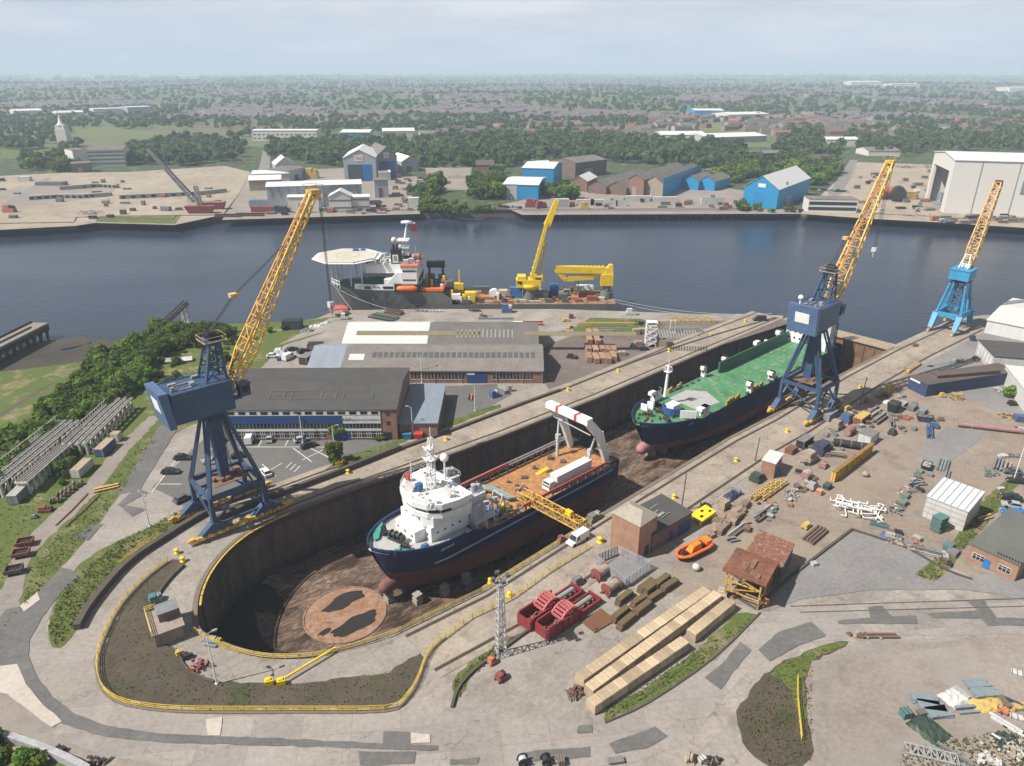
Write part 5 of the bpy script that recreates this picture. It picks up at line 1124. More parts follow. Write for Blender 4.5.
for i, (c_, n_) in enumerate((((.03, .18, .32), 'blue'), ((.50, .05, .04), 'red'))):
    p = P(407.5 + i * 11, 438.5); mb = MB(); mb.hexa([(-1, -.7, 0), (1, -.7, 0), (1, .7, 0), (-1, .7, 0), (-1.2, -.9, 1.6), (1.2, -.9, 1.6), (1.2, .9, 1.6), (-1.2, .9, 1.6)]); mb.box((0, 0, 1.68), (2.5, 1.9, .14))
    mb.build('waste_bin', mat('bin_' + n_, c_, .6), loc=p, rz=az, label=f'{n_} wheeled waste bin in front of the annex', cat='bin', group='bins by the annex')
def shed(name, label, cat, a, b, depth, h, hr, wall, roof, axis='x', flat=False, over=.2, door=None, wins=None, group=None, z=0.03, doorm=None):
    A, az, ln = frame_of(a, b); A.z = z
    B = thing(name, label, cat, A, az, group)
    mb = MB()
    if flat: mb.bz(0, ln, 0, depth, -.2, h)
    else: walls_gable(mb, 0, ln, 0, depth, h, hr - .08, axis)
    mb.build('wall', wall, B); rf = MB()
    if flat:
        dz = (hr - h); rf.hexa([(-over, -over, h + .004), (ln + over, -over, h + .004), (ln + over, depth + over, h + .004), (-over, depth + over, h + .004), (-over, -over, h + .25), (ln + over, -over, h + .25), (ln + over, depth + over, hr + .25), (-over, depth + over, hr + .25)])
    else: gable(rf, 0, ln, 0, depth, h, hr, over, .15, axis)
    rf.build('roof', roof, B)
    for d_ in (door or []):
        x, w_, hh = d_; f = MB(); f.bz(ln * x - w_ / 2, ln * x + w_ / 2, -.08, .02, 0, hh); f.build('door', doorm or M_DOORB, B)
    for w_ in (wins or []):
        x0, x1, n, z_, ww, hh = w_; win_row(B, ln * x0, ln * x1, n, z_, ww, hh, -.0)
    return B, ln
B, ln = shed('brick_tower', 'tall orange brick tower with pale hipped roof beside the dock apron', 'tower', (610, 546), (637, 561), 6.2, 8.4, 8.4, M_BRICKO, M_RGREY, flat=True)
for ch in list(B.children):
    if ch.name.startswith('roof'): bpy.data.objects.remove(ch)
mb = MB(); v0 = [(-.2, -.2, 8.4), (ln + .2, -.2, 8.4), (ln + .2, 6.4, 8.4), (-.2, 6.4, 8.4), (ln * .3, 3.1, 10), (ln * .75, 3.1, 10)]
mb.add(v0, [(0, 1, 5, 4), (1, 2, 5), (2, 3, 4, 5), (3, 0, 4), (3, 2, 1, 0)]); mb.build('roof', mat('hip_roof_pale', (.33, .29, .24), .85, streak=.2, var=.15), B)
mb = MB(); mb.bz(ln + .0, ln + .06, 2.4, 3.8, 0, 2.3); mb.build('door', mat('door_dark', (.03, .05, .06), .5), B)
B, ln = shed('brick_store', 'dark roofed brick store with blue doors next to the orange brick tower', 'store', (651, 552), (690, 529), 8.5, 4.2, 4.5, M_BRICKD, M_RDARK, flat=True, door=[(.5, 1.2, 2.6), (.78, 3, 2.9), (.93, 1.6, 2.7)], wins=[])
mb = MB()
for (x, y, a, b_) in ((.45, .55, 3.4, .25), (.5, .4, 2.4, .7), (.6, .75, 2.6, .2), (.4, .7, .6, .6), (.55, .3, 3, .15)): mb.box((ln * x, 8.5 * y, 4.75), (a, b_, .1), .1)
mb.build('roof_vent', M_GUT, B)
A, az, ln = frame_of((724, 600), (757, 610)); A = P(724, 597); az = ang((724, 597), (757, 610));
B = thing('open_shelter', 'rusty roofed open shelter on yellow steel posts at the yard edge', 'shelter', A, az)
lx = (P(757, 610) - P(724, 597)).length; ly = (P(787, 574) - P(752, 606)).length * 1.02; H = 6.3
mb = MB(); mb.hexa([(-.9, -.8, H), (lx + .9, -.8, H), (lx + .9, ly * .56, H - .1), (-.9, ly * .56, H - .1), (-.9, -.8, H + .25), (lx + .9, -.8, H + .25), (lx + .9, ly * .56, H + .15), (-.9, ly * .56, H + .15)]); R_ = mb.build('roof', M_RRUST, B)
mb = MB(); mb.hexa([(.6, ly * .64, H - 1.2), (lx + 1.5, ly * .64, H - 1.9), (lx + 1.5, ly * 1.3, H - 1.9), (.6, ly * 1.3, H - 1.2), (.6, ly * .64, H - .95), (lx + 1.5, ly * .64, H - 1.65), (lx + 1.5, ly * 1.3, H - 1.65), (.6, ly * 1.3, H - .95)]); mb.build('roof', mat('roof_rust_streaked', (.23, .10, .06), .9, var=.4, sc=.7, rust=.2, rustcol=(.36, .33, .30), stripe=1.5), B)
ps = MB()
for x in (0, lx):
    for y in (0, ly * .3, ly * .6, ly * .9, ly * 1.2): ps.beam((x, y, 0), (x, y, H if y < ly * .65 else H - 1.9), .28)
for z in (2.0, 4.2): ps.beam((0, 0, z), (lx, 0, z), .22); ps.beam((lx, 0, z), (lx, ly * .6, z), .2); ps.beam((0, 0, z), (0, ly * .6, z), .2)
ps.beam((0, 0, 2), (lx, 0, 4.2), .15); ps.beam((0, 0, 6), (lx, 0, 4.2), .18); ps.build('steel_post', mat('post_yellow', (.50, .33, .07), .7, rust=.3), B)
mb = MB(); mb.bz(lx + 1.2, lx + 1.34, ly * .66, ly * 1.28, .6, 4.2); mb.build('side_sheet', mat('sheet_dark_blue', (.05, .06, .09), .6, streak=.3), B)
mb = MB(); mb.bz(lx * .5, lx * .62, ly * .2, ly * .4, H + .2, H + .5); mb.bz(lx * .25, lx * .45, ly * .12, ly * .3, H + .2, H + .35); mb.bz(lx * .6, lx * .9, ly * .02, ly * .12, H + .25, H + .5); mb.build('roof_debris', M_DIRTY, R_)
mb = MB()
for k in range(14): mb.box((rnd.uniform(.5, lx - .5), rnd.uniform(.5, ly), .6), (rnd.uniform(.5, 2), rnd.uniform(.4, 1.2), rnd.uniform(.5, 1.5)), rnd.random())
pieces(mb, 'stored_material', M_RUSTY, B)
A = P(922, 516); az = ang((922, 516), (962, 532)); lx = (P(962, 532) - P(922, 516)).length;
B = thing('wrapped_shed', 'white sheet wrapped shed with pale ribbed roof, standing in the scrap yard', 'shed', A, az); ly = 9.6
mb = MB(); mb.bz(0, lx, 0, ly, 0, 5.2); mb.build('wall', mat('sheeting_white', (.52, .51, .50), .6, var=.08, streak=.2), B); mb = MB(); mb.hexa([(-.15, -.2, 5.2), (lx + .15, -.2, 5.2), (lx + .15, ly + .2, 5.4), (-.15, ly + .2, 5.4), (-.15, -.2, 5.4), (lx + .15, -.2, 5.4), (lx + .15, ly + .2, 6.2), (-.15, ly + .2, 6.2)]); RF = mb.build('roof', mat('sheeting_pale', (.54, .58, .61), .5, var=.05), B)
mb = MB()
for k in range(6): x = lx * (k + .5) / 6; mb.beam((x, -.2, 5.44), (x, ly + .2, 6.24), .14, .1)
mb.build('roof_rib', M_GUT, RF)
mb = MB()
for z in (1.4, 2.6, 3.9): mb.bz(-.05, lx + .05, -.05, 0, z, z + .09); mb.bz(lx, lx + .05, 0, ly, z, z + .09)
mb.build('sheet_seam', M_GUT, B)
A = P(966, 560); az = ang((966, 560), (1014, 582)); lx = (P(1014, 582) - P(966, 560)).length
B = thing('brick_office', 'orange brick building with flat grey green roof and blue door at the yard corner', 'office', A, az); ly = 20
mb = MB(); mb.bz(0, lx, 0, ly, 0, 3.9); mb.build('wall', M_BRICKO, B); mb = MB(); mb.bz(-.2, lx + .2, -.2, ly + .2, 3.9, 4.3); mb.build('roof', mat('roof_green_grey', (.125, .13, .115), .9, var=.18, streak=.2, sc=.15), B)
f = MB(); f.bz(lx * .33, lx * .33 + 1.3, -.06, 0, 0, 2.2); f.build('door', mat('door_bright_blue', (.03, .16, .42), .5), B)
for x in (.08, .62): win_row(B, lx * x, lx * x + 2.4, 1, 1.2, 2.1, 1.2, 0)
f = MB()
for k in range(12): f.tube((lx * .55 + k * .5, .2, 4.3), (lx * .55 + k * .5, .2, 4.7), .12, n=5)
f.build('roof_vent', M_BLACK, B)
B, ln = shed('brick_hut', 'small brick hut with white sloping roof on the apron edge', 'hut', (760, 475), (773, 479), 6, 4.2, 4.2, M_BRICKO, M_RWHITE, flat=True, wins=None)
f = MB(); f.bz(ln, ln + .08, 1.2, 4.4, 0, 2.8); f.build('door', mat('door_bright_blue', (.03, .16, .42)), B)
B, ln = shed('dark_shed', 'long dark flat roofed shed with blue front near the light blue crane', 'shed', (907, 388), (925, 397), 36, 4.0, 4.0, mat('shed_navy', (.04, .06, .14), .6), M_RBROWN, flat=True)
f = MB(); f.bz(.4, ln * .6, -.06, 0, 3.2, 3.8); f.build('sign', M_WHITE, B)
B, ln = shed('dark_shed', 'brown roofed brick gabled shed in front of the navy fronted shed', 'shed', (927, 387), (934, 391), 22, 5.0, 5.3, M_BRICKD, M_RBROWN, flat=True, wins=[(.1, .9, 2, 3.2, .8, .9)])
A = P(985, 330);
B = thing('white_shed', 'large white roofed riverside shed right of the light blue crane', 'shed', P(984, 333), R(-45))
mb = MB(); walls_gable(mb, 0, 50, 0, 40, 5.2, 6.6, 'x'); mb.build('wall', M_CLAD, B); rf = MB(); gable(rf, 0, 50, 0, 40, 5.2, 6.6, .4, .2, 'x'); RF = rf.build('roof', M_RWHITE, B)
sl_ = MB()
for k in range(10): sl_.box((12 + k * 2.2, 10, 6.2), (.7, 3.6, .12), 0, math.atan(1.4 / 20))
sl_.build('roof_light', mat('louvre_dark', (.16, .16, .16), .6), RF)
B, ln = shed('white_shed', 'low dark roofed lean-to with white walls in front of the large white shed', 'shed', (975, 354), (990, 371), 22, 5.2, 5.4, mat('wall_pale', (.50, .50, .49), .7, streak=.3), M_RDARK, flat=True)
f = MB()
for k in range(5): f.bz(ln * (.12 + .18 * k), ln * (.2 + .18 * k), -.05, 0, 1.2, 4.2)
f.build('panel', M_FRAME, B)
B, ln = shed('white_shed', 'white walled shed cut by the right edge, behind the blue container', 'shed', (1001, 381), (1030, 420), 40, 5.4, 5.6, M_CLAD, M_RWHITE, flat=True)
A = P(157, 648); az = ang((157, 648), (178, 640))
B = thing('pump_hut', 'small flat roofed concrete hut with yellow edge on the dock head', 'hut', A, az); lx = 4.6; ly = 7.0
mb = MB(); mb.bz(0, lx, 0, ly, 0, 2.6); mb.build('wall', mat('hut_concrete', (.26, .225, .18), .9, streak=.4), B); mb = MB(); mb.bz(-.4, lx + .4, -.3, ly, 2.6, 2.9); RF = mb.build('roof', mat('hut_roof', (.30, .25, .21), .9, streak=.2), B)
mb = MB(); mb.bz(1.4, lx, 2.6, 5.2, 2.9, 4.6); mb.build('brick_upstand', M_BRICKD, B); mb = MB(); mb.bz(1.2, lx + .3, 2.4, 5.5, 4.6, 4.8); mb.build('upper_roof', mat('slate_grey', (.19, .20, .21), .8), B)
mb = MB(); rail(mb, [(-.3, -.2, 2.9), (-.3, ly, 2.9), (1.5, ly, 2.9)], 1.1, .09, 1.2, 3); mb.build('railing', M_YBRIGHT, B)
mb = MB(); mb.bz(lx - .02, lx + .05, .5, 1.9, 0, 2.1); mb.build('doorway', M_BLACK, B)
# ================================================================ railings, lamps, vehicles, stores on the near side
M_RAILY = mat('railing_yellow', (.62, .44, .05), .55, rust=.12, var=.15)
def railing(pts, label, h=1.15, step=2.2, r=.09, group='yellow railings round the dock', m_=None, name='railing', rows=3, z=.12):
    p = [Vector((q.x, q.y, z)) for q in pts]; o = thing(name, label, 'railing', p[0], 0, group); b = p[0]
    po = MB(); ra = MB(); acc = 0.0; nxt = 0.0
    for a, c in zip(p, p[1:]):
        l = (c - a).length; d = (c - a).normalized()
        while nxt <= acc + l: q = a + d * (nxt - acc) - b; po.beam(q, q + Vector((0, 0, h)), r); nxt += step
        acc += l
        for k in range(rows): hh = Vector((0, 0, h * (k + 1) / rows)); ra.beam(a - b + hh, c - b + hh, r * .85)
    po.build('post', m_ or M_RAILY, o); ra.build('rail', m_ or M_RAILY, o); return o
rim3 = smoothline([Vector((q.x, q.y, 0)) for q in rim[13:23]], 4)
def inset(pts, d):
    out = []
    for i, p in enumerate(pts):
        t_ = (pts[min(len(pts) - 1, i + 1)] - pts[max(0, i - 1)]).normalized(); out.append(p + Vector((t_.y, -t_.x, 0)) * d)
    return out
railing(inset(rim3, .7), 'yellow railing along the curved head of the dock, above the dark floor')
railing(inset(px([(400, 629.5), (480, 590.5), (540, 553), (600, 516)]), .7), 'yellow railing along the near dock edge beside the navy and red hull')
OUT = [(168, 562), (148, 577), (124, 602), (108, 630), (98, 659), (101, 685), (117, 701), (150, 709), (200, 712), (300, 712), (386, 711), (406, 700), (418, 681), (425, 662), (433, 649), (446, 638)]
op = smoothline(px(OUT), 3); railing(op[:28], 'yellow railing beside the road, from the crane round the tight bend'); railing(op[27:], 'yellow railing beside the road, its straight front and far end')
railing(px([(446, 638), (470, 620), (512, 600), (548, 574), (590, 548)]), 'yellow railing behind the red frames, along the outer crane rail')
railing(px([(120, 567), (132, 556), (146, 545), (160, 538)]), 'short yellow railing on the trench wall left of the crane')
railing(px([(797, 680), (797, 700), (799, 722), (801, 742)]), 'short yellow railing in the scrub triangle by the dirt lot')
mb = MB(); mb.ribbon(smoothline([Vector((q.x, q.y, 0)) for q in px(OUT)], 3), .7, -.1, .22); mb.build('kerb_wall', M_COPING, label='low concrete kerb wall under the yellow road railing', cat='wall')
def lowwall(pts, w_, h, label, m_=None, sm=3, name='retaining_wall'):
    p = smoothline([Vector((q.x, q.y, 0)) for q in px(pts)], sm); mb = MB(); mb.ribbon(p, w_, -.1, h)
    return mb.build(name, m_ or mat('old_wall', (.085, .07, .055), .9, streak=.5, sc=.4), label=label, cat='wall')
lowwall([(212, 524), (240, 512), (270, 500), (300, 489), (345, 472), (400, 450)], 1.0, 1.5, 'dark retaining wall between the car park and the dock apron, nearest stretch')
lowwall([(400, 450), (450, 432), (505, 411), (560, 391)], .9, .8, 'lower retaining wall between the grass strip and the dock apron, middle stretch')
lowwall([(560, 391), (640, 360), (712, 336), (775, 318)], .6, .35, 'low dark kerb wall along the apron towards the river')
lay('berm_grass', [(345, 465), (400, 444), (455, 425), (500, 408), (500, 404), (452, 420), (398, 440), (345, 458), (325, 470)], G_GRASS, 4)
lowwall([(207, 514), (185, 527), (160, 543), (140, 556), (122, 571), (105, 590), (88, 612), (78, 630)], 1.2, 1.3, 'dark trench wall through the grass median left of the crane')
lowwall([(184, 566), (168, 582), (153, 603), (150, 612)], .5, .6, 'dark kerb wall at the left of the dock head'); lowwall([(176, 650), (188, 671), (214, 683)], .4, .4, 'thin kerb at the dock head corner beside the red heap')
lowwall([(452, 708), (458, 690), (473, 672), (500, 652), (530, 630)], .45, .5, 'dark kerb wall curving below the lattice mast')
lowwall([(-30, 728), (0, 738), (36, 750), (70, 764), (90, 775)], .9, 1.6, 'pale concrete boundary wall at the bottom left road edge', mat('pale_wall', (.36, .36, .37), .9, streak=.3), 2, 'boundary_wall')
lowwall([(730, 594), (757, 610)], .4, .3, 'short kerb under the yellow shelter posts'); lowwall([(757, 609), (790, 578), (852, 530)], .5, .5, 'kerb wall between the rusty shelter and the grey lot'); lowwall([(852, 530), (905, 548), (945, 570), (972, 580)], .4, .4, 'stone kerb between the scrap strip and the grey lot')
lowwall([(605, 723), (650, 702), (715, 657), (760, 613)], .3, .25, 'curved kerb between the grass and the road below the block rows')
def bollard_mesh():
    mb = MB(); mb.lathe([(.75, 0), (.75, .15), (.42, .25), (.38, .8), (.62, .95), (.66, 1.15), (.3, 1.25), (.01, 1.26)], n=12); return mb
b0 = bollard_mesh().build('bollard', M_YBRIGHT, loc=P(600, 542, .1), label='yellow cast mooring bollard on the concrete dock apron', cat='bollard', group='yellow mooring bollards on the apron')
for q in [(674, 498), (736, 461), (490.5, 582.5), (509.5, 596), (787, 432), (183, 561), (177, 553), (348, 473), (568, 390.5), (618, 371.5), (669, 351.5), (711, 335.5), (745, 322), (860, 388), (446, 440)]:
    dup(b0, P(*q, .1), sc=.8)
def lamp(base, h, label, arms=1, col=None):
    o = thing('street_lamp', label, 'street lamp', P(*base, .03), rnd.random() * 3, 'lamp posts'); mb = MB(); mb.tube((0, 0, 0), (0, 0, h), .14, .09, n=8); mb.box((0, 0, .15), (.5, .5, .3)); mb.build('pole', col or M_FRAME, o)
    for k in range(arms):
        a = 2 * math.pi * k / max(1, arms); q = MB(); d = Vector((math.cos(a), math.sin(a), 0)); q.beam((0, 0, h), d * 1.0 + Vector((0, 0, h + .2)), .1); q.box(d * 1.3 + Vector((0, 0, h + .2)), (.8, .4, .22), a); q.build('lamp_head', M_GUT, o)
    return o
lamp((150, 527), 8.5, 'white lamp post on the grass median left of the crane', 2); lamp((217, 684), 10.5, 'white lamp post at the edge of the scrub slope by the dock head', 3)
lamp((335.5, 457), 9, 'lamp post beside the conical tree at the car park', 1); lamp((303, 443), 8, 'lamp post in front of the brick office', 1); lamp((413, 437), 9, 'lamp post beside the coloured bins', 1); lamp((475, 411), 8, 'lamp post on the grass strip behind the apron', 1)
lamp((1013, 482), 12, 'tall thin lamp post beside the parked cars', 1); lamp((422, 383), 10, 'lamp post between the office roof and the workshop', 1)
M_POLE = mat('wood_pole', (.14, .11, .085), .9)
for q, h, l in (((681, 511), 10, 'bare wooden pole behind the dark roofed brick store'), ((755, 461), 7, 'bare wooden pole at the corner of the small brick hut'), ((860, 405), 9, 'bare wooden pole right of the second navy crane'), ((895, 316), 0, '')):
    if h: o = thing('utility_pole', l, 'pole', P(*q, .03)); mb = MB(); mb.tube((0, 0, 0), (.3, 0, h), .18, .12, n=7); mb.build('pole', M_POLE, o); mb = MB(); mb.beam((.3, -.5, h - .3), (.3, .5, h - .3), .1); mb.build('crossarm', M_POLE, o)
o = thing('lighting_mast', 'tall grey lattice lighting mast standing on the concrete by the red frames', 'mast', P(501, 655, .03), .4)
mb = MB(); mb.lattice((0, 0, 0), (0, 0, 16.2), 1.6, 1.6, .7, .7, 12, .14, .09); mb.build('lattice_tower', mat('galvanised', (.5, .5, .49), .5, var=.2), o)
for k in range(4): q = MB(); a = k * math.pi / 2; q.beam((0, 0, 16.2), (1.0 * math.cos(a), 1.0 * math.sin(a), 16.6), .1); q.box((1.3 * math.cos(a), 1.3 * math.sin(a), 16.6), (.55, .7, .5), a); q.build('floodlight', M_DKGREY, o)
q = MB(); q.bz(-1, 1, -1, 1, 15.6, 15.7); q.build('platform', M_GUT, o)
M_TYRE = mat('tyre', (.02, .02, .02), .9)
def carpaint(n, c): return mat('car_' + n, c, .3, var=.04, spec=.6)
def make_car(m_, name, label, loc, rz, van=False, group='parked cars', cat='car', L=4.4, W_=1.8):
    o = thing(name, label, cat, loc, rz, group); h = .95; b = MB(); l = L / 2; w2 = W_ / 2
    b.hexa([(-l, -w2, .3), (l, -w2, .3), (l, w2, .3), (-l, w2, .3), (-l + .05, -w2 + .05, .85), (l - .1, -w2 + .05, .78), (l - .1, w2 - .05, .78), (-l + .05, w2 - .05, .85)])
    if van: b.hexa([(-l, -w2, .8), (l - .9, -w2, .8), (l - .9, w2, .8), (-l, w2, .8), (-l + .05, -w2 + .1, 2.15), (l - 1.7, -w2 + .12, 2.15), (l - 1.7, w2 - .12, 2.15), (-l + .05, w2 - .1, 2.15)])
    else: b.hexa([(-l + .35, -w2 + .06, .84), (l - 1.05, -w2 + .06, .8), (l - 1.05, w2 - .06, .8), (-l + .35, w2 - .06, .84), (-l + .95, -w2 + .22, 1.45), (l - 1.95, -w2 + .22, 1.45), (l - 1.95, w2 - .22, 1.45), (-l + .95, w2 - .22, 1.45)])
    B_ = b.build('body', m_, o); g_ = MB()
    if van:
        g_.add([(l - .93, -w2 + .1, 1.05), (l - .93, w2 - .1, 1.05), (l - 1.62, w2 - .2, 2.0), (l - 1.62, -w2 + .2, 2.0)], [(0, 1, 2, 3)])
        for s in (-1, 1): g_.add([(l - 1.2, s * (w2 + .004), 1.1), (l - 2.4, s * (w2 + .004), 1.1), (l - 2.4, s * (w2 - .07), 1.8), (l - 1.7, s * (w2 - .07), 1.8)], [(0, 1, 2, 3)])
    else:
        z0, z1 = .9, 1.4; xa, xb = l - 1.16, l - 1.88; ya, yb = -l + .40, -l + .88
        g_.add([(xa + .03, -w2 + .12, z0), (xa + .03, w2 - .12, z0), (xb + .03, w2 - .25, z1), (xb + .03, -w2 + .25, z1)], [(0, 1, 2, 3)]); g_.add([(ya - .03, -w2 + .12, z0), (ya - .03, w2 - .12, z0), (yb - .03, w2 - .25, z1), (yb - .03, -w2 + .25, z1)], [(0, 1, 2, 3)])
        for s in (-1, 1): g_.add([(xa - .2, s * (w2 - .075), z0), (ya + .2, s * (w2 - .075), z0), (yb + .1, s * (w2 - .19), z1), (xb - .1, s * (w2 - .19), z1)], [(0, 1, 2, 3)])
    g_.build('windows', M_GLASS, B_)
    for x in (-l + .8, l - .85):
        for s in (-1, 1): q = MB(); q.tube((x, s * (w2 - .2), .33), (x, s * (w2 + .02), .33), .33, n=10); q.build('wheel', M_TYRE, o)
    for s in (-1, 1): q = MB(); q.box((l - .06, s * (w2 - .3), .66), (.1, .35, .14)); q.build('headlight', M_FRAME, o)
    return o
BLK = carpaint('black', (.02, .022, .026)); WHT = carpaint('white', (.7, .7, .7)); SIL = carpaint('silver', (.36, .38, .41)); BLU = carpaint('blue', (.05, .12, .28)); GRY = carpaint('grey', (.10, .11, .12)); RED = carpaint('red', (.35, .03, .03))
KN = math.atan2(.06, 1)
cars = [((183, 459), BLK, 'black', .05, 'in the car park, upper of two beside the crane'), ((171, 473), BLK, 'black', .05, 'in the car park, lower of two beside the crane'), ((183, 500), GRY, 'dark grey', 1.0, 'at the kerb corner left of the crane'), ((270, 440), SIL, 'silver', 1.75, 'by the office wall, right of the white van'), ((302, 441), SIL, 'silver estate', .55, 'near the round tree'), ((309, 447), BLK, 'black', .55, 'next to the silver estate near the round tree'),
    ((240, 457), BLK, 'black', .3, 'seen between the crane legs'), ((222, 440), GRY, 'grey', 1.7, 'behind the crane column'), ((266, 474), WHT, 'white', 2.2, 'right of the crane legs'), ((273, 357), WHT, 'white', .1, 'on the road behind the office roof, left one'), ((286, 357), WHT, 'white', .1, 'on the road behind the office roof, right one'),
    ((212, 463), SIL, 'pale', .1, 'half hidden behind the crane leg'), ((1012, 473), GRY, 'grey', 2.9, 'top of the line at the right edge'), ((1016, 482), BLK, 'black', 2.9, 'second in the line at the right edge'), ((1011, 499), BLK, 'black', 2.75, 'above the blue pickup at the right edge'), ((1012, 507), SIL, 'silver', 2.75, 'touching the blue pickup at the right edge'), ((1018, 432), SIL, 'silver', 2.8, 'beside the long pink pipe'),
    ((303, 352), BLK, 'black', .9, 'behind the white van on the quay road'), ((292, 350), GRY, 'dark', .8, 'left of the black car on the quay road')]
for q, m_, cn_, a, pl in cars: make_car(m_, 'parked_car', f'{cn_} car parked {pl}', P(*q, .13), a)
make_car(WHT, 'parked_van', 'white van parked by the office wall beside the silver car', P(250, 441, .13), 1.7, True, 'parked vans', 'van', 5.0, 1.95)
make_car(WHT, 'parked_van', 'white van standing beyond the office roof by the dark shed', P(289, 358.5, .05), 1.2, True, 'parked vans', 'van', 5.6, 2.0)
make_car(WHT, 'parked_van', 'white van on the dock apron near the yellow gangway', P(577.5, 541, .1), DK + math.pi, True, 'parked vans', 'van', 5.4, 2.0)
make_car(WHT, 'parked_van', 'white van on the quay above the workshop roof', P(516, 327, .05), 3.1, True, 'parked vans', 'van', 5.4, 2.0)
make_car(BLK, 'parked_van', 'black van on the quay edge by the yellow truss beam', P(759, 320.5, .05), 3.1, True, 'parked vans', 'van', 5.2, 2.0)
make_car(carpaint('bright_blue', (.02, .16, .42)), 'parked_van', 'bright blue pickup at the right edge above the flat roofed office', P(1014, 515, .05), 2.75, False, 'parked vans', 'pickup', 5.4, 1.95)
YARDC = dict(green=(.16, .24, .19), teal=(.05, .24, .24), blue=(.04, .13, .32), navy=(.04, .055, .12), red=(.33, .055, .05), pink=(.42, .20, .19), rust=(.20, .10, .06), brown=(.19, .13, .09), beige=(.40, .33, .24), white=(.62, .62, .60), pale=(.42, .41, .38), black=(.03, .03, .033), yellow=(.68, .44, .05), grey=(.21, .21, .215), bluegrey=(.22, .29, .33), orange=(.62, .17, .05), dgreen=(.04, .075, .05), tan=(.46, .35, .21))
for k_ in YARDC: g_ = sum(YARDC[k_]) / 3; YARDC[k_] = tuple((x * .75 + g_ * .25) * .85 for x in YARDC[k_])
def ym(c): return mat('store_' + c, YARDC[c], .7, rust=.2 if c not in ('white', 'black') else .04, sc=.9, var=.18)
def item(kind, q, c, size, label, rz=DK, name=None, cat=None, group=None, z=.06, c2=None):
    L_, W_, H_ = [x * (.88 if 330 < q[1] < 680 else 1) for x in size]; o = thing(name or kind, label, cat or kind.replace('_', ' '), P(*q, z), rz, group); m_ = ym(c); m2 = ym(c2 or 'grey'); b = MB()
    if kind == 'container':
        b.bz(-L_ / 2, L_ / 2, -W_ / 2, W_ / 2, .1, H_ - .06); k = b.build('body', mat('cont_' + c, YARDC[c], .6, rust=.12, stripe=2.2, streak=.15), o); r = MB(); r.bz(-L_ / 2 - .03, L_ / 2 + .03, -W_ / 2 - .03, W_ / 2 + .03, H_ - .06, H_); r.build('roof', m2 if c2 else m_, o)
        d = MB()
        for s in (-1, 1):
            d.bz(-L_ / 2 - .06, -L_ / 2, s * W_ * .25 - W_ * .22, s * W_ * .25 + W_ * .22, .2, H_ - .2)
        d.build('door', m_, o); e = MB()
        for x in (-L_ / 2, L_ / 2):
            for y in (-W_ / 2, W_ / 2): e.bz(x - .08, x + .08, y - .08, y + .08, 0, H_ + .01)
        e.build('corner_post', m2, o)
    elif kind == 'tank':
        b.tube((-L_ / 2, 0, H_ * .55), (L_ / 2, 0, H_ * .55), W_ / 2, n=14); b.build('shell', m_, o); r = MB()
        for x in (-L_ * .3, 0, L_ * .3): r.tube((x - .1, 0, H_ * .55), (x + .1, 0, H_ * .55), W_ / 2 + .06, n=14)
        r.build('band', m2, o); f = MB()
        for x in (-L_ * .32, L_ * .32): f.bz(x - .25, x + .25, -W_ * .4, W_ * .4, 0, H_ * .3)
        f.build('saddle', m2, o)
    elif kind == 'machine':
        b.bz(-L_ / 2, L_ / 2, -W_ / 2, W_ / 2, .25, H_ * .55); b.bz(-L_ * .42, L_ * .08, -W_ * .4, W_ * .4, H_ * .55, H_); b.build('body', m_, o); f = MB(); f.tube((L_ * .25, -W_ * .35, H_ * .7), (L_ * .25, W_ * .35, H_ * .7), H_ * .22, n=10); f.box((L_ * .42, W_ * .1, H_ * .7), (L_ * .12, W_ * .5, H_ * .3)); f.build('engine', m2, o)
        s = MB(); s.bz(-L_ * .55, L_ * .55, -W_ * .45, -W_ * .3, 0, .28); s.bz(-L_ * .55, L_ * .55, W_ * .3, W_ * .45, 0, .28); s.build('skid', m2, o)
    elif kind == 'girders':
        n = max(2, int(W_ / .7))
        for k in range(n):
            y = -W_ / 2 + W_ * (k + .5) / n; x = rnd.uniform(-.4, .4); z0 = .1 + (k % 2) * H_ * .5
            g_ = MB()
            g_.bz(x - L_ / 2, x + L_ / 2, y - .22, y + .22, z0, z0 + .08); g_.bz(x - L_ / 2, x + L_ / 2, y - .22, y + .22, z0 + H_ * .45, z0 + H_ * .45 + .08); g_.bz(x - L_ / 2, x + L_ / 2, y - .05, y + .05, z0 + .08, z0 + H_ * .45); g_.build('girder', m_ if k % 3 else m2, o)
    elif kind == 'pipes':
        n = max(2, int(W_ / .6))
        for k in range(n):
            y = -W_ / 2 + W_ * (k + .5) / n; g_ = MB(); x = rnd.uniform(-.3, .3); g_.tube((x - L_ / 2, y, H_ * .5), (x + L_ / 2, y, H_ * .5), min(.3, H_ * .5), n=9); g_.build('pipe', m_ if k % 3 else m2, o)
    elif kind == 'skip':
        b.hexa([(-L_ * .38, -W_ * .42, .12), (L_ * .38, -W_ * .42, .12), (L_ * .38, W_ * .42, .12), (-L_ * .38, W_ * .42, .12), (-L_ / 2, -W_ / 2, H_), (L_ / 2, -W_ / 2, H_), (L_ / 2, W_ / 2, H_), (-L_ / 2, W_ / 2, H_)]); b.build('body', m_, o)
        r = MB()
        for a, d in (((-1, -1), (1, -1)), ((1, -1), (1, 1)), ((1, 1), (-1, 1)), ((-1, 1), (-1, -1))): r.beam((a[0] * L_ / 2, a[1] * W_ / 2, H_ + .05), (d[0] * L_ / 2, d[1] * W_ / 2, H_ + .05), .16)
        r.build('rim', m_, o); f = MB(); f.bz(-L_ * .42, L_ * .42, -W_ * .4, W_ * .4, H_ + .003, H_ + .02)
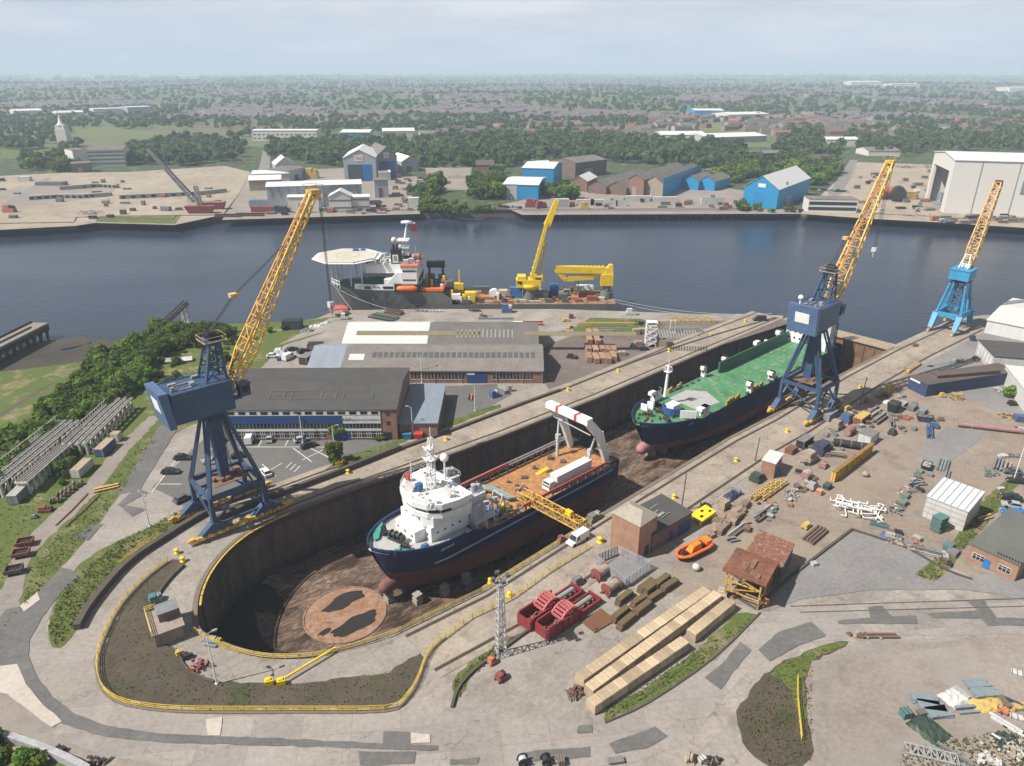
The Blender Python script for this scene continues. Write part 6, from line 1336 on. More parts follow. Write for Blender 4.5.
        for k in range(5): f.box((rnd.uniform(-L_ * .3, L_ * .3), rnd.uniform(-W_ * .3, W_ * .3), H_ + .1), (rnd.uniform(.3, L_ * .3), .4, .3), rnd.random() * 3)
        f.build('contents', m2, o)
    elif kind == 'pallet_stack':
        n = max(2, int(H_ / .32))
        for k in range(n):
            g_ = MB(); g_.box((rnd.uniform(-.1, .1), rnd.uniform(-.1, .1), (k + .5) * H_ / n), (L_ * rnd.uniform(.9, 1.02), W_ * rnd.uniform(.9, 1.02), H_ / n * .8), rnd.uniform(-.06, .06)); g_.build('layer', m_ if k % 3 else m2, o)
    elif kind == 'frame':
        b.lattice((-L_ / 2, 0, H_ / 2), (L_ / 2, 0, H_ / 2), W_, H_ * .9, W_, H_ * .9, max(3, int(L_ / max(.8, H_))), .2, .13); b.build('truss', m_, o)
        f = MB()
        for x in (-L_ * .45, L_ * .45): f.bz(x - .2, x + .2, -W_ * .6, W_ * .6, 0, .25)
        f.build('sleeper', m2, o)
    elif kind == 'tarpaulin':
        n = 9; vs_ = []
        for i in range(n):
            for j in range(n):
                x = (i / (n - 1) - .5) * L_; y = (j / (n - 1) - .5) * W_; e = min(i, j, n - 1 - i, n - 1 - j)
                vs_.append((x * (1 + rnd.uniform(-.08, .08)), y * (1 + rnd.uniform(-.08, .08)), .03 if e == 0 else H_ * (.6 + .5 * noise.noise(Vector((x * 1.3, y * 1.3, q[0] * .1)))) * min(1, e / 1.5)))
        b.add(vs_, [(i * n + j, (i + 1) * n + j, (i + 1) * n + j + 1, i * n + j + 1) for i in range(n - 1) for j in range(n - 1)]); b.build('sheet', mat('tarp_' + c, YARDC[c], .5, var=.1), o)
        if c2: f = MB(); f.box((L_ * .42, 0, H_ * .4), (L_ * .16, W_ * .8, H_ * .7)); f.build('load', m2, o)
    elif kind == 'rubble_heap':
        n = int(14 + L_ * 4)
        for k in range(n): b.box((rnd.gauss(0, L_ * .24), rnd.gauss(0, W_ * .24), rnd.uniform(.05, H_ * .6)), (rnd.uniform(.2, .9), rnd.uniform(.15, .6), rnd.uniform(.1, .5)), rnd.random() * 3, rnd.uniform(-.5, .5))
        b.build('heap', [m_], o); f = MB()
        for k in range(n // 2): f.box((rnd.gauss(0, L_ * .25), rnd.gauss(0, W_ * .25), rnd.uniform(.05, H_ * .6)), (rnd.uniform(.2, 1.3), rnd.uniform(.1, .3), rnd.uniform(.1, .3)), rnd.random() * 3, rnd.uniform(-.5, .5))
        f.build('scrap', m2, o)
    elif kind == 'crate':
        b.bz(-L_ / 2, L_ / 2, -W_ / 2, W_ / 2, .1, H_); b.build('box', m_, o); f = MB()
        for x in (-L_ * .42, 0, L_ * .42): f.bz(x - .07, x + .07, -W_ / 2 - .04, W_ / 2 + .04, 0, H_ + .04)
        f.build('batten', m2, o)
    elif kind == 'reel':
        for s in (-1, 1): f = MB(); f.tube((0, s * L_ * .5 - .1, H_ / 2), (0, s * L_ * .5 + .1, H_ / 2), H_ / 2, n=18); f.build('flange', m_, o)
        b.tube((0, -L_ / 2, H_ / 2), (0, L_ / 2, H_ / 2), H_ * .38, n=18); b.build('drum', m2, o); f = MB()
        for s in (-1, 1): f.beam((-H_ * .45, s * (L_ / 2 + .3), 0), (0, s * (L_ / 2 + .3), H_ / 2), .25); f.beam((H_ * .45, s * (L_ / 2 + .3), 0), (0, s * (L_ / 2 + .3), H_ / 2), .25)
        f.build('stand', m_, o)
    elif kind == 'ball_tank':
        b.ball((0, 0, H_ * .55), L_ / 2, 14, W_ / L_); b.build('shell', m_, o); f = MB(); f.lathe([(L_ * .3, 0), (L_ * .35, .2), (L_ * .2, .35)], n=10); f.build('foot', m2, o)
    return o
o = thing('boom_barrier', 'long yellow boom with two yellow feet lying at the dock head', 'barrier', P(283, 683, .1)); d = P(336, 651, .1) - P(283, 683, .1); mb = MB(); mb.beam((0, 0, .8), tuple(d + Vector((0, 0, .8))), .3, .3); mb.build('boom', M_YBRIGHT, o)
for x in (-.2, -2.2): mb = MB(); mb.box((x, -.2, .5), (1.3, 1.0, 1.0), .3); mb.box((x, -.2, 1.1), (.7, .6, .3), .3); mb.build('foot', M_YBRIGHT, o)
M_BLOCK = mat('block_tan', (.42, .335, .24), .9, var=.25, objvar=.22, sc=1.1, streak=.15); M_BLOCKT = mat('block_top', (.45, .35, .235), .9, var=.3, objvar=.28, sc=.8)
def block_row(a, b, n, rowname, skip=()):
    A = P(*a); B_ = P(*b); d = B_ - A; az = math.atan2(d.y, d.x); l = d.length / n; first = None
    for k in range(n):
        p = A + d * ((k + .5) / n); p.z = .06
        if first is None:
            first = thing('ballast_block', 'x', 'block', p, az, 'tan ballast blocks in three rows'); mb = MB(); mb.bz(-l * .47, l * .47, -.98, .98, .15, 1.9); mb.build('block', M_BLOCK, first); mb = MB(); mb.bz(-l * .465, l * .465, -.95, .95, 1.9, 1.96); mb.build('top_face', M_BLOCKT, first); mb = MB(); mb.bz(-l * .4, l * .4, -.9, -.5, 0, .15); mb.bz(-l * .4, l * .4, .5, .9, 0, .15); mb.build('bearer', M_DIRTY, first); o = first
        else: o = dup(first, p, az + rnd.uniform(-.02, .02))
        o['label'] = f'tan ballast block in the {rowname}'
block_row((579, 686), (706, 597), 16, 'long row farthest from the grass strip'); block_row((588, 697), (717, 601), 17, 'middle row of the tan blocks'); block_row((590, 712), (684, 648), 12, 'front row beside the grass strip, the longer stretch'); block_row((690, 641), (730, 608), 7, 'front row beside the grass strip, the short end stretch')
item('rubble_heap', (576, 694), 'rust', (2.6, 2.0, 1.4), 'rusty chain heap at the end of the tan block rows', c2='brown')
for q in ((646, 588), (664, 583), (670, 588), (624, 600), (641, 601), (656, 600), (620, 616), (641, 611), (627, 623), (634, 606)):
    o = item('timber_stack', q, 'brown', (4.6, 1.3, 1.1), 'brown timber baulk stack lying on the concrete by the block rows', DK, group='brown timber baulk stacks') if False else None
TB = None
M_TIM = mat('old_timber', (.13, .085, .05), .95, var=.35, objvar=.2, sc=1.4); M_TIMG = mat('mossy_timber', (.13, .095, .045), .95, var=.3)
for i, q in enumerate(((646, 588), (661, 584), (669, 588), (624, 600), (639, 603), (654, 599), (620, 616.5), (642, 611), (626, 624), (651, 590))):
    if TB is None:
        TB = thing('timber_stack', 'x', 'timber stack', P(*q, .05), DK, 'brown timber baulk stacks')
        for k in range(3): mb = MB(); mb.bz(-2.3 + .2 * k, 2.3 - .1 * k, -.62, .62, .05 + k * .4, .42 + k * .4); mb.build('baulk', M_TIM, TB)
        mb = MB(); mb.bz(-2.0, 2.1, -.55, .5, 1.24, 1.3); mb.build('moss', M_TIMG, TB); o = TB
    else: o = dup(TB, P(*q, .05), DK + rnd.uniform(-.05, .05), sc=rnd.uniform(.85, 1.1))
    o['label'] = 'brown timber baulk stack on the concrete between the red drums and the tan blocks'
mb = MB(); mb.bz(-2.6, 2.6, -1.9, 1.9, 0, .25); o = thing('steel_plate', 'rusty square steel plate lying beside the red frames', 'plate', P(598, 621, .05), DK - .1); mb.build('plate', M_RUSTY, o); mb = MB(); mb.bz(-2.2, -1.6, -1.6, -1.0, .25, .5); mb.build('lug', M_RUSTY, o)
M_REDF = mat('frame_red', (.22, .028, .038), .55, rust=.18, sc=.6); M_PINKF = mat('frame_faded_red', (.46, .13, .13), .6, rust=.1)
def red_frame(q, label):
    o = thing('red_frame', label, 'steel frame', P(*q, .05), DK, 'red steel frames on the concrete'); mb = MB()
    mb.bz(-5.2, 3.2, -1.7, -1.4, 0, 2.6); mb.bz(-5.2, 3.2, 1.4, 1.7, 0, 2.6); mb.bz(-5.5, -5.2, -1.7, 1.7, 0, 2.2); mb.bz(-5.2, 3.2, -1.4, 1.4, .2, .5)
    for k in range(6): mb.bz(-4.8 + k * 1.5, -4.65 + k * 1.5, -1.85, -1.7, .2, 2.5)
    mb.build('trough', M_REDF, o); f = MB()
    for k in range(9):
        a = R(15 + k * 17); x = .4 + 2.4 * math.cos(a); z = 1.2 + 2.4 * math.sin(a); a2 = R(32 + k * 17)
        if k < 8: f.beam((x, -1.2, z), (.4 + 2.4 * math.cos(a2), -1.2, 1.2 + 2.4 * math.sin(a2)), .3); f.beam((x, 1.2, z), (.4 + 2.4 * math.cos(a2), 1.2, 1.2 + 2.4 * math.sin(a2)), .3)
        f.beam((x, -1.2, z), (x, 1.2, z), .22, .5); f.beam((.4, -1.2, 1.2), (x, -1.2, z), .14)
    f.build('arched_fan', M_PINKF, o); f = MB(); f.bz(3.2, 8.6, -1.5, -1.15, .3, 1.2); f.bz(3.2, 8.6, 1.15, 1.5, .3, 1.2); f.bz(8.4, 8.8, -1.5, 1.5, .3, 1.5)
    for x in (4.4, 6, 7.4): f.bz(x, x + .3, -1.4, 1.4, .2, .7)
    f.build('cradle', M_REDF, o); f = MB(); f.tube((3.6, .2, 1.2), (7.6, .2, 1.2), .5, n=10); f.build('ram', M_GUT, o)
    for k in range(6): f = MB(); f.box((-4.3 + rnd.random() * 3, rnd.uniform(-1, 1), .9), (rnd.uniform(.5, 1.3), .5, .5), rnd.random()); f.build('stored_part', M_DIRTY, o)
    return o
red_frame((545, 613), 'red steel trough frame with arched fan, the one nearer the dock'); red_frame((563, 622), 'red steel trough frame with arched fan, the one nearer the tan blocks')
item('reel', (601, 576), 'red', (3.6, 3, 2.8), 'red flanged rope drum standing close to the grey fence, upper one', DK + 1.57, c2='beige', group='red flanged rope drums'); item('reel', (611, 591), 'red', (3.6, 3, 2.8), 'red flanged rope drum standing close to the grey fence, lower one', DK + 1.57, c2='beige', group='red flanged rope drums')
item('machine', (577, 584), 'grey', (2.6, 1.6, 2), 'small grey compressor behind the red frames'); item('machine', (492, 663), 'orange', (1.5, 1.3, 1.5), 'small orange red pump at the foot of the lattice mast', c2='red'); item('machine', (501, 679), 'red', (2.0, 1.6, 1.6), 'red engine set standing alone on the concrete', c2='black')
item('machine', (561, 541), 'red', (1.6, 1.3, 1.6), 'small red box unit on the apron by the white van'); item('machine', (594, 519), 'grey', (4.2, 2.2, 1.8), 'grey trailer unit on the apron beyond the gangway', c2='beige')
o = thing('mesh_fence', 'grey mesh fence compound in front of the orange brick tower', 'fence'); fc = [(596, 564), (617, 554.5), (650, 570), (625, 588)]
pf = px(fc, .05); mb = MB()
for a, b_ in zip(pf, pf[1:] + pf[:1]):
    n = 7
    for k in range(n): q = a.lerp(b_, k / n); mb.tube(q, q + Vector((0, 0, 2.4)), .08, n=6)
mb.build('post', mat('fence_grey', (.34, .36, .39), .5), o); mb = MB()
for a, b_ in zip(pf, pf[1:] + pf[:1]):
    for k in range(9): hh = Vector((0, 0, .25 + k * .26)); mb.beam(a + hh, b_ + hh, .05)
    n = int((b_ - a).length / .28)
    for k in range(n): q = a.lerp(b_, k / n); mb.beam(q, q + Vector((0, 0, 2.35)), .06)
mb.build('mesh_panel', mat('fence_mesh', (.40, .42, .45), .5), o)
lay('compound_pavement', fc, G_LOT, 3)
o = thing('rescue_boat', 'orange rigid rescue boat standing on the yard concrete', 'boat', P(694, 553, .1), ang((678, 557), (711, 541)), None)
mb = MB(); pts = [(-4.2, 1.0), (-2.8, 1.5), (2.6, 1.5), (4.0, 1.2), (4.0, -1.2), (2.6, -1.5), (-2.8, -1.5), (-4.2, -1.0), (-5.0, 0)]
mb.prism(pts, .9, 1.05); n = len(pts)
mb.add([(x, y, .9) for x, y in pts] + [(x * .9, y * .35, .15) for x, y in pts], [(i, i + n, (i + 1) % n + n, (i + 1) % n) for i in range(n)]); mb.build('hull', mat('boat_dark', (.12, .03, .02), .5), o)
mb = MB()
for a, b_ in zip(pts, pts[1:] + pts[:1]): mb.tube((*a, 1.25), (*b_, 1.25), .33, n=10)
mb.build('sponson', M_ORANGE, o); mb = MB(); mb.hexa([(-1.8, -.8, 1.0), (1.4, -.8, 1.0), (1.4, .8, 1.0), (-1.8, .8, 1.0), (-1.0, -.6, 2.2), (1.2, -.6, 2.5), (1.2, .6, 2.5), (-1.0, .6, 2.2)]); mb.bz(2.6, 4.2, -.9, .9, 1.0, 2.3); mb.build('canopy', mat('boat_canopy', (.85, .22, .02), .5), o); mb = MB(); mb.bz(1.5, 2.3, -.8, .8, 1.0, 1.9); mb.bz(-3.4, -2.4, -.4, .4, 1.0, 1.5); mb.build('seat', M_BLACK, o); mb = MB(); mb.bz(-2, 2.5, -.9, .9, 0, .4); mb.build('cradle', M_GUT, o)
item('ball_tank', (696, 570), 'white', (1.9, 1.7, 1.6), 'round white tank on the concrete below the orange boat'); item('ball_tank', (865, 476), 'beige', (2.0, 1.5, 1.3), 'round beige tank on the yard near the yellow girder', c2='black')
a = P(521, 497, -1.2) ; b_ = P(582, 527, 1.6); o = thing('gangway', 'yellow lattice gangway bridging from the orange ship deck to the apron', 'gangway', a); d = b_ - a
mb = MB(); mb.lattice((0, 0, 1), tuple(d + Vector((0, 0, .4))), 2.2, 2.0, 2.2, 2.0, 12, .2, .13); mb.build('truss', M_YEL, o); mb = MB(); mb.beam((0, 0, .15), tuple(d + Vector((0, 0, -.5))), 1.8, .12); mb.build('walkway', M_DIRTY, o)
mb = MB(); mb.box(d * .8 + Vector((0, 0, 2.0)), (1.0, 1.6, 1.2), DK); mb.build('hoist_box', M_YBRIGHT, o); mb = MB(); mb.bz(d.x - .8, d.x + .8, d.y - 1.2, d.y + 1.2, -a.z + .1, d.z - .4); mb.build('landing_step', M_DKGREY, o)
o = thing('subsea_frame', 'bright yellow steel frame with holes behind the brick store', 'steel frame', P(702, 520, .05), DK - .2); mb = MB()
mb.hexa([(-2.2, -1.8, 1.0), (2.4, -1.6, 1.6), (2.4, 1.6, 1.6), (-2.2, 1.8, 1.0), (-2.0, -1.8, 1.4), (2.4, -1.6, 2.4), (2.4, 1.6, 2.4), (-2.0, 1.8, 1.4)]); mb.build('top_plate', M_YBRIGHT, o); mb = MB()
for x in (-2, 2):
    for y in (-1.5, 1.5): mb.beam((x * 1.1, y, 0), (x, y, 1.4), .35)
mb.build('leg', M_YBRIGHT, o); mb = MB()
for x in (-1, .3, 1.5): mb.box((x, rnd.uniform(-.8, .8), 1.9 + x * .18), (.6, .5, .35))
mb.build('fitting', M_BLACK, o)
SB = None
for i in range(30):
    u = 706 + (i % 6) * 6.4 + rnd.uniform(-1.5, 1.5); v = 539 - (i % 6) * 4.2 - (i // 6) * 4.2 + rnd.uniform(-1, 1) + 2; u += (i // 6) * 2.5
    if SB is None:
        SB = thing('stone_block', 'x', 'stone block', P(u, v, .05), DK, 'brown stone blocks behind the orange boat'); mb = MB(); mb.bz(-.85, .85, -.6, .6, .1, 1.1); mb.build('block', mat('block_brown', (.25, .185, .135), .9, objvar=.3), SB); mb = MB(); mb.bz(-.7, -.4, -.6, .6, 0, .1); mb.bz(.4, .7, -.6, .6, 0, .1); mb.build('bearer', M_TIM, SB); o = SB
    else: o = dup(SB, P(u, v, .05), DK + rnd.uniform(-.3, .3), sc=rnd.uniform(.8, 1.25))
    o['label'] = 'brown stone block in the scatter behind the orange boat'
D_ = DK
for a in [('tarpaulin', (731, 497), 'navy', (6, 3, 2.2), 'dark blue tarpaulin covered load behind the stone blocks', D_, 'bluegrey'), ('crate', (723, 508), 'tan', (2.6, 2.2, 2.4), 'tall tan crate beside the dark blue tarpaulin', D_, 'brown'), ('rubble_heap', (704, 507), 'black', (3, 2, 1.2), 'dark scrap heap behind the yellow frame', D_, 'navy'), ('machine', (757, 480), 'dgreen', (4, 3, 2.4), 'dark green winch unit left of the brick hut', D_, 'grey'),
    ('frame', (772, 492), 'yellow', (13, 1.4, 1.4), 'yellow lattice beam lying below the brick hut, nearer one', D_, 'rust'), ('frame', (764, 492), 'yellow', (13, 1.2, 1.2), 'yellow lattice beam lying below the brick hut, farther one', D_, 'brown'), ('girders', (738, 532), 'pale', (8, 1.6, 1.0), 'pale girders in line with the stone blocks', D_, 'brown'), ('girders', (765, 515), 'grey', (9, 2.2, 1.2), 'grey girder row leading towards the white bags', D_, 'brown'), ('tarpaulin', (771, 508), 'white', (3, 2.4, 1.2), 'white bags heaped by the grey girder row', D_, 'pale'), ('rubble_heap', (790, 497), 'pale', (7, 3, 1.6), 'pale scrap pile between the yellow beams and gas bottles', D_, 'grey'), ('tank', (806, 478), 'pink', (3, 2.2, 2.2), 'faded pink drum in the scrap behind the yellow beams', D_, 'white'),
    ('machine', (812, 488), 'pale', (3.4, 2.2, 2), 'pale engine block in the scrap behind the pink drum', D_, 'black'), ('crate', (819, 494), 'orange', (1.5, 1.4, 1.4), 'small orange and white box by the green crate', D_, 'white'), ('crate', (827, 488), 'dgreen', (2.4, 1.6, 1.4), 'small dark green crate at the end of the yellow girder', D_, 'grey'), ('machine', (824, 467), 'pink', (2.8, 1.8, 1.4), 'rusty pink pump standing alone on the yard', D_, 'rust'), ('machine', (808, 461), 'beige', (5, 3.4, 3.4), 'beige plant unit right of the brick hut', D_, 'pale'), ('container', (791, 452), 'red', (3.4, 2.2, 1.6), 'low dull red container behind the brick hut', D_, 'rust'),
    ('container', (804, 445), 'black', (6, 2.4, 2.5), 'black container with pale roof strip behind the beige plant unit', D_, 'grey'), ('machine', (821, 451), 'navy', (6.5, 4, 3), 'large purple blue winch in the scrap yard middle', D_, 'navy'), ('tank', (850, 448), 'black', (9.5, 2.2, 2.4), 'long black tank lying left of the white cabin', -.35, 'grey'), ('girders', (838, 456), 'pale', (4, 2.4, 1.2), 'short pale girders in front of the black tank', -.3, 'brown'), ('tank', (849, 434), 'pink', (4.4, 2.4, 2.4), 'pink and red striped tank behind the black tank', D_, 'red'), ('machine', (836, 428), 'beige', (4.4, 3, 3), 'tan box unit behind the purple blue winch', D_, 'brown'), ('machine', (847, 421), 'blue', (5, 3, 3), 'dark blue boiler unit behind the pink striped tank', D_, 'yellow'), ('container', (829, 418), 'bluegrey', (6.2, 2.6, 2.4), 'pale blue container at the foot of the second crane', D_),
    ('machine', (845, 410), 'yellow', (4.4, 2.4, 1.8), 'yellow buffer unit on the rail right of the second crane', D_, 'yellow'), ('container', (861, 421), 'red', (7, 2.6, 2.2), 'dull red flat container behind the white cabin', D_, 'yellow'), ('girders', (873, 413), 'grey', (8, 3, 1.6), 'grey girder stack behind the white cabin, farther one', D_, 'pale'), ('girders', (880, 420), 'bluegrey', (8, 2.4, 1.6), 'grey blue girder stack right of the white cabin', D_, 'brown'), ('skip', (893, 411), 'black', (4.4, 3, 3), 'tall black skip right of the girder stacks', D_, 'dgreen'), ('girders', (891, 424), 'grey', (6, 2, 2), 'grey girders and post beside the black skip', 1.2, 'bluegrey'), ('machine', (892, 434), 'dgreen', (2.6, 2, 1.8), 'dark green pump on the yard below the black skip', D_, 'black'),
    ('container', (867, 441), 'white', (5.6, 4, 3), 'white flat roofed site cabin standing in the scrap yard', DK, 'grey'), ('machine', (867, 402), 'pink', (3, 1.8, 2.2), 'pink and white boxes beside the wooden pole', D_, 'white'), ('rubble_heap', (880, 397), 'rust', (4, 2, 1.4), 'rusty scrap behind the white sheets', D_, 'orange'), ('tarpaulin', (886, 402), 'white', (3.4, 2, .8), 'white sheets on the yard near the black skip', D_), ('frame', (889, 392), 'yellow', (7, 1.6, 1.2), 'short yellow frame on the yard by the navy fronted shed', D_, 'rust'), ('container', (902, 406), 'green', (4, 2, 1.4), 'pale green flat container among the scrap, left one', D_, 'pale'), ('container', (912, 409), 'green', (4, 2, 1.4), 'pale green flat container among the scrap, middle one', D_, 'grey'), ('container', (922, 413), 'green', (3.4, 2, 1.4), 'pale green flat container among the scrap, right one', D_, 'bluegrey'), ('rubble_heap', (908, 418), 'orange', (5, 2.4, 1), 'orange and rusty scrap below the green flat containers', D_, 'rust'), ('skip', (924, 421), 'navy', (5, 2.2, 1.8), 'navy skip below the green flat containers', -.3, 'grey'),
    ('frame', (929, 433), 'blue', (9, 1.2, 1.4), 'blue jib section lying on the open yard', 1.1, 'blue'), ('machine', (934, 427), 'blue', (2.6, 2.4, 1.8), 'blue winch at the head of the blue jib section', 1.1, 'navy'), ('crate', (914, 430), 'green', (1.6, 1.2, 1), 'small pale green crate alone on the open yard', D_), ('rubble_heap', (940, 420), 'rust', (3, 1.6, 1), 'rusty posts standing on the yard above the grey patch', D_, 'brown'),
    ('tank', (996, 431), 'pink', (22, 1.6, 1.8), 'long pink pipe lying across the yard at the right', -.28, 'pink'), ('crate', (968, 427), 'brown', (1.6, 1.2, .8), 'small brown crate above the grey yard patch', D_), ('pipes', (943, 466), 'bluegrey', (7, 3, .9), 'grey blue pipe bundle on the yard, upper one', D_ + .2, 'green'), ('pipes', (947, 475), 'bluegrey', (5, 1.6, .7), 'grey blue pipe bundle on the yard, lower one', D_ + .2), ('skip', (926, 468), 'dgreen', (4, 2.4, 1.3), 'dark green skip of scrap left of the pipe bundles', .9, 'pale'), ('rubble_heap', (917, 478), 'green', (6, 2.2, 1.2), 'pale green scrap line below the green skip', 1.0, 'pale'), ('girders', (918, 485), 'bluegrey', (4, 1.6, .6), 'grey blue plates lying below the green scrap line', .2, 'grey'), ('rubble_heap', (903, 492), 'green', (5, 2, 1), 'green and white scrap left of the white wrapped shed', 1.0, 'white'), ('crate', (905, 497), 'green', (2.2, 1.8, 1), 'pale green crate left of the white wrapped shed', D_), ('pallet_stack', (902, 505), 'green', (2.4, 2, 1.2), 'low green pallet stack near the white pipe racks', D_, 'dgreen'),
    ('rubble_heap', (897, 510), 'grey', (5, 3, 1.2), 'grey scrap between the white pipe racks and wrapped shed', .9, 'white'), ('pallet_stack', (937, 530), 'teal', (3, 2.6, 4.2), 'tall leaning stack of green pallets in front of the wrapped shed', .5, 'brown'), ('tarpaulin', (885, 535), 'blue', (2.4, 2, 1.2), 'bright blue tarpaulin bag on the lot edge', D_), ('machine', (893, 538), 'pale', (3.6, 1.6, 1.2), 'pale green white unit beside the blue tarpaulin bag', -.5, 'green'), ('girders', (879, 526), 'grey', (4, 1.6, 1), 'grey girders at the corner of the grey lot', -.5, 'teal'), ('rubble_heap', (913, 548), 'grey', (7, 2, 1), 'grey scrap line on the lot edge', -.5, 'beige'), ('girders', (926, 553), 'grey', (7, 2.4, 1), 'grey rails piled on the lot edge below the pallets', -.5, 'pale'), ('rubble_heap', (900, 545), 'beige', (4, 1.6, .8), 'tan scrap by the lot edge kerb', -.5, 'brown'), ('crate', (948, 548), 'teal', (2.4, 1.8, 1.2), 'teal box on the grass beside the brick office', D_), ('crate', (952, 554), 'grey', (2.8, 2.2, 1), 'grey box on the grass beside the brick office', D_), ('girders', (985, 519), 'yellow', (5, 1.4, .6), 'yellow frame parts on the grass behind the flat roofed office', .4, 'beige'),
    ('rubble_heap', (990, 474), 'green', (4, 3, 1.2), 'green scrap left of the parked cars', .8, 'grey'), ('girders', (998, 465), 'grey', (8, 2.4, 1), 'grey girders left of the parked cars', .9, 'bluegrey'), ('girders', (1007, 468), 'beige', (7, 2, .8), 'tan planks beside the parked cars', .9, 'tan'), ('crate', (1003, 457), 'white', (2.6, 1.6, .8), 'white slab on the yard above the tan planks', .2), ('rubble_heap', (1015, 456), 'grey', (4, 2, 1), 'grey scrap by the tall thin lamp post', .5, 'beige'), ('crate', (1001, 489), 'white', (2.0, 1.0, .5), 'small white sheet lying on the grass slope', .2),
    ('pipes', (815, 536), 'brown', (8, 3.2, .9), 'brown pipes behind the rusty shelter', D_, 'rust'), ('machine', (806, 527), 'yellow', (3, 1.6, 1.2), 'yellow reels beside the brown pipes', D_, 'yellow'), ('crate', (814, 565), 'white', (1.3, 1.1, .8), 'small white box alone on the grey lot', .3), ('machine', (766, 604), 'orange', (1.4, 1.2, 1.4), 'small orange unit at the foot of the shelter post', D_, 'orange'), ('crate', (722, 596), 'tan', (3, 1.8, 1.2), 'tan crate left of the rusty shelter', 1.2, 'white'), ('girders', (733, 541), 'bluegrey', (2.6, 1.6, .7), 'grey blue plates beside the orange boat', .3, 'grey'),
    ('pallet_stack', (924, 701), 'bluegrey', (4.2, 2, .7), 'grey blue plate stack on the dirt lot, left group, top one', -.25, 'bluegrey'), ('pallet_stack', (931, 708), 'bluegrey', (4.2, 2, .7), 'grey blue plate stack on the dirt lot, left group, middle one', -.2, 'bluegrey'), ('pallet_stack', (938, 714), 'bluegrey', (4, 2, .7), 'grey blue plate stack on the dirt lot, left group, lower one', .1, 'bluegrey'), ('pallet_stack', (977, 686), 'bluegrey', (4.2, 2, .7), 'grey blue plate stack on the dirt lot, right group, upper one', .05, 'bluegrey'), ('pallet_stack', (985, 694), 'bluegrey', (4.6, 2, .7), 'grey blue plate stack on the dirt lot, right group, lower one', .05, 'bluegrey'), ('tarpaulin', (954, 698), 'white', (4.0, 3.2, 1.0), 'crumpled white tarpaulin between the plate stacks', .4, 'pale'), ('tarpaulin', (989, 705), 'yellow', (6, 2.8, .9), 'yellow tarpaulin over a load on the dirt lot', .1, 'brown'), ('girders', (968, 711), 'bluegrey', (3.4, 1.6, .5), 'thin grey blue sheets below the white tarpaulin', .1, 'bluegrey'), ('girders', (1008, 703), 'navy', (3.2, 1.2, .5), 'dark slats right of the yellow tarpaulin', -.7, 'navy'), ('rubble_heap', (1002, 711), 'orange', (1.8, 1.6, .8), 'rusty orange heap at the yellow tarpaulin corner', .2, 'rust'), ('crate', (1020, 708), 'yellow', (3, 1.2, .6), 'yellow box at the right edge of the dirt lot', .1), ('crate', (905, 716), 'teal', (1.5, 1.3, 1.2), 'small teal bin on the dirt lot', .2, 'dgreen'), ('crate', (921, 714), 'rust', (1.2, .9, .6), 'small rusty box beside the left plate stacks', .2), ('tarpaulin', (929, 730), 'dgreen', (4.2, 5.0, .9), 'dark green netting heap on the dirt lot', .5), ('girders', (1006, 726), 'white', (4.6, 1, .4), 'white panel lying on the dirt lot', -.9, 'white'), ('crate', (1017, 718), 'white', (2, .9, .4), 'small white panel near the right edge', -.4), ('crate', (1017, 673), 'white', (2, 1.4, .3), 'pale sheet lying on the upper dirt lot', -.5),
    ('frame', (930, 757), 'pale', (7, 1.8, .8), 'pale lattice frame on the weeds at the bottom right', -.3, 'grey'), ('girders', (953, 758), 'grey', (5, 2, .5), 'grey plates on the weeds at the bottom right', -.9, 'bluegrey'), ('rubble_heap', (1008, 752), 'beige', (6, 4, 1.4), 'tan and white rubble heap in the bottom right corner', .2, 'white'), ('rubble_heap', (994, 762), 'white', (4, 2.4, 1), 'white rubble heap at the bottom edge', .2, 'beige'), ('rubble_heap', (1002, 740), 'dgreen', (4, 3, .8), 'dark green scrap above the tan rubble', .2, 'grey'),
    ('reel', (523, 764), 'black', (1.0, 1, 1.6), 'black cable drum at the bottom edge, left one', .2, 'white'), ('reel', (546, 763), 'black', (1.0, 1, 1.5), 'black cable drum at the bottom edge, right one', .2, 'black'), ('crate', (561, 763), 'rust', (.9, 1.2, 1.0), 'small rusty crate beside the black cable drums', .1), ('pallet_stack', (616, 762), 'grey', (2.2, 1, .6), 'grey pallets on the bottom road edge', .1, 'bluegrey'), ('reel', (690, 760), 'tan', (.5, 1, 1.6), 'tan wooden cable drum at the bottom edge', 1.2, 'tan'), ('crate', (702, 761), 'white', (1.2, .8, .8), 'white sack beside the tan cable drum', .5), ('rubble_heap', (712, 762), 'black', (2, 1.4, .8), 'black scrap beside the white sack', .4, 'brown'), ('rubble_heap', (862, 636), 'rust', (4, 1, .7), 'rusty scrap lying on the road verge, left end', 0, 'pale'), ('girders', (880, 637), 'rust', (7, 1, .5), 'rusty rails lying on the road verge', 0, 'brown'),
    ('rubble_heap', (60, 751), 'black', (2, 1.2, 1), 'black tyres heap by the boundary wall, left', 0, 'black'), ('rubble_heap', (98, 762), 'black', (3, 1.2, .9), 'black tyres heap by the boundary wall, right', 0, 'brown'), ('rubble_heap', (200, 667), 'red', (3.6, 2.6, 1.6), 'red machinery heap at the dock head', .3, 'pink'), ('machine', (188, 658), 'black', (1.8, 1.2, 1), 'small dark pump beside the red machinery heap', .3, 'black'), ('machine', (180, 655), 'yellow', (1.4, 1.2, 1.2), 'small yellow box at the pump hut corner', .6, 'yellow'), ('machine', (156, 601), 'teal', (2.6, 2, 1.8), 'teal pump unit at the left dock head', .6, 'bluegrey'), ('tarpaulin', (163, 612), 'white', (3.2, 1.8, .7), 'white bags beside the teal pump unit', .3, 'pale'),
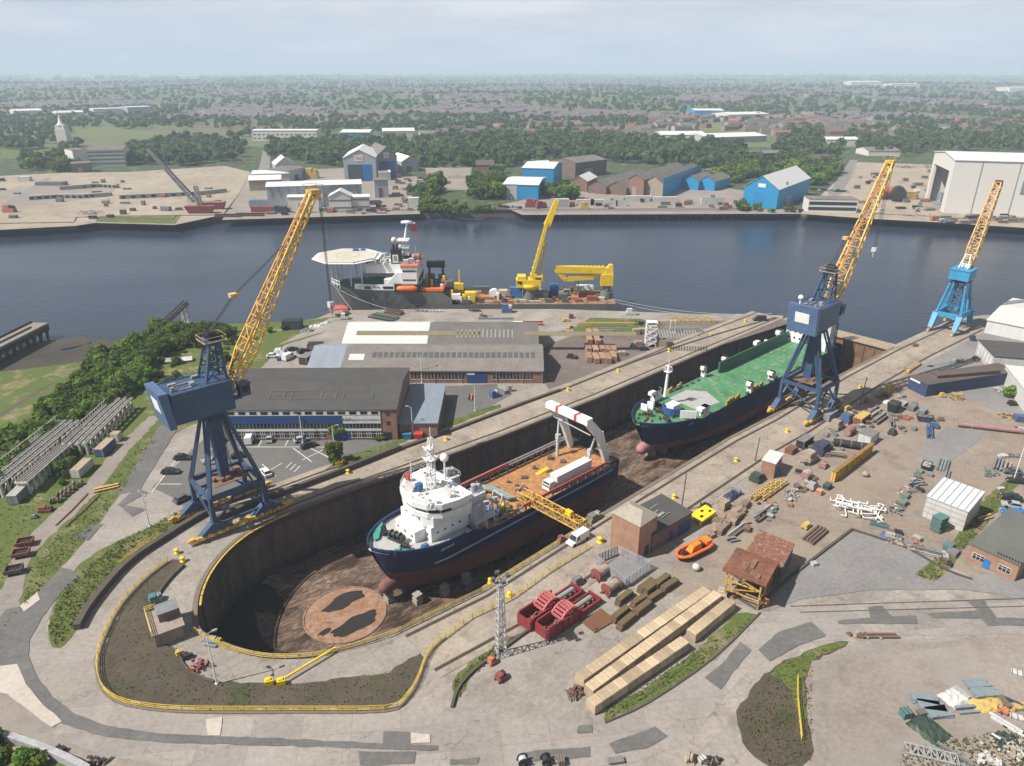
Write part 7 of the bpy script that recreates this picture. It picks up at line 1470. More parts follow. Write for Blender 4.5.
    ('machine', (215, 641), 'beige', (2.6, 1.2, .9), 'beige box on the curved railing at the dock head', -.2, 'yellow'), ('girders', (212, 645), 'bluegrey', (2.6, 1.4, .5), 'grey blue plate beside the dock head railing', -.2, 'bluegrey'),
    ('machine', (494, 397), 'blue', (3, 2.4, 2.6), 'blue machine with conveyor on the tarmac below the workshop', .6, 'white'), ('girders', (501, 392), 'pale', (5, 1.4, 2.2), 'pale conveyor sections beside the blue machine', -.9, 'grey'), ('girders', (470, 398), 'brown', (5, 2, 1), 'brown timbers on the tarmac below the workshop', 1.57, 'orange'), ('crate', (510, 391), 'pale', (1.4, 1.2, 2.2), 'pale post box right of the blue machine', .1),
    ('container', (307, 362), 'dgreen', (6, 3.4, 3), 'dark green container by the pale blue workshop roof', 1.35, 'grey'), ('container', (316, 349), 'grey', (6, 4, 2.6), 'dark flat roofed cabin left of the white workshop roof', .1, 'black'), ('crate', (281, 360), 'blue', (2.6, 2, 1.4), 'small blue skip left of the white van', .1, 'blue'), ('tarpaulin', (280, 352), 'white', (5, 4, 2.6), 'white domed tent beside the dark cars', .1), ('container', (293, 328), 'navy', (7, 4, 3.4), 'dark cabin with white edge on the green bank', .05, 'black'), ('tarpaulin', (306, 331), 'grey', (5, 3, 1.6), 'grey covered boat on the bank road', .2, 'pale'), ('tarpaulin', (316, 327), 'white', (6, 2.6, 1.4), 'white covered boat on the bank road, left', .25), ('tarpaulin', (325, 324), 'white', (4, 2.4, 1.2), 'white covered boat on the bank road, right', .25), ('machine', (345, 319), 'white', (3, 2.2, 2.4), 'white truck unit at the quay corner', .1, 'black'), ('rubble_heap', (339, 316), 'rust', (3, 1.6, 1.6), 'rusty scrap at the quay corner, left heap', .1, 'brown'), ('rubble_heap', (347, 314), 'brown', (3, 1.6, 2), 'brown scrap at the quay corner, right heap', .1, 'rust'),
    ('girders', (384, 318), 'green', (12, 6, .8), 'green painted girders laid out on the quay', -.5, 'dgreen'), ('girders', (394, 313.5), 'brown', (8, 4, 1.6), 'brown girders behind the green girders on the quay', -.4, 'rust'), ('rubble_heap', (425, 311), 'pale', (9, 2, 1), 'pale scrap along the quay edge by the ship', 0, 'grey'), ('rubble_heap', (436, 311.5), 'white', (7, 1.6, .8), 'white scrap along the quay edge by the ship', 0, 'pale'), ('rubble_heap', (475, 311), 'rust', (7, 2, 1.6), 'rusty gear on the quay edge below the yellow reels', 0, 'brown'), ('rubble_heap', (484, 317), 'rust', (3, 2.4, 1.6), 'rusty anchor on the open quay', 0, 'rust'), ('girders', (496, 319), 'bluegrey', (14, .8, .4), 'long pale blue pipe on the open quay', 0, 'bluegrey'), ('machine', (507, 312), 'blue', (4.4, 3, 3.4), 'blue pump skid on the quay edge under the yellow crane', 0, 'white'), ('girders', (532, 325), 'orange', (9, 2, 1.4), 'orange frames on the quay beside the white van', 0, 'orange'), ('rubble_heap', (562, 333), 'black', (4, 2, 1), 'black scrap on the pale quay concrete, left', .2, 'black'), ('rubble_heap', (571, 333), 'brown', (5, 1.6, .7), 'brown scrap on the pale quay concrete, right', .2, 'black'), ('machine', (566, 321), 'yellow', (3, 1.6, 1), 'yellow barrier at the ship stern corner, left', .2, 'yellow'), ('machine', (571, 318), 'red', (1.6, 1.6, 1.8), 'red box at the ship stern corner', .2, 'rust'), ('machine', (570, 328), 'yellow', (2.4, 1.4, 1.2), 'yellow barrier on the grass at the stern corner', .8, 'yellow'),
    ('frame', (606, 325), 'yellow', (23, 1.2, 1), 'long thin yellow beam on the quay grass, left', 0, 'yellow'), ('frame', (690, 322), 'yellow', (19, 2, 2), 'long yellow truss on the quay, right', 0, 'rust'), ('girders', (610, 328), 'green', (14, 2, .8), 'pale green panels below the thin yellow beam', 0, 'pale'), ('machine', (572 + 59, 314.5), 'white', (4.2, 1.8, 2.6), 'white sign cabin on the quay wall', 0, 'grey'), ('rubble_heap', (645, 324.5), 'black', (12, 3, 2.2), 'black scrap heap behind the white stair tower', 0, 'dgreen'), ('crate', (636, 334), 'beige', (3, 2.2, 2.4), 'tan crate left of the white stair tower, back one', .1, 'tan'), ('crate', (642, 333), 'tan', (2.6, 2.2, 2.2), 'tan crate left of the white stair tower, front one', .1, 'beige'), ('machine', (633, 348), 'bluegrey', (2.4, 2, 2.4), 'pale blue tank on the dark yard', .1, 'white'), ('crate', (638, 345), 'pink', (3.4, 2.4, 1.8), 'pink tan crate beside the pale blue tank', .1, 'tan'), ('skip', (643, 350), 'navy', (4, 1.8, 1), 'navy flat skip in front of the tan crates', .1, 'black'), ('skip', (619, 335), 'black', (4.6, 2, 1.3), 'black skip above the timber stacks', .1, 'grey'), ('machine', (572, 358), 'black', (4, 2.4, 1.6), 'black trailer on the dark yard by the workshop', -.4, 'red'),
    ('girders', (605, 331.5), 'pale', (7, 3, .8), 'pale slabs above the timber stacks', 0, 'beige'), ('girders', (684, 330), 'pale', (14, 6, .5), 'broad pale slabs on the dark yard below the yellow truss', 0, 'beige'), ('crate', (621, 355), 'tan', (4, 2.4, 1.6), 'tan crate right of the timber stacks', .1, 'brown'), ('frame', (672, 333), 'white', (2.4, 2, 6), 'white lattice stand on the dark yard', 1.57, 'grey'),
    ('frame', (912, 367), 'tan', (10, 3, .8), 'tan slatted panels on the apron, left', D_, 'yellow'), ('machine', (909, 372), 'yellow', (3.6, 1.2, 1), 'yellow feet of the slatted panels', D_, 'rust'), ('rubble_heap', (915, 346), 'rust', (3, 1.6, 1.4), 'rusty posts on the apron near the light blue crane', D_, 'red'), ('machine', (889, 388), 'yellow', (4, 1.6, 1.4), 'yellow buffer at the end of the crane rail', D_, 'yellow'), ('tarpaulin', (959, 388), 'white', (6, 3, .6), 'white rope ring on the grey yard', D_, 'brown'), ('machine', (942, 397), 'yellow', (1.8, 1.6, 1.6), 'small yellow tank by the yard fence', 0, 'yellow'), ('frame', (956, 399), 'yellow', (3, 2, 2.2), 'small yellow cage by the yard fence', 0, 'rust'), ('rubble_heap', (958, 362), 'bluegrey', (4, 2, 2), 'grey blue scrap right of the dark sheds', 0, 'white'), ('rubble_heap', (976, 360), 'rust', (6, 2, 1.6), 'rusty scrap left of the white lean-to', 1, 'pink'), ('machine', (972, 340), 'navy', (3.4, 2, 2.2), 'dark red and navy truck behind the white lean-to', 1.2, 'red'), ('container', (993, 380), 'blue', (11, 2.6, 2.9), 'long blue container with white roof at the right', -.95, 'white'), ('rubble_heap', (1000, 391), 'white', (4, 2, 1.6), 'white scrap at the end of the blue container', 0, 'green'), ('machine', (1012, 405), 'black', (2.6, 2, 1.6), 'dark tractor unit by the white walled shed', 0, 'rust'), ('rubble_heap', (1008, 417), 'rust', (6, 2, 1.4), 'rusty and yellow scrap at the right edge', 0, 'yellow'), ('container', (1021, 421), 'blue', (4, 2.4, 2), 'small blue container at the right edge', -.3)]:
    k, q, c, sz, lb, rz = a[:6]; item(k, q, c, sz, lb, rz, c2=a[6] if len(a) > 6 else None, name={'rubble_heap': 'scrap_heap', 'machine': 'plant_unit', 'girders': 'girder_stack', 'frame': 'lattice_beam', 'pipes': 'pipe_bundle'}.get(k), cat={'rubble_heap': 'scrap heap', 'machine': 'machine', 'girders': 'girders', 'frame': 'lattice beam', 'pipes': 'pipes', 'pallet_stack': 'stack'}.get(k))
o = thing('pipe_rack', 'fan of white painted steel trestles stacked on the yard', 'steel stack', P(864, 513, .05), -.35);
for k in range(26):
    mb = MB(); x = rnd.uniform(-5, 5); y = rnd.uniform(-2.6, 2.6); z = .3 + .05 * k; a = rnd.uniform(-.35, .35) + (1.57 if k % 3 == 0 else 0); d = Vector((math.cos(a), math.sin(a), 0)) * rnd.uniform(1.6, 2.8); c_ = Vector((x, y, z)); mb.beam(c_ - d, c_ + d, .2); e = Vector((-d.y, d.x, 0)).normalized()
    mb.beam(c_ - d, c_ - d + e * 1.2, .18); mb.beam(c_ + d, c_ + d + e * 1.2, .18); mb.build('trestle', M_WHITE, o)
a = P(832, 482, .05); o = thing('box_girder', 'deep yellow plate girder standing on edge across the yard', 'girder', a, ang((832, 482), (871, 452))); l = (P(871, 452) - P(832, 482)).length
mb = MB(); mb.bz(0, l, -.12, .12, .3, 2.7); mb.build('web', M_YEL, o); mb = MB(); mb.bz(0, l, -.5, .5, 2.7, 2.85); mb.build('top_flange', mat('flange_brown', (.26, .16, .06), .8, rust=.3), o); mb = MB()
for k in range(13): mb.bz(k * l / 12.5, k * l / 12.5 + .14, -.5, .5, .3, 2.7)
mb.build('stiffener', M_YEL, o); mb = MB(); mb.bz(0, l, -.5, .5, .15, .3); mb.build('bottom_flange', M_YEL, o)
M_BAULK = mat('baulk_pink', (.34, .20, .14), .9, var=.25, objvar=.2); BB = None
for i, (u, v) in enumerate([(588.5, 360), (595.5, 361), (602, 360.5), (607.5, 361), (613, 359), (588, 351), (595, 352), (602, 351), (607, 352), (613, 352), (589, 342), (597, 343), (589, 336), (596, 336)]):
    if BB is None:
        BB = thing('timber_bundle', 'x', 'timber bundle', P(u, v, .05), 1.6, 'stacked timber bundles on the dark yard')
        for k in range(4): mb = MB(); mb.bz(-2.9, 2.9, -.95, .95, .1 + k * .5, .55 + k * .5); mb.build('layer', M_BAULK, BB)
        mb = MB(); mb.bz(-2.0, -1.7, -.95, .95, 0, .1); mb.bz(1.7, 2.0, -.95, .95, 0, .1); mb.build('bearer', M_TIM, BB); o = BB
    else: o = dup(BB, P(u, v, .05), 1.6 + rnd.uniform(-.05, .05))
    o['label'] = 'brown pink timber bundle in the stacks beyond the workshop'
o = thing('stair_tower', 'white scaffold stair tower on the dark yard beside tan crates', 'stair tower', P(650, 346, .05), 0); mb = MB()
for x in (-1.8, 1.8):
    for y in (-1.4, 1.4): mb.beam((x, y, 0), (x, y, 9.4), .3)
for z in (2.2, 4.6, 7, 9.3): mb.bz(-1.9, 1.9, -1.5, 1.5, z, z + .15)
mb.build('frame', M_WHITE, o); mb = MB()
for z in (.2, 2.6, 5): mb.beam((-1.6, -1.2, z), (1.6, -1.2, z + 2), .9, .15)
for z in (1.1, 3.4, 5.8, 8): mb.bz(-1.95, 1.95, -1.55, -1.5, z, z + .7); mb.bz(-1.98, -1.9, -1.4, 1.4, z, z + .7)
mb.build('stair_panel', M_SHIPW, o); mb = MB(); mb.bz(2.4, 6, -1.2, 1.4, 0, 2.6); mb.bz(2.6, 4.2, -1, 1, 2.6, 4.4); mb.build('crate', ym('tan'), o)
PR = []
for i, c in enumerate(('green', 'rust', 'pale', 'bluegrey', 'brown', 'orange', 'black')):
    o = item('crate' if i % 2 else 'pallet_stack', (0, 700), c, (1.5, 1.0, .8), 'x', 0, 'scrap_piece', 'scrap', 'small scrap pieces on the yard', c2='grey'); PR.append([o, c, 1])
for k in range(130):
    if k < 70: f = rnd.random(); u = 800 + 110 * f + rnd.gauss(0, 10); v = 462 - 62 * f + rnd.gauss(0, 7)
    elif k < 95: f = rnd.random(); u = 745 + 65 * f + rnd.gauss(0, 6); v = 528 - 42 * f + rnd.gauss(0, 4)
    elif k < 115: f = rnd.random(); u = 875 + 75 * f + rnd.gauss(0, 4); v = 528 + 34 * f + rnd.gauss(0, 3)
    else: u = rnd.uniform(896, 930); v = 470 + (930 - u) * 1.0 + rnd.gauss(0, 6)
    e = PR[k % 7]; a = rnd.uniform(0, 3); s = rnd.uniform(.5, 1.2)
    if e[2]: e[2] = 0; o = e[0]; o.location = P(u, v, .06)
    else: o = dup(e[0], P(u, v, .06), a, sc=s)
    o['label'] = f'small {dict(bluegrey="grey blue", pale="pale grey", rust="rusty").get(e[1], e[1])} scrap piece lying on the open yard'
M_TRC = mat('trestle_concrete', (.56, .54, .50), .9, streak=.4, var=.25); M_TRW = mat('trestle_dark', (.12, .11, .105), .9)
def trestle(a, b, w_, h, label, bays):
    A = P(*a, .0); d = P(*b) - A; l = d.length; o = thing('slipway_trestle', label, 'trestle', A, math.atan2(d.y, d.x), 'concrete slipway trestles'); po = MB();
    for k in range(bays + 1):
        x = l * k / bays
        for y in (-w_ / 2, -w_ / 6, w_ / 6, w_ / 2):
            po.beam((x, y, 0), (x, y, h), .5);
            if k < bays: po.beam((x, y, .2), (x + l / bays, y, h - .5), .22)
        po.beam((x, -w_ / 2, h - .4), (x, w_ / 2, h - .4), .4, .5)
    pieces(po, 'post', M_TRC, o) if False else po.build('bent', M_TRC, o)
    for y in (-w_ / 2, -w_ / 6, w_ / 6, w_ / 2): q = MB(); q.bz(-.6, l + .6, y - .4, y + .4, h, h + .4); q.build('rail_beam', M_TRC, o); q2 = MB(); q2.bz(-.4, l + .4, y - .12, y + .12, h + .4, h + .55); q2.build('rail', M_TRW, o)
    q = MB()
    for k in range(bays * 2): q.bz(l * k / bays / 2, l * k / bays / 2 + .3, -w_ / 2 + .4, w_ / 2 - .4, h - .1, h + .1)
    q.build('decking', mat('trestle_deck', (.26, .25, .24), .9, var=.3), o); hr = MB()
    for k in range(bays * 2 + 1): x = l * k / bays / 2; hr.beam((x, w_ / 2 + .3, h + .4), (x, w_ / 2 + .3, h + 1.5), .14)
    hr.beam((0, w_ / 2 + .3, h + 1.5), (l, w_ / 2 + .3, h + 1.5), .12); hr.build('handrail', M_TRC, o); return o
trestle((-8, 498), (70, 433), 5.4, 3.4, 'old concrete slipway trestle among bushes, the left one with grey container below', 14); trestle((78, 455), (124, 410), 5.4, 3.4, 'old concrete slipway trestle among bushes, the right one behind the blue container', 10); trestle((26, 494), (66, 458), 2.2, 3.2, 'narrow concrete slipway trestle beside the left trestle', 8)
CA = ang((70, 480), (97, 455))
item('container', (83, 472), 'white', (7, 2.5, 2.6), 'white container with brown rusty roof on the track', CA, c2='tan'); item('container', (106, 451), 'blue', (7.4, 2.5, 2.6), 'blue container with brown roof behind the white container', CA, c2='tan'); item('container', (117, 440), 'white', (2.4, 2.4, 2.6), 'short white container at the end of the blue container', CA, c2='tan'); item('container', (19, 499), 'bluegrey', (5.4, 2.5, 2.7), 'grey blue container under the left slipway trestle', ang((12, 506), (26, 492)), c2='pale')
item('machine', (46, 511), 'red', (3.0, 1.9, 1.5), 'red tractor unit on the gravel track', .15, c2='rust'); item('machine', (35, 518), 'bluegrey', (1.4, 1.0, .9), 'small grey blue box by the red tractor unit', .2, c2='navy')
WH_ = None
for i, (u, v) in enumerate(((55, 503), (58, 501), (62, 497), (66, 494), (70, 491), (74, 488), (78, 485))):
    if WH_ is None:
        WH_ = thing('wheel_set', 'x', 'wheel set', P(u, v, .05), CA + .3, 'old wheel sets beside the track')
        for y in (-.8, .8): mb = MB(); mb.tube((0, y - .12, .65), (0, y + .12, .65), .65, n=14); mb.build('wheel', mat('wheel_grey', (.22, .20, .19), .8, rust=.3, objvar=.3), WH_)
        mb = MB(); mb.tube((0, -.8, .65), (0, .8, .65), .14, n=8); mb.build('axle', M_RUSTY, WH_); o = WH_
    else: o = dup(WH_, P(u, v, .05), CA + rnd.uniform(0, .6))
    o['label'] = 'old grey wheel set in the line behind the red tractor unit'
for i, (q, c, pl) in enumerate((((26, 545), 'rust', 'uppermost of three on the track'), ((22, 556), 'rust', 'middle one of three on the track'), ((15, 573), 'brown', 'lowest and darkest of three on the track'))):
    o = thing('tipper_trailer', f'open {"red" if i < 2 else "dark"} tipper trailer, {pl}', 'trailer', P(*q, .06), .35, 'tipper trailers on the gravel track'); m_ = mat(f'tipper_{i}', ((.26, .09, .065), (.30, .11, .06), (.15, .10, .085))[i], .8, rust=.2)
    mb = MB(); mb.bz(-1.5, 1.5, -1.1, 1.1, .5, .7); mb.bz(-1.5, 1.5, -1.15, -1.0, .7, 1.35); mb.bz(-1.5, 1.5, 1.0, 1.15, .7, 1.35); mb.bz(-1.55, -1.4, -1.1, 1.1, .7, 1.35); mb.bz(1.4, 1.55, -1.1, 1.1, .7, 1.35); mb.build('tub', m_, o); mb = MB(); mb.bz(-1.35, 1.35, -.95, .95, .7, .9); mb.build('floor', M_BLACK, o); mb = MB(); mb.beam((1.5, 0, .5), (2.6, 0, .4), .14); mb.build('drawbar', m_, o)
    for x in (-.5, .6):
        for y in (-1, 1): mb = MB(); mb.tube((x, y * .9, .36), (x, y * 1.1, .36), .36, n=10); mb.build('wheel', M_TYRE, o)
item('girders', (105, 489), 'yellow', (6, 2.6, .6), 'yellow steel frames lying on the verge', .5, c2='yellow', name='girder_stack', cat='girders');
for a_, b_ in (((56, 526), (88, 494)), ((66, 527), (100, 495))): mb = MB(); mb.ribbon([v.xy for v in px([a_, ((a_[0] + b_[0]) / 2 + 1, (a_[1] + b_[1]) / 2), b_])], .3, .09, .28); mb.build('old_rail', M_RUSTY, label=f'rusty old rail lying beside the track, {"left" if a_[0] < 60 else "right"} one of two', cat='rail', group='old rails beside the track')
A = P(-14, 352, 0); B_ = P(40, 325, 0); d = B_ - A; l = d.length; o = thing('timber_jetty', 'tall derelict jetty standing on the river mud', 'jetty', (A.x, A.y, 0), math.atan2(d.y, d.x)); M_JET = mat('jetty_dark', (.065, .055, .05), .9, var=.3)
mb = MB(); mb.bz(-20, l, -3.6, 3.6, .2, 1.0); mb.build('deck', mat('jetty_deck', (.24, .21, .18), .9, streak=.2), o); mb = MB(); mb.bz(-20, l, 3, 3.6, 1, 1.7); mb.bz(-20, l - 6, -1, -.4, 1, 1.5); mb.build('parapet', M_JET, o)
mb = MB()
for k in range(13):
    x = -18 + k * (l + 16) / 12
    for y in (-3.3, 0, 3.3): mb.beam((x, y, -5), (x, y, .2), .6); mb.beam((x, y, -5), (x + 2, y, 0), .3)
mb.bz(-20, l, -3.5, -3.2, -1.8, .2); mb.build('pile', M_JET, o)
A = P(161, 327, 1.0); o = thing('loading_gantry', 'dark derelict loading gantry leaning over the river bank', 'gantry', (A.x, A.y, 0), .05); e = P(188, 313, 3); dx = e - A; ln_ = math.hypot(dx.x, dx.y); o.rotation_euler = (0, 0, math.atan2(dx.y, dx.x))
mb = MB(); mb.lattice((0, 0, 1.5), (ln_, 0, 7.5), 2.2, 1.4, 2.2, 1.4, 10, .3); mb.beam((0, 0, .9), (ln_, 0, 6.9), 2, .2); mb.build('boom', M_JET, o); mb = MB(); mb.lattice((ln_ * .9, 0, -5), (ln_ * .9, 0, 6), 2.4, 2.4, 1.6, 1.6, 5, .22); mb.build('leg', M_TRC, o); mb = MB(); mb.lattice((ln_ * .2, -.5, -1), (ln_ * .2, -.5, 2), 3, 3, 2.4, 2.4, 3, .3); mb.build('leg', M_TRC, o)
for q, l in (((172, 362), 'small grey collapsed shed roof in the grass, left one'), ((187, 361), 'small white collapsed shed roof in the grass, right one')):
    o = thing('collapsed_shed', l, 'shed', P(*q, 0), .3); mb = MB(); gable(mb, -1.7, 1.7, -1.3, 1.3, .7, 1.5); mb.build('roof', ym('pale') if q[0] < 180 else M_RWHITE, o); mb = MB(); mb.bz(-1.5, 1.5, -1.1, 1.1, 0, .7); mb.build('wall', ym('grey'), o)
def leafy(t, b, c):      # thin leaves let light through
    tr = nd(t, 'ShaderNodeBsdfTranslucent'); t.links.new(c, tr.inputs[0]); mx = nd(t, 'ShaderNodeMixShader'); mx.inputs[0].default_value = .45; t.links.new(b.outputs[0], mx.inputs[1]); t.links.new(tr.outputs[0], mx.inputs[2]); t.links.new(mx.outputs[0], t.nodes['Material Output'].inputs[0])
def leafmat(name, lo, hi):
    if name in _mats: return _mats[name]
    m, t, b = base_mat(name); L = t.links; tc = nd(t, 'ShaderNodeTexCoord'); n = noi(t, tc.outputs['Object'], 1.1, 4); oi = nd(t, 'ShaderNodeObjectInfo')
    c = ramp(t, n, [(.3, lo), (.7, hi)]); hv = nd(t, 'ShaderNodeHueSaturation'); mr = nd(t, 'ShaderNodeMapRange'); mr.inputs['To Min'].default_value = .65; mr.inputs['To Max'].default_value = 1.35; L.new(oi.outputs['Random'], mr.inputs[0]); L.new(mr.outputs[0], hv.inputs['Value'])
    mr2 = nd(t, 'ShaderNodeMapRange'); mr2.inputs['To Min'].default_value = .475; mr2.inputs['To Max'].default_value = .52; L.new(oi.outputs['Random'], mr2.inputs[0]); L.new(mr2.outputs[0], hv.inputs['Hue']); L.new(c, hv.inputs['Color']); L.new(hv.outputs[0], b.inputs['Base Color']); b.inputs['Roughness'].default_value = .7; b.inputs['Specular IOR Level'].default_value = .25; leafy(t, b, hv.outputs[0])
    _mats[name] = m; return m
LF1 = leafmat('leaf_mid', (.10, .165, .022), (.18, .265, .04)); LF2 = leafmat('leaf_dark', (.065, .12, .024), (.13, .195, .036)); LF3 = leafmat('leaf_bright', (.13, .20, .024), (.21, .29, .04)); M_BARK = mat('bark', (.09, .07, .05), .95)
def crown_mesh(rx, rz_, seed, n=420, leaf=.5, zc=None, lobes=7):
    r = random.Random(seed); mb = MB(); L_ = [(Vector((r.gauss(0, .42) * rx, r.gauss(0, .42) * rx, r.uniform(-.45, .55) * rz_)), r.uniform(.38, .62)) for _ in range(lobes)] + [(Vector((0, 0, 0)), .75)]
    zc = rz_ if zc is None else zc
    for k in range(n):
        c, s = r.choice(L_); d = Vector((r.gauss(0, 1), r.gauss(0, 1), r.gauss(0, 1))).normalized(); q = r.uniform(.72, 1.05); p = c + Vector((d.x * rx * s * q, d.y * rx * s * q, d.z * rz_ * s * q)); p.z += zc
        if p.z < .1: p.z = r.uniform(.1, .6)
        nrm = (d + Vector((r.gauss(0, .45), r.gauss(0, .45), r.gauss(0, .45)))).normalized(); a = nrm.orthogonal().normalized(); b_ = nrm.cross(a); th = r.uniform(0, 6.3); l = leaf * r.uniform(.6, 1.3)
        u_ = (a * math.cos(th) + b_ * math.sin(th)) * l; w_ = nrm.cross(u_) * .75
        mb.add([p - u_ - w_ * .6, p + u_ * .2 - w_, p + u_ * 1.1, p + u_ * .1 + w_, p - u_ * .8 + w_ * .5], [(0, 1, 2, 3, 4)])
    return mb
def make_tree(name, label, loc, rx, rz_, trunk_h, m_, seed, n=420, leaf=.5, cat='tree', group=None):
    o = thing(name, label, cat, loc, 0, group); crown_mesh(rx, rz_, seed, n, leaf, trunk_h + rz_ * .8).build('crown', m_, o); t_ = MB(); t_.tube((0, 0, -.3), (.1, 0, trunk_h + rz_ * .6), .05 * rx + .1, .04 * rx, n=6)
    r = random.Random(seed)
    for k in range(4): a = r.uniform(0, 6.3); t_.tube((0, 0, trunk_h * .8), (math.cos(a) * rx * .6, math.sin(a) * rx * .6, trunk_h + rz_ * r.uniform(.7, 1.2)), .03 * rx + .04, .03, n=5)
    t_.build('trunk', M_BARK, o); return o
make_tree('round_tree', 'round clipped tree in front of the office, beside the blue planter', P(342, 437, 0), 2.9, 2.4, 1.0, LF1, 3, 800, .42); make_tree('conical_tree', 'conical green tree on the car park verge beside the lamp post', P(336, 461, 0), 2.3, 3.2, .7, LF3, 5, 800, .38)
for i, q in enumerate(((331, 437), (326, 434))): make_tree('round_tree', 'dark low bush beside the round clipped tree' if i == 0 else 'dark low bush left of the round clipped tree', P(*q, 0), 1.3, 1.0, .3, LF2, 9 + i, 260, .3, 'bush')
make_tree('flowering_bush', 'yellow flowering bush on the apron edge below the conical tree', P(340, 467, 0), 1.4, .9, .2, leafmat('gorse', (.25, .20, .02), (.5, .38, .03)), 21, 300, .22, 'bush'); make_tree('hedge_bush', 'low green hedge under the office windows', P(378, 439, 0), 1.8, .7, .1, LF3, 23, 300, .3, 'bush'); make_tree('willow_bush', 'pale green bush beside the blue container at the right', P(1010, 397, 0), 2.6, 1.9, .4, LF3, 31, 500, .4, 'bush')
SH = [make_tree('shrub', 'x', (0, 0, 0), rx, rz_, .3, m_, 40 + i, n, lf, 'shrub', 'shrubs on the left river bank') for i, (rx, rz_, m_, n, lf) in enumerate(((2.6, 2.1, LF1, 420, .5), (3.4, 2.6, LF2, 560, .55), (2.0, 1.6, LF3, 320, .42), (3.0, 2.6, LF1, 520, .5), (1.6, 1.2, LF2, 240, .4)))]
used = set()
def inpoly(x, y, poly):
    c = False; j = len(poly) - 1
    for i in range(len(poly)):
        if (poly[i][1] > y) != (poly[j][1] > y) and x < (poly[j][0] - poly[i][0]) * (y - poly[i][1]) / (poly[j][1] - poly[i][1]) + poly[i][0]: c = not c
        j = i
    return c
SHLAB = ('leafy mid green shrub in the bank thicket', 'dark broad shrub in the bank thicket', 'pale bright green shrub in the bank thicket', 'tall mid green shrub in the bank thicket', 'small dark shrub in the bank thicket')
def plant_shrub(u, v, k=None, s=None):
    k = rnd.choice((0, 0, 1, 1, 2, 3, 3, 4)) if k is None else k; p = P(u, v, -.2); s = s or rnd.uniform(.75, 1.3)
    if k not in used: used.add(k); o = SH[k]; o.location = p; o['label'] = SHLAB[k]
    else: o = dup(SH[k], p, rnd.uniform(0, 6.3), sc=s); o['label'] = SHLAB[k]
    return o
TH = [(-40, 480), (0, 448), (50, 415), (80, 385), (95, 362), (130, 345), (160, 332), (205, 330), (240, 330), (215, 345), (165, 352), (150, 370), (140, 395), (120, 405), (95, 420), (70, 428), (45, 446), (20, 470), (-20, 500)]
cells = {}
for k in range(4000):
    u, v = rnd.uniform(-40, 250), rnd.uniform(328, 492)
    if not inpoly(u, v, TH): continue
    p = P(u, v); c = (round(p.x / 2.9), round(p.y / 2.9))
    if c in cells: continue
    cells[c] = 1; plant_shrub(u, v)
    if len(cells) > 235: break
for k in range(40): plant_shrub(*((rnd.uniform(150, 235), rnd.uniform(345, 395)) if k < 26 else (rnd.uniform(0, 70), rnd.uniform(452, 480))), rnd.choice((2, 4, 0)), rnd.uniform(.45, .85))
for q, k, s in (((168, 388), 4, 1.2), ((176, 380), 0, .8), ((160, 378), 4, 1), ((270, 333), 2, .8), ((285, 330), 4, 1), ((250, 340), 4, 1.3), ((230, 345), 0, .7), ((205, 350), 2, .6), ((62, 485), 2, .6), ((70, 468), 0, .8), ((66, 474), 1, .8), ((72, 456), 1, .7), ((5, 760), 2, .8), ((25, 764), 0, .7), ((-4, 748), 0, .8), ((40, 768), 2, .8)): plant_shrub(*q, k, s)
tf = MB(); r = random.Random(5)
def tufts(poly, n, h=.5):
    us = [p[0] for p in poly]; vs_ = [p[1] for p in poly]; c = 0
    for _ in range(n * 6):
        u, v = r.uniform(min(us), max(us)), r.uniform(min(vs_), max(vs_))
        if not inpoly(u, v, poly): continue
        p = P(u, v, .14); a = r.uniform(0, 6.3); l = h * r.uniform(.25, .8); d = Vector((math.cos(a), math.sin(a), 0)) * l * .6; e = Vector((-d.y, d.x, 0)) * .5
        tf.add([p - d, p + d, p + d * .6 + e + Vector((0, 0, l)), p - d * .7 + e + Vector((0, 0, l * .8))], [(0, 1, 2, 3)]); c += 1
        if c >= n: return
tufts([(182, 510), (117, 542), (64, 588), (48, 628), (56, 648), (94, 604), (122, 566), (160, 537), (207, 511)], 1500); tufts([(170, 562), (126, 601), (100, 658), (118, 699), (300, 709), (404, 698), (430, 650), (390, 672), (300, 684), (190, 670), (152, 636), (152, 602)], 700, .35)
tufts([(452, 708), (455, 680), (500, 639), (526, 632), (472, 676)], 400, .4); tufts([(604, 722), (715, 656), (758, 614), (690, 655), (606, 708)], 600, .4); tufts([(736, 712), (785, 660), (846, 645), (812, 662), (812, 760), (770, 768)], 900, .4); tufts([(915, 575), (950, 545), (1015, 474), (990, 520), (935, 582)], 600, .5); tufts([(-10, 640), (40, 590), (92, 530), (126, 484), (155, 442), (150, 425), (132, 452), (100, 492), (62, 530), (34, 562), (22, 606)], 1500, .45); tufts([(-40, 590), (0, 585), (40, 520), (85, 482), (60, 470), (20, 470), (-40, 500)], 500, .5); tufts([(900, 766), (900, 750), (960, 738), (1024, 728), (1030, 770)], 700, .5); tufts([(345, 465), (455, 424), (500, 405), (452, 420), (345, 459)], 400, .4)
tf.build('grass', leafmat('weed', (.10, .095, .035), (.19, .17, .07)), label=None, kind='stuff')
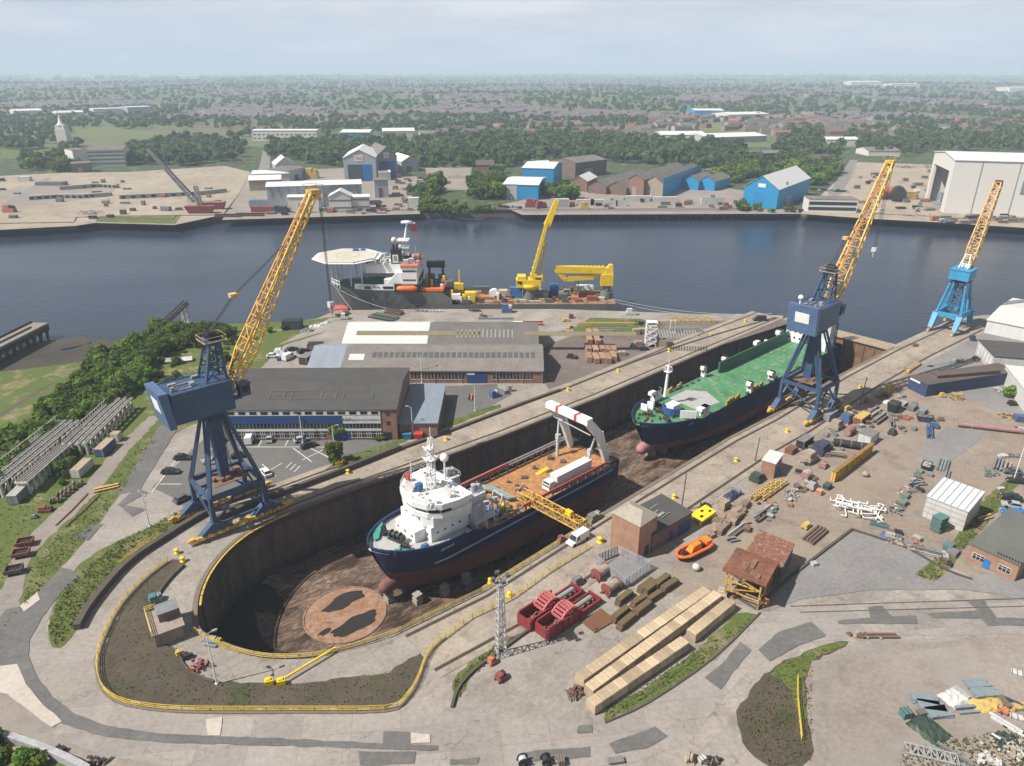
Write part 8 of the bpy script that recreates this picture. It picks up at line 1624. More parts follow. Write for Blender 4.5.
# ================================================================ the far bank and the town behind it
def hgt(x, y):
    if y < 950: return 0.
    k = min(1, (y - 950) / 1500); n = noise.noise(Vector((x / 1700, y / 1400, 3.3))) + .5 * noise.noise(Vector((x / 600, y / 520, 9.1)))
    return k * (10 + n * (7 + min(28, y / 330)) + min(24, (y - 950) / 330))
FQ = [(-330, 237), (-120, 235), (0, 231.5), (76, 230), (78, 225), (95, 224.5), (175, 226.5), (177, 223), (225, 222.5), (256, 221), (300, 220), (360, 218.5), (416, 217), (470, 217), (522, 216.5), (738, 216), (800, 216), (872, 221), (930, 224), (1024, 231), (1200, 240), (1400, 250)]
fq = [Vector((p.x, p.y)) for p in px(FQ, -5)]
mb = MB(); mb.sheet([fq + [Vector((3200, 1000)), Vector((-3200, 1000))]], 0); structure('far_bank_ground', mb, G_LAND)
for i, (a, b, l) in enumerate(((0, 9, 'low dark river wall in front of the cleared tan site'), (8, 15, 'dark stained river wall below the pale grey sheds'), (14, 17, 'stone river wall behind the piled wharf'), (16, 22, 'river wall below the giant white hangar'))):
    mb = MB(); mb.wallstrip(fq[a:b], -9, .3); mb.ribbon(fq[a:b], 1.2, -.2, .5); mb.build('river_wall', M_QUAYW, label=l, cat='river wall')
fr_ = thing('piled_wharf', 'long timber piled wharf along the far river bank', 'wharf'); a, b = fq[14], fq[15]; mb = MB(); mb.ribbon([a + Vector((0, -3)), b + Vector((0, -3))], 9, -.8, .25); mb.build('deck', mat('wharf_deck', (.17, .16, .15), .9), fr_); mb = MB()
for k in range(46): p = a.lerp(b, (k + .5) / 46); mb.box((p.x, p.y - 7.2, -4), (1.3, 1, 7))
mb.build('pile', M_JET, fr_)
ys = [700 * (1.052 ** k) for k in range(74)]; nx = 90; vs_ = []; fs_ = []
for y in ys:
    for i in range(nx + 1): x = (i / nx * 2 - 1) * (y * .95 + 300); vs_.append((x, y, hgt(x, y) - .4))
for j in range(len(ys) - 1):
    for i in range(nx): k = j * (nx + 1) + i; fs_.append((k, k + 1, k + nx + 2, k + nx + 1))
m, t, b_ = base_mat('far_country'); L = t.links; gp = nd(t, 'ShaderNodeNewGeometry'); v = gp.outputs['Position']; n1 = noi(t, v, .0016, 7, .65); n2 = noi(t, v, .012, 5, .7); vo = nd(t, 'ShaderNodeTexVoronoi'); vo.inputs['Scale'].default_value = .006; L.new(v, vo.inputs['Vector'])
c = ramp(t, n1, [(.38, (.06, .10, .035)), (.48, (.13, .17, .06)), (.56, (.13, .135, .085)), (.64, (.085, .125, .045))]); c = mixc(t, .35, c, ramp(t, n2, [(.35, (.03, .05, .02)), (.52, (.08, .085, .05)), (.7, (.15, .13, .11))])); c = mixc(t, .2, c, vo.outputs['Color'], 'SOFT_LIGHT')
L.new(c, b_.inputs['Base Color']); b_.inputs['Roughness'].default_value = 1; MB().add(vs_, fs_).build('far_terrain', m, kind='structure')
lay('site_ground', [(-200, 232), (0, 230), (75, 226), (95, 223), (175, 225), (222, 215), (238, 195), (250, 172), (225, 166), (130, 172), (60, 173), (0, 176), (-200, 176)], G_SITE, 2); lay('site_ground', [(222, 220), (256, 219), (420, 214), (425, 180), (395, 168), (345, 168), (250, 172), (238, 196)], G_DIRT, 2); lay('wharf_pavement', [(522, 215), (738, 214), (800, 214), (790, 196), (740, 190), (715, 186), (560, 192), (500, 205)], G_DIRT, 2)
lay('hangar_pavement', [(800, 214), (872, 219), (930, 222), (1024, 228), (1200, 236), (1200, 190), (940, 165), (850, 162), (840, 178), (820, 196)], G_SITE, 3); lay('far_grass', [(95, 222), (175, 224), (182, 215), (100, 216)], G_GRASS, 4); lay('site_patch', [(0, 190), (60, 186), (120, 184), (110, 196), (40, 206), (0, 212)], G_DIRT, 3); lay('site_patch', [(120, 198), (225, 194), (232, 190), (130, 193)], G_DIRT, 3)
lay('site_track_road', [(0, 206), (45, 178), (52, 178), (10, 208)], G_TRACK, 4); lay('far_road', [(258, 172), (264, 146), (270, 146), (270, 172)], G_LOT, 4); lay('far_road', [(828, 195), (850, 160), (858, 160), (850, 180), (838, 197)], G_LOT, 5); lay('far_meadow', [(-200, 162), (0, 159), (55, 157), (50, 146), (0, 147), (-200, 148)], G_GRASS, 2); lay('dirt_mound', [(430, 190), (470, 190), (472, 166), (425, 168)], G_DIRT, 3)
for i, (q, l) in enumerate((([(30, 200), (60, 198), (85, 198), (110, 196)], 'left stretch'), ([(120, 199), (160, 197), (200, 195), (226, 192)], 'right stretch, with dark openings'), ([(60, 190), (100, 187), (118, 188)], 'short stretch behind the others'))):
    o = thing('ruined_wall', f'low ruined foundation wall on the cleared tan site, {l}', 'ruin'); p = px(q); mb = MB(); mb.ribbon(p, 4, 0, 3.2); mb.build('wall', ym('pale'), o); mb = MB()
    for a, b in zip(p, p[1:]):
        for k in range(4): c = a.lerp(b, (k + .5) / 4); mb.box((c.x, c.y - 2.1, 1.5), (3, .4, 1.8), math.atan2(b.y - a.y, b.x - a.x))
    mb.build('opening', M_BLACK, o)
BL = mat('clad_blue', (.02, .26, .52), .5, var=.08, stripe=.8, streak=.1); GC = mat('clad_grey', (.40, .42, .45), .6, var=.08, stripe=.6, streak=.2); TC = mat('clad_tan', (.36, .29, .22), .7, stripe=.6, streak=.2); WC = mat('clad_offwhite', (.66, .64, .59), .6, var=.05, stripe=.35, streak=.08); RG = mat('old_roof', (.17, .155, .14), .9, var=.3, sc=.08, stripe=.5, streak=.3); RW = mat('pale_roof', (.62, .62, .61), .7, var=.06, stripe=.5)
N = 'none'
for a in [((269, 209), (363, 205.5), 20, 16, 18, GC, RW, 'x', 'long pale grey ribbed shed on the far bank'), ((345, 181.5), (377, 181), 56, 21, 28, GC, RW, 'y', 'tall grey gabled shed with a blue door on the far bank'), ((378, 178), (398, 177), 50, 20, 28, mat('clad_shade', (.22, .24, .26), .7), RG, 'y', 'dark gabled shed right of the tall grey gabled shed'), ((402, 172), (419, 171), 40, 10, 15, GC, RW, 'y', 'small white gabled shed on the far bank'), ((289, 211), (322, 210.5), 10, 10, 11, WC, RW, 'x', 'small white office below the pale grey shed'), ((330, 212), (352, 211.5), 14, 11, 15, WC, RW, 'y', 'white gabled office at the far quay'), ((352.5, 211), (370, 210.5), 12, 10, 11, WC, RW, 'x', 'white banded office wing at the far quay'),
    ((375, 198), (389, 197.5), 14, 14, 15, GC, RG, 'x', 'grey box shed beside the pale grey ribbed shed'), ((379, 181), (391, 180.5), 12, 8, 9, WC, RW, 'x', 'low white shed at the foot of the dark gabled shed'), ((250, 191), (282, 190), 14, 9, 12, TC, RW, 'x', 'tan shed with white curved roof on the far bank'), ((253, 183), (290, 182), 20, 8, 10, GC, RW, 'x', 'grey shed with pale roof behind the tan shed'), ((276, 172), (296, 171), 26, 7, 14, GC, RW, 'y', 'white gabled workshop on the far bank'), ((290, 182), (306, 178), 26, 10, 11, GC, RG, 'x', 'dark fronted shed beside the white gabled workshop'),
    ((503, 199), (538, 200), 46, 11.5, 13.5, BL, RW, 'x', 'bright blue shed with pale roof, the lower front one'), ((522, 188), (553, 189), 50, 17, 19.5, BL, RW, 'x', 'bright blue shed with pale roof, the taller rear one'), ((540, 173), (588, 172), 36, 8, 10, WC, RW, 'x', 'white long roofed shed behind the bright blue sheds'), ((570, 191), (587, 192), 30, 9, 13, M_BRICK, RW, 'y', 'brick gabled workshop with pale roof on the wharf'), ((575, 178), (606, 174), 36, 14, 17, M_BRICKD, RG, 'x', 'dark roofed brick shed behind the brick gabled workshop'), ((588, 193), (606, 194.6), 90, 6.5, 11, M_BRICKD, RG, 'y', 'old grey roofed brick workshop bay, leftmost'), ((607, 194), (626, 195.6), 95, 6.5, 11, M_BRICKD, RG, 'y', 'old grey roofed brick workshop bay, second from left'), ((627, 195), (643, 196.4), 100, 13, 17, M_BRICK, RG, 'y', 'taller red brick workshop bay with grey roof'), ((644, 195.5), (662, 197), 105, 11, 16, TC, RG, 'y', 'tan fronted workshop bay with grey roof and blue side'),
    ((682, 189), (698, 190.5), 34, 8, 12, BL, RG, 'y', 'small blue gabled shed on the wharf, left of two'), ((698.5, 189.5), (714, 191), 34, 8, 12, BL, RG, 'y', 'small blue gabled shed on the wharf, right of two'), ((742, 206), (776, 209.6), 78, 14.5, 23, BL, RW, 'y', 'big blue gabled shed with white roof at the wharf end'), ((777, 206), (790, 205), 20, 6, 9, GC, RW, 'x', 'low grey shed right of the big blue gabled shed'),
    ((90, 167), (126, 166), 30, 17, 20, WC, RG, 'x', 'derelict white office block with rows of windows'), ((76, 168), (88, 167), 24, 18, 18.5, WC, RG, 'x', 'derelict white stair block left of the office block'), ((73, 173), (92, 172), 16, 9, 10, M_BRICKD, RG, 'x', 'ruined brick building below the white office block'), ((253, 141), (317, 141), 30, 14, 15, WC, RW, 'x', 'long two storey white factory in the trees'), ((341, 140), (370, 140), 36, 10, 13, BL, RW, 'x', 'distant blue walled shed in the trees'), ((383, 138), (415, 137.5), 44, 9, 12, WC, RW, 'x', 'distant white roofed shed in the trees'), ((421, 140), (449, 139.5), 40, 8, 11, GC, RG, 'x', 'distant grey roofed shed in the trees'), ((476, 172), (494, 172), 16, 7, 11, M_BRICK, M_RBROWN, 'x', 'brick house by the brown mound on the far bank'),
    ((662, 142), (706, 142), 60, 9, 12, WC, RW, 'x', 'long low white shed in the woods, left part'), ((707, 144), (766, 142), 60, 8, 11, GC, RW, 'x', 'long low white shed in the woods, right part'), ((694, 121), (724, 121), 80, 14, 16, BL, RW, 'x', 'distant pale blue hall'), ((728, 123), (768, 122), 60, 10, 13, WC, RW, 'x', 'distant grey white hall'), ((750, 160), (830, 157), 20, 7, 9, M_BRICKD, RG, 'x', 'long low brick block behind the bushes'), ((812, 168), (832, 166), 20, 8, 12, M_BRICKO, M_RBROWN, 'x', 'orange brick building by the far road'), ((826, 146), (860, 146), 40, 8, 10, WC, RW, 'x', 'white roofed shed by the far road'), ((868, 156), (900, 156), 34, 6, 9, WC, RG, 'x', 'pale shed at the edge of the woods'),
    ((15, 118), (44, 117), 50, 12, 15, WC, RW, 'x', 'distant white shed far left, first'), ((57, 119), (85, 118), 40, 10, 13, WC, RW, 'x', 'distant white shed far left, second'), ((95, 118), (124, 117), 40, 16, 17, WC, RW, 'x', 'distant white shed far left, third'), ((129, 117), (152, 116), 40, 18, 19, GC, RW, 'x', 'distant grey white shed far left, fourth'), ((30, 84), (54, 84), 120, 24, 28, WC, RW, 'x', 'far white warehouse on the skyline, left'), ((60, 83.5), (96, 83.5), 120, 24, 28, WC, RW, 'x', 'far white warehouse on the skyline, second'), ((139, 82.5), (151, 82.5), 120, 24, 28, WC, RW, 'x', 'far white warehouse on the skyline, third'), ((180, 83.5), (200, 83.5), 120, 24, 28, WC, RW, 'x', 'far white warehouse on the skyline, fourth'), ((850, 93), (880, 93), 90, 20, 24, WC, RW, 'x', 'far white store right of the second crane jib, left'), ((890, 94), (918, 94), 90, 18, 20, WC, RW, 'x', 'far white store right of the second crane jib, right'), ((1008, 97), (1034, 97), 90, 22, 24, WC, RW, 'x', 'far white warehouse at the right edge')]:
    q0, q1, dp, h, hr, wm, rm, ax, lb = a; B, ln = shed('warehouse' if wm in (WC, GC, BL) else 'workshop', lb, 'building', q0, q1, dp, h, hr, wm, rm, ax, over=.5)
    B.location.z = hgt(B.location.x, B.location.y) - .2
    if 'derelict white o' in lb or 'two storey white' in lb or 'white banded' in lb or 'third' in lb and 'shed' in lb or 'white gabled office' in lb:
        for z in ((2.5, 6.5, 10.5, 14) if h > 16 else (2.5, 7.6)):
            f = MB()
            for k in range(14): f.bz(ln * (k + .25) / 14, ln * (k + .8) / 14, -.12, .0, z, z + h * .1)
            f.build('window_row', M_GLASS, B)
    elif 'tall grey gabled' in lb:
        f = MB(); f.bz(ln * .12, ln * .58, -.2, 0, 0, 15); f.build('door', mat('hall_dark', (.05, .07, .10), .5), B); f = MB(); f.bz(ln * .59, ln * .86, -.25, 0, 0, 15); f.build('door', mat('hall_blue', (.01, .14, .45), .5), B); f = MB(); f.bz(ln * .34, ln * .62, -.2, 0, 18, 23); f.build('sign', M_WHITE, B); text('T&D', 4, 'sign_lettering', M_REDP, B, (ln * .48, -.3, 20.5), (R(90), 0, 0))
    elif 'big blue' in lb: f = MB(); f.bz(ln * .4, ln * .62, -.2, 0, 15, 17.6); f.build('sign', M_WHITE, B); f = MB(); f.bz(ln * .3, ln * .6, -.1, 0, 0, 11); f.build('door', mat('clad_blue_dark', (.02, .22, .46), .5), B)
    elif 'lower front' in lb: f = MB(); f.bz(ln * .1, ln * .4, -.2, 0, 0, 12); f.build('door', GC, B)
    elif h >= 9: f = MB(); f.bz(ln * .3, ln * .55, -.15, 0, 0, h * .55); f.build('door', M_GUT if wm is not GC else M_DKGREY, B)
    if 'long pale grey' in lb:
        f = MB()
        for k in range(11): f.bz(ln * (k + .5) / 11 - .4, ln * (k + .5) / 11 + .4, -.2, 0, 9, 15.6)
        f.build('rib', M_GUT, B)
    if 'blue side' in lb: f = MB(); f.bz(ln, ln + .2, 0, dp, 0, 14.8); f.build('blue_cladding', BL, B)
B, ln = shed('quay_office', 'low glass fronted office on the far quay', 'office', (807, 212), (856, 213), 14, 9, 9.2, WC, RG, flat=True)
for z in (1.5, 5.2): f = MB(); f.bz(.6, ln - .6, -.15, 0, z, z + 2.2); f.build('window_row', M_GLASS, B)
a0 = P(943, 213); az = R(-16.2); B = thing('shipbuilding_hall', 'giant cream white shipbuilding hall with open dark end, on the far bank', 'hall', a0, az); ln = 190; WD = 58; HH = 36
mb = MB(); mb.bz(0, ln, 0, 1, 0, HH); mb.bz(0, ln, WD - 1, WD, 0, HH); mb.bz(ln - 1, ln, 0, WD, 0, HH); mb.bz(0, 2, 1, 9, 0, HH); mb.bz(0, 2, WD - 6, WD - 1, 0, HH); mb.bz(0, 2, 9, WD - 6, HH - 8, HH); mb.add([(0, 0, HH), (0, WD, HH), (0, WD / 2, HH + 3)], [(0, 1, 2)]); mb.build('wall', WC, B); rf = MB(); gable(rf, 0, ln, 0, WD, HH, HH + 3, .6, .5, 'x'); rf.build('roof', RW, B)
mb = MB(); mb.bz(44, 189, -.3, -.01, 15, 24); mb.build('window_band', mat('band_grey', (.20, .23, .27), .3), B); mb = MB()
for x in (17, 40, 66, 90): mb.bz(x, x + .5, -.25, 0, 0, HH)
mb.build('cladding_seam', M_GUT, B); mb = MB(); mb.bz(2, 60, 6, WD - 3, .1, .3)
for k in range(12): mb.box((rnd.uniform(6, 40), rnd.uniform(12, WD - 10), rnd.uniform(2, 8)), (rnd.uniform(3, 10), rnd.uniform(2, 8), rnd.uniform(3, 16)), rnd.random())
mb.build('inner_staging', mat('staging_grey', (.22, .22, .24), .8), B); mb = MB(); mb.bz(62, 84, -.4, 0, 0, 7); mb.build('door', mat('door_cream', (.62, .56, .38), .6), B)
for a in [('container', (262, 207), 'bluegrey', (16, 6, 5), 'stack of blue containers on the far quay', 0, 'blue'), ('container', (266, 212), 'red', (20, 3, 4), 'row of red containers on the far quay', 0, 'red'), ('container', (281, 212), 'navy', (8, 4, 4), 'navy container right of the red row', 0), ('skip', (201, 213), 'red', (20, 6, 5), 'red barge section on the far quay, front', .1, 'red'), ('skip', (215, 209), 'red', (16, 6, 5), 'red barge section on the far quay, rear', .1, 'pink'), ('container', (195, 203), 'white', (8, 5, 5), 'white cabin of the pale far crane', 0), ('girders', (228, 217), 'rust', (18, 3, 2), 'rusty girders on the far quay edge, left', 0, 'brown'), ('girders', (250, 216), 'rust', (20, 3, 2), 'rusty girders on the far quay edge, right', 0, 'rust'), ('machine', (10, 212), 'orange', (8, 4, 5), 'orange digger on the cleared site', 0, 'black'), ('rubble_heap', (90, 214), 'bluegrey', (20, 6, 4), 'grey blue scrap on the cleared site edge', 0, 'grey'), ('container', (52, 185), 'grey', (24, 8, 3), 'grey spoil box on the cleared site', 0), ('container', (26, 181), 'white', (10, 4, 4), 'white cabin on the cleared site', 0), ('machine', (312, 178), 'yellow', (12, 8, 9), 'yellow machine behind the pale grey ribbed shed', 0, 'yellow'), ('container', (414, 207), 'white', (8, 6, 7), 'white cabin by the far quay trees', 0),
    ('machine', (532, 207), 'red', (10, 5, 6), 'red crane unit on the wharf, left', 0, 'red'), ('machine', (541, 208), 'red', (8, 4, 5), 'red crane unit on the wharf, right', .4, 'pink'), ('container', (562, 207), 'pale', (10, 4, 6), 'pale trailer on the wharf', 0, 'white'), ('container', (585, 205), 'white', (13, 3, 4.2), 'white lorry trailer on the wharf, first from left', 0), ('container', (597, 205), 'white', (10, 3, 4.2), 'white lorry trailer on the wharf, second from left', 0), ('container', (611, 206), 'white', (9, 3, 4), 'white lorry trailer on the wharf, third from left', 0, 'bluegrey'), ('container', (621, 206), 'white', (8, 3, 4), 'white lorry trailer on the wharf, fourth from left', 0, 'bluegrey'), ('machine', (584, 209), 'yellow', (6, 4, 5), 'yellow digger on the wharf', 0, 'orange'), ('container', (639, 201), 'white', (20, 3.4, 4), 'long white trailer on the wharf before the brick bay', 0), ('container', (665, 202), 'white', (18, 3.4, 4), 'long white trailer on the wharf before the tan bay', 0), ('container', (712, 204), 'white', (17, 4, 4.6), 'white trailer at the right of the wharf', 0, 'bluegrey'), ('machine', (727, 208), 'red', (6, 4, 4), 'red and white car transporter on the wharf', 0, 'white'),
    ('tank', (889, 199), 'orange', (16, 9, 10), 'orange steel section before the white hall', .1, 'red'), ('tank', (897, 201), 'black', (12, 10, 11), 'black steel tube before the white hall', 1.2, 'black'), ('container', (909, 199), 'yellow', (9, 5, 6), 'yellow box before the white hall', 0), ('tank', (915, 199), 'white', (3, 4, 11), 'white upright tank before the white hall', 0), ('machine', (880, 213), 'white', (5, 3, 3), 'white plant on the far quay edge', 0, 'grey'), ('rubble_heap', (915, 216), 'pale', (20, 6, 3), 'pale scrap on the far quay below the hall', 0, 'white'), ('rubble_heap', (930, 210), 'orange', (16, 6, 4), 'orange scrap in front of the hall door', 0, 'brown'), ('rubble_heap', (905, 168), 'rust', (30, 10, 5), 'rusty scrap on the upper hall yard, left', 0, 'beige'), ('rubble_heap', (930, 168), 'brown', (30, 10, 6), 'brown scrap on the upper hall yard, right', 0, 'navy'), ('rubble_heap', (455, 178), 'beige', (30, 16, 4), 'beige rubble mound behind the far quay trees', 0, 'pale'), ('rubble_heap', (238, 164), 'brown', (40, 24, 9), 'brown earth mound right of the cleared site', 0, 'brown')]:
    k, q, c_, sz, lb, rz = a[:6]; item(k, q, c_, sz, lb, rz, c2=a[6] if len(a) > 6 else None, name={'rubble_heap': 'scrap_heap', 'machine': 'plant_unit', 'girders': 'girder_stack'}.get(k), cat={'rubble_heap': 'scrap heap', 'machine': 'machine', 'girders': 'girders'}.get(k))
for i, (q0, q1, n) in enumerate((((812, 190), (850, 192), 16), ((690, 172), (716, 170), 10), ((695, 178), (722, 178), 10), ((258, 202), (275, 200), 6), ((410, 182), (414, 204), 7), ((500, 206), (524, 208), 6))):
    for k in range(n): p = P(q0[0] + (q1[0] - q0[0]) * k / n, q0[1] + (q1[1] - q0[1]) * k / n + rnd.uniform(-1, 1), .2); dup(bpy.data.objects[f'parked_car{("." + str(rnd.choice((3, 5, 6))).zfill(3))}'], p, rnd.uniform(0, 3), 'parked car in the crowded lots of the far bank', 'far bank parked cars')
o = thing('quay_crane', 'pale lattice crane standing on the far bank', 'crane', P(196, 205)); mb = MB(); e = ZY(148, 149, o.location.y) - o.location; mb.lattice((0, 0, 3), tuple(e), 3, 3, 1.5, 1.5, 14, .7, .5); mb.build('jib', M_GUT, o); mb = MB(); mb.lattice((3, 0, 0), (2, 0, 14), 3, 3, 2, 2, 4, .5); mb.build('mast', M_GUT, o)
o = thing('church_tower', 'pale church tower rising from the trees far left', 'tower', P(66, 146)); mb = MB(); mb.bz(-7, 7, -6, 6, 0, 22); mb.bz(-6, 6, -5, 5, 22, 27); mb.build('tower_body', WC, o); mb = MB(); mb.lathe([(6, 27), (3, 30), (1, 38), (.01, 40)], n=8); mb.build('spire', RW, o)
first_ = {}
for k in range(170):
    q = r_far = [(850, 940, 168, 212), (560, 735, 199, 210), (258, 420, 206, 215), (0, 230, 180, 222), (930, 1024, 217, 224), (395, 440, 175, 205)][k % 6]; c = ('rust', 'pale', 'green', 'black', 'bluegrey', 'orange', 'brown')[k % 7]; e = next(x for x in PR if x[1] == c); p = P(rnd.uniform(q[0], q[1]), rnd.uniform(q[2], q[3]), .15)
    o = dup(e[0], p, rnd.uniform(-.2, .2), sc=(rnd.uniform(1.5, 5), rnd.uniform(1.5, 3.5), rnd.uniform(1.5, 4))); o['label'] = f'{dict(bluegrey="grey blue", pale="pale grey", rust="rusty").get(c, c)} piece of clutter on the far quays and cleared site'; o['group'] = 'clutter on the far bank'
r = random.Random(11); TR = []
for poly, n in (([(52, 168), (64, 150), (80, 146), (76, 164), (70, 170)], 40), ([(20, 168), (25, 158), (60, 160), (70, 172), (24, 172)], 40), ([(128, 165), (128, 150), (185, 140), (245, 146), (240, 160), (190, 166)], 260), ([(268, 160), (272, 145), (340, 143), (430, 141), (445, 160), (420, 168), (345, 168), (300, 163)], 420), ([(430, 168), (440, 138), (560, 133), (660, 143), (742, 146), (742, 163), (700, 168), (560, 160), (500, 168)], 900), ([(715, 182), (722, 164), (770, 162), (772, 176), (745, 184)], 60), ([(772, 178), (776, 160), (835, 152), (838, 175), (815, 186), (785, 184)], 120), ([(770, 156), (790, 130), (820, 130), (825, 155)], 140), ([(835, 150), (850, 132), (1024, 122), (1060, 150), (940, 152), (900, 158)], 420), ([(418, 212), (420, 192), (440, 180), (442, 205), (480, 210), (500, 212), (460, 215)], 70), ([(468, 200), (470, 180), (500, 172), (503, 200)], 45), ([(735, 212), (800, 213), (800, 209), (735, 208)], 16), ([(0, 150), (0, 126), (70, 122), (70, 140), (40, 150)], 120), ([(545, 196), (560, 190), (590, 198), (560, 200)], 14), ([(190, 145), (240, 136), (330, 128), (640, 122), (650, 132), (440, 136), (260, 138)], 300)):
    us = [p[0] for p in poly]; vv = [p[1] for p in poly]; k = 0
    for _ in range(n * 8):
        u, v = r.uniform(min(us), max(us)), r.uniform(min(vv), max(vv))
        if inpoly(u, v, poly): p = P(u, v); TR.append((p.x, p.y, r.uniform(.7, 1.35), 0)); k += 1
        if k >= n: break
HS = []
for k in range(22000):
    y = 1150 * math.exp(r.random() * 2.2); x = r.uniform(-.82, .82) * y; n = noise.noise(Vector((x / 420, y / 380, 7.7))); q = noise.noise(Vector((x / 900, y / 900, 1.7)))
    if n > .03 and q > -.2 and len(HS) < 3600:
        if y > 1500 or r.random() < .5: HS.append((x, y, round(noise.noise(Vector((x / 300, y / 300, 2))) * 3) * .55 + r.choice((0, 0, 1.57)), r.random()))
    elif len(TR) < 11500 and (y > 1300): TR.append((x, y, r.uniform(.6, 1.4) * (.8 + y / 12000), r.random()))
TR.sort(key=lambda q: q[1]); HS.sort(key=lambda q: q[1])
TP = [make_tree('broadleaf_tree', 'x', (0, 0, -50), 5.2, 4.6, 1.5, m_, 70 + i, 260, 1.15, 'tree', 'trees along the far bank') for i, m_ in enumerate((LF1, LF2, LF3))]; TL = ('mid green broadleaf tree in the far bank woods', 'dark broadleaf tree in the far bank woods', 'bright green broadleaf tree in the far bank woods'); first = [1, 1, 1]
for i, (x, y, s, q) in enumerate(TR[:298]):
    k = r.choice((0, 0, 1, 1, 2)); p = Vector((x, y, hgt(x, y) - .3)); s *= .8 if y < 560 else 1.0
    if y < 530: s *= .6
    if first[k]: first[k] = 0; o = TP[k]; o.location = p; o.scale = (s, s, s)
    else: o = dup(TP[k], p, r.uniform(0, 6.3), sc=s)
    o['label'] = TL[k]
def mass(name, verts, faces, m_, cols=None):
    me = bpy.data.meshes.new(name); me.vertices.add(len(verts)); me.vertices.foreach_set('co', np.asarray(verts, np.float32).ravel()); F = np.asarray(faces, np.int32); nf, nv = F.shape
    me.loops.add(nf * nv); me.loops.foreach_set('vertex_index', F.ravel()); me.polygons.add(nf); me.polygons.foreach_set('loop_start', np.arange(0, nf * nv, nv, dtype=np.int32)); me.update(calc_edges=True); me.validate()
    me.materials.append(m_); o = bpy.data.objects.new(name, me); COL.objects.link(o); o['kind'] = 'stuff'; return o
rg_ = np.random.default_rng(4); T = np.array([(x, y, s) for x, y, s, q in TR[298:]]); Z = np.array([hgt(x, y) for x, y, s, q in TR[298:]]); nl = 26; n = len(T)
d = rg_.normal(size=(n, nl, 3)); d /= np.linalg.norm(d, axis=2, keepdims=True); d[..., 2] = np.abs(d[..., 2]) * 1.2 - .25; sc_ = T[:, None, 2:3]; c = d * np.array([5.0, 5.0, 5.2]) * rg_.uniform(.65, 1.05, (n, nl, 1)) * sc_; c[..., 0] += T[:, None, 0]; c[..., 1] += T[:, None, 1]; c[..., 2] += Z[:, None] + 5.2 * T[:, None, 2]
nn = d + rg_.normal(size=d.shape) * .35; nn /= np.linalg.norm(nn, axis=2, keepdims=True); a_ = np.cross(nn, rg_.normal(size=d.shape)); a_ /= np.linalg.norm(a_, axis=2, keepdims=True); b2 = np.cross(nn, a_); l = rg_.uniform(1.3, 2.6, (n, nl, 1)) * sc_
V = np.stack([c - a_ * l - b2 * l * .7, c + a_ * l * .8 - b2 * l, c + a_ * l + b2 * l * .8, c - a_ * l * .7 + b2 * l], axis=2).reshape(-1, 3)
m, t, b_ = base_mat('woods_leaf'); g = nd(t, 'ShaderNodeNewGeometry'); n1 = noi(t, g.outputs['Position'], .06, 4, .7); t.links.new(ramp(t, n1, [(.3, (.045, .08, .025)), (.5, (.08, .13, .038)), (.7, (.14, .19, .055))]), b_.inputs['Base Color']); b_.inputs['Roughness'].default_value = .8; leafy(t, b_, t.nodes['Color Ramp'].outputs[0])
mass('distant_woods', V, np.arange(len(V)).reshape(-1, 4), m)
def house_np(x, y, a, q, z):
    L_, W_, H_, Rr = 11 + q * 26, 4.6, 5.4, 8.6; pts = np.array([(-L_, -W_, -3), (L_, -W_, -3), (L_, W_, -3), (-L_, W_, -3), (-L_, -W_, H_), (L_, -W_, H_), (L_, W_, H_), (-L_, W_, H_), (-L_, 0, Rr), (L_, 0, Rr)]) * np.array([.6, 1, 1]); ca, sa = math.cos(a), math.sin(a)
    return np.stack([pts[:, 0] * ca - pts[:, 1] * sa + x, pts[:, 0] * sa + pts[:, 1] * ca + y, pts[:, 2] + z], 1)
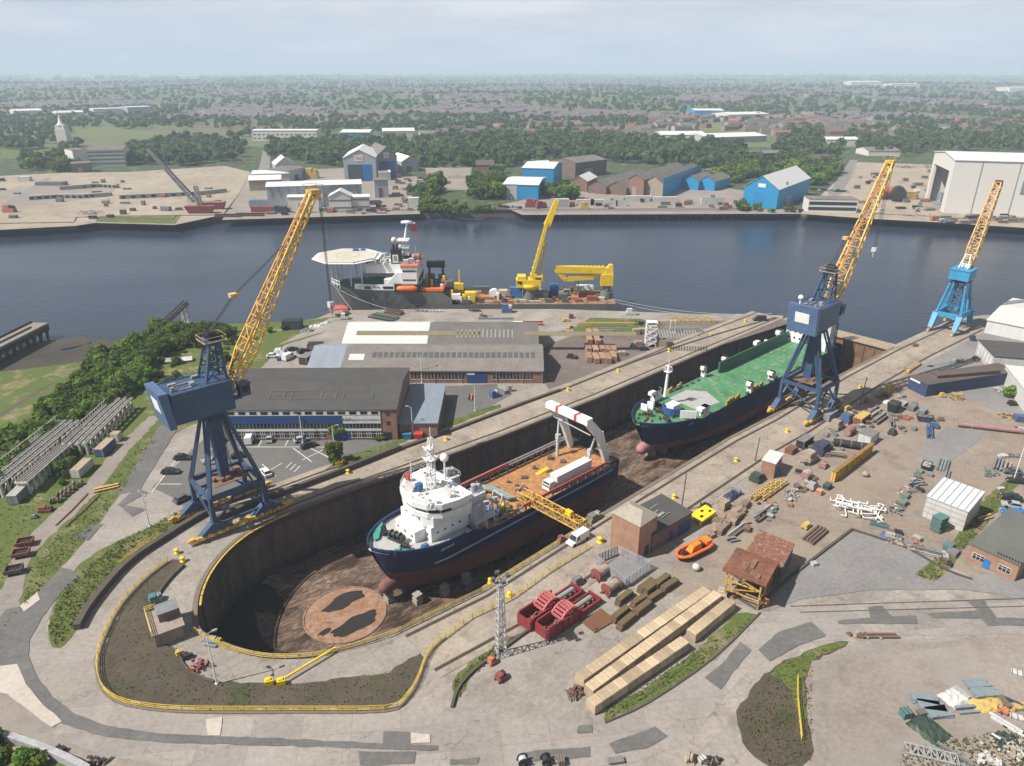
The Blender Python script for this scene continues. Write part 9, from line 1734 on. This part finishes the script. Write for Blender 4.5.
HW = [(0, 1, 5, 4), (1, 2, 6, 5), (2, 3, 7, 6), (3, 0, 4, 7), (4, 7, 8, 8), (5, 6, 9, 9)]; HR = [(4, 5, 9, 8), (6, 7, 8, 9)]
mw = [mat(f'house_wall_{i}', c, .9, objvar=.25) for i, c in enumerate(((.20, .11, .085), (.26, .2, .16), (.34, .31, .29)))]; mr_ = [mat(f'house_roof_{i}', c, .9, objvar=.25) for i, c in enumerate(((.13, .11, .105), (.2, .10, .07), (.10, .095, .095)))]; HP = {}
for i, (x, y, a, q) in enumerate(HS[:298]):
    k = int(q * 5.99); p = (x, y, hgt(x, y))
    if k not in HP:
        pts = house_np(0, 0, 0, k / 6, 0); mb = MB(); mb.add(pts, [f[:3] if f[2] == f[3] else f for f in HW]); mb.slot(1); mb.add(pts, HR); o = HP[k] = mb.build('terraced_house', [mw[k % 3], mr_[k // 2]], loc=p, rz=a, label='x', cat='house', group='houses of the distant town')
    else: o = dup(HP[k], p, a)
    o['label'] = f'distant {("brick", "tan", "pale")[k % 3]} walled {("short", "mid length", "long")[k // 2]} terrace in the town beyond the woods'
V = []; FW = []; FR = []
for x, y, a, q in HS[298:]:
    o_ = len(V) * 10; V.append(house_np(x, y, a, q, hgt(x, y))); FW += [[i + o_ for i in f] for f in HW[:4]]; FR += [[i + o_ for i in f] for f in HR]
V = np.concatenate(V)
def townmat(name, cols):
    m, t, b_ = base_mat(name); g = nd(t, 'ShaderNodeNewGeometry'); wn_ = nd(t, 'ShaderNodeTexWhiteNoise'); vm = nd(t, 'ShaderNodeVectorMath', operation='SNAP'); vm.inputs[1].default_value = (14, 14, 50); t.links.new(g.outputs['Position'], vm.inputs[0]); t.links.new(vm.outputs[0], wn_.inputs[0]); t.links.new(ramp(t, wn_.outputs[0], cols), b_.inputs['Base Color']); return m
mass('town_house_walls', V, FW, townmat('town_walls', [(0, (.2, .12, .10)), (.5, (.23, .18, .16)), (.85, (.34, .32, .31))])); mass('town_house_roofs', V, FR, townmat('town_roofs', [(0, (.12, .115, .125)), (.5, (.16, .15, .155)), (.9, (.19, .13, .115))]))
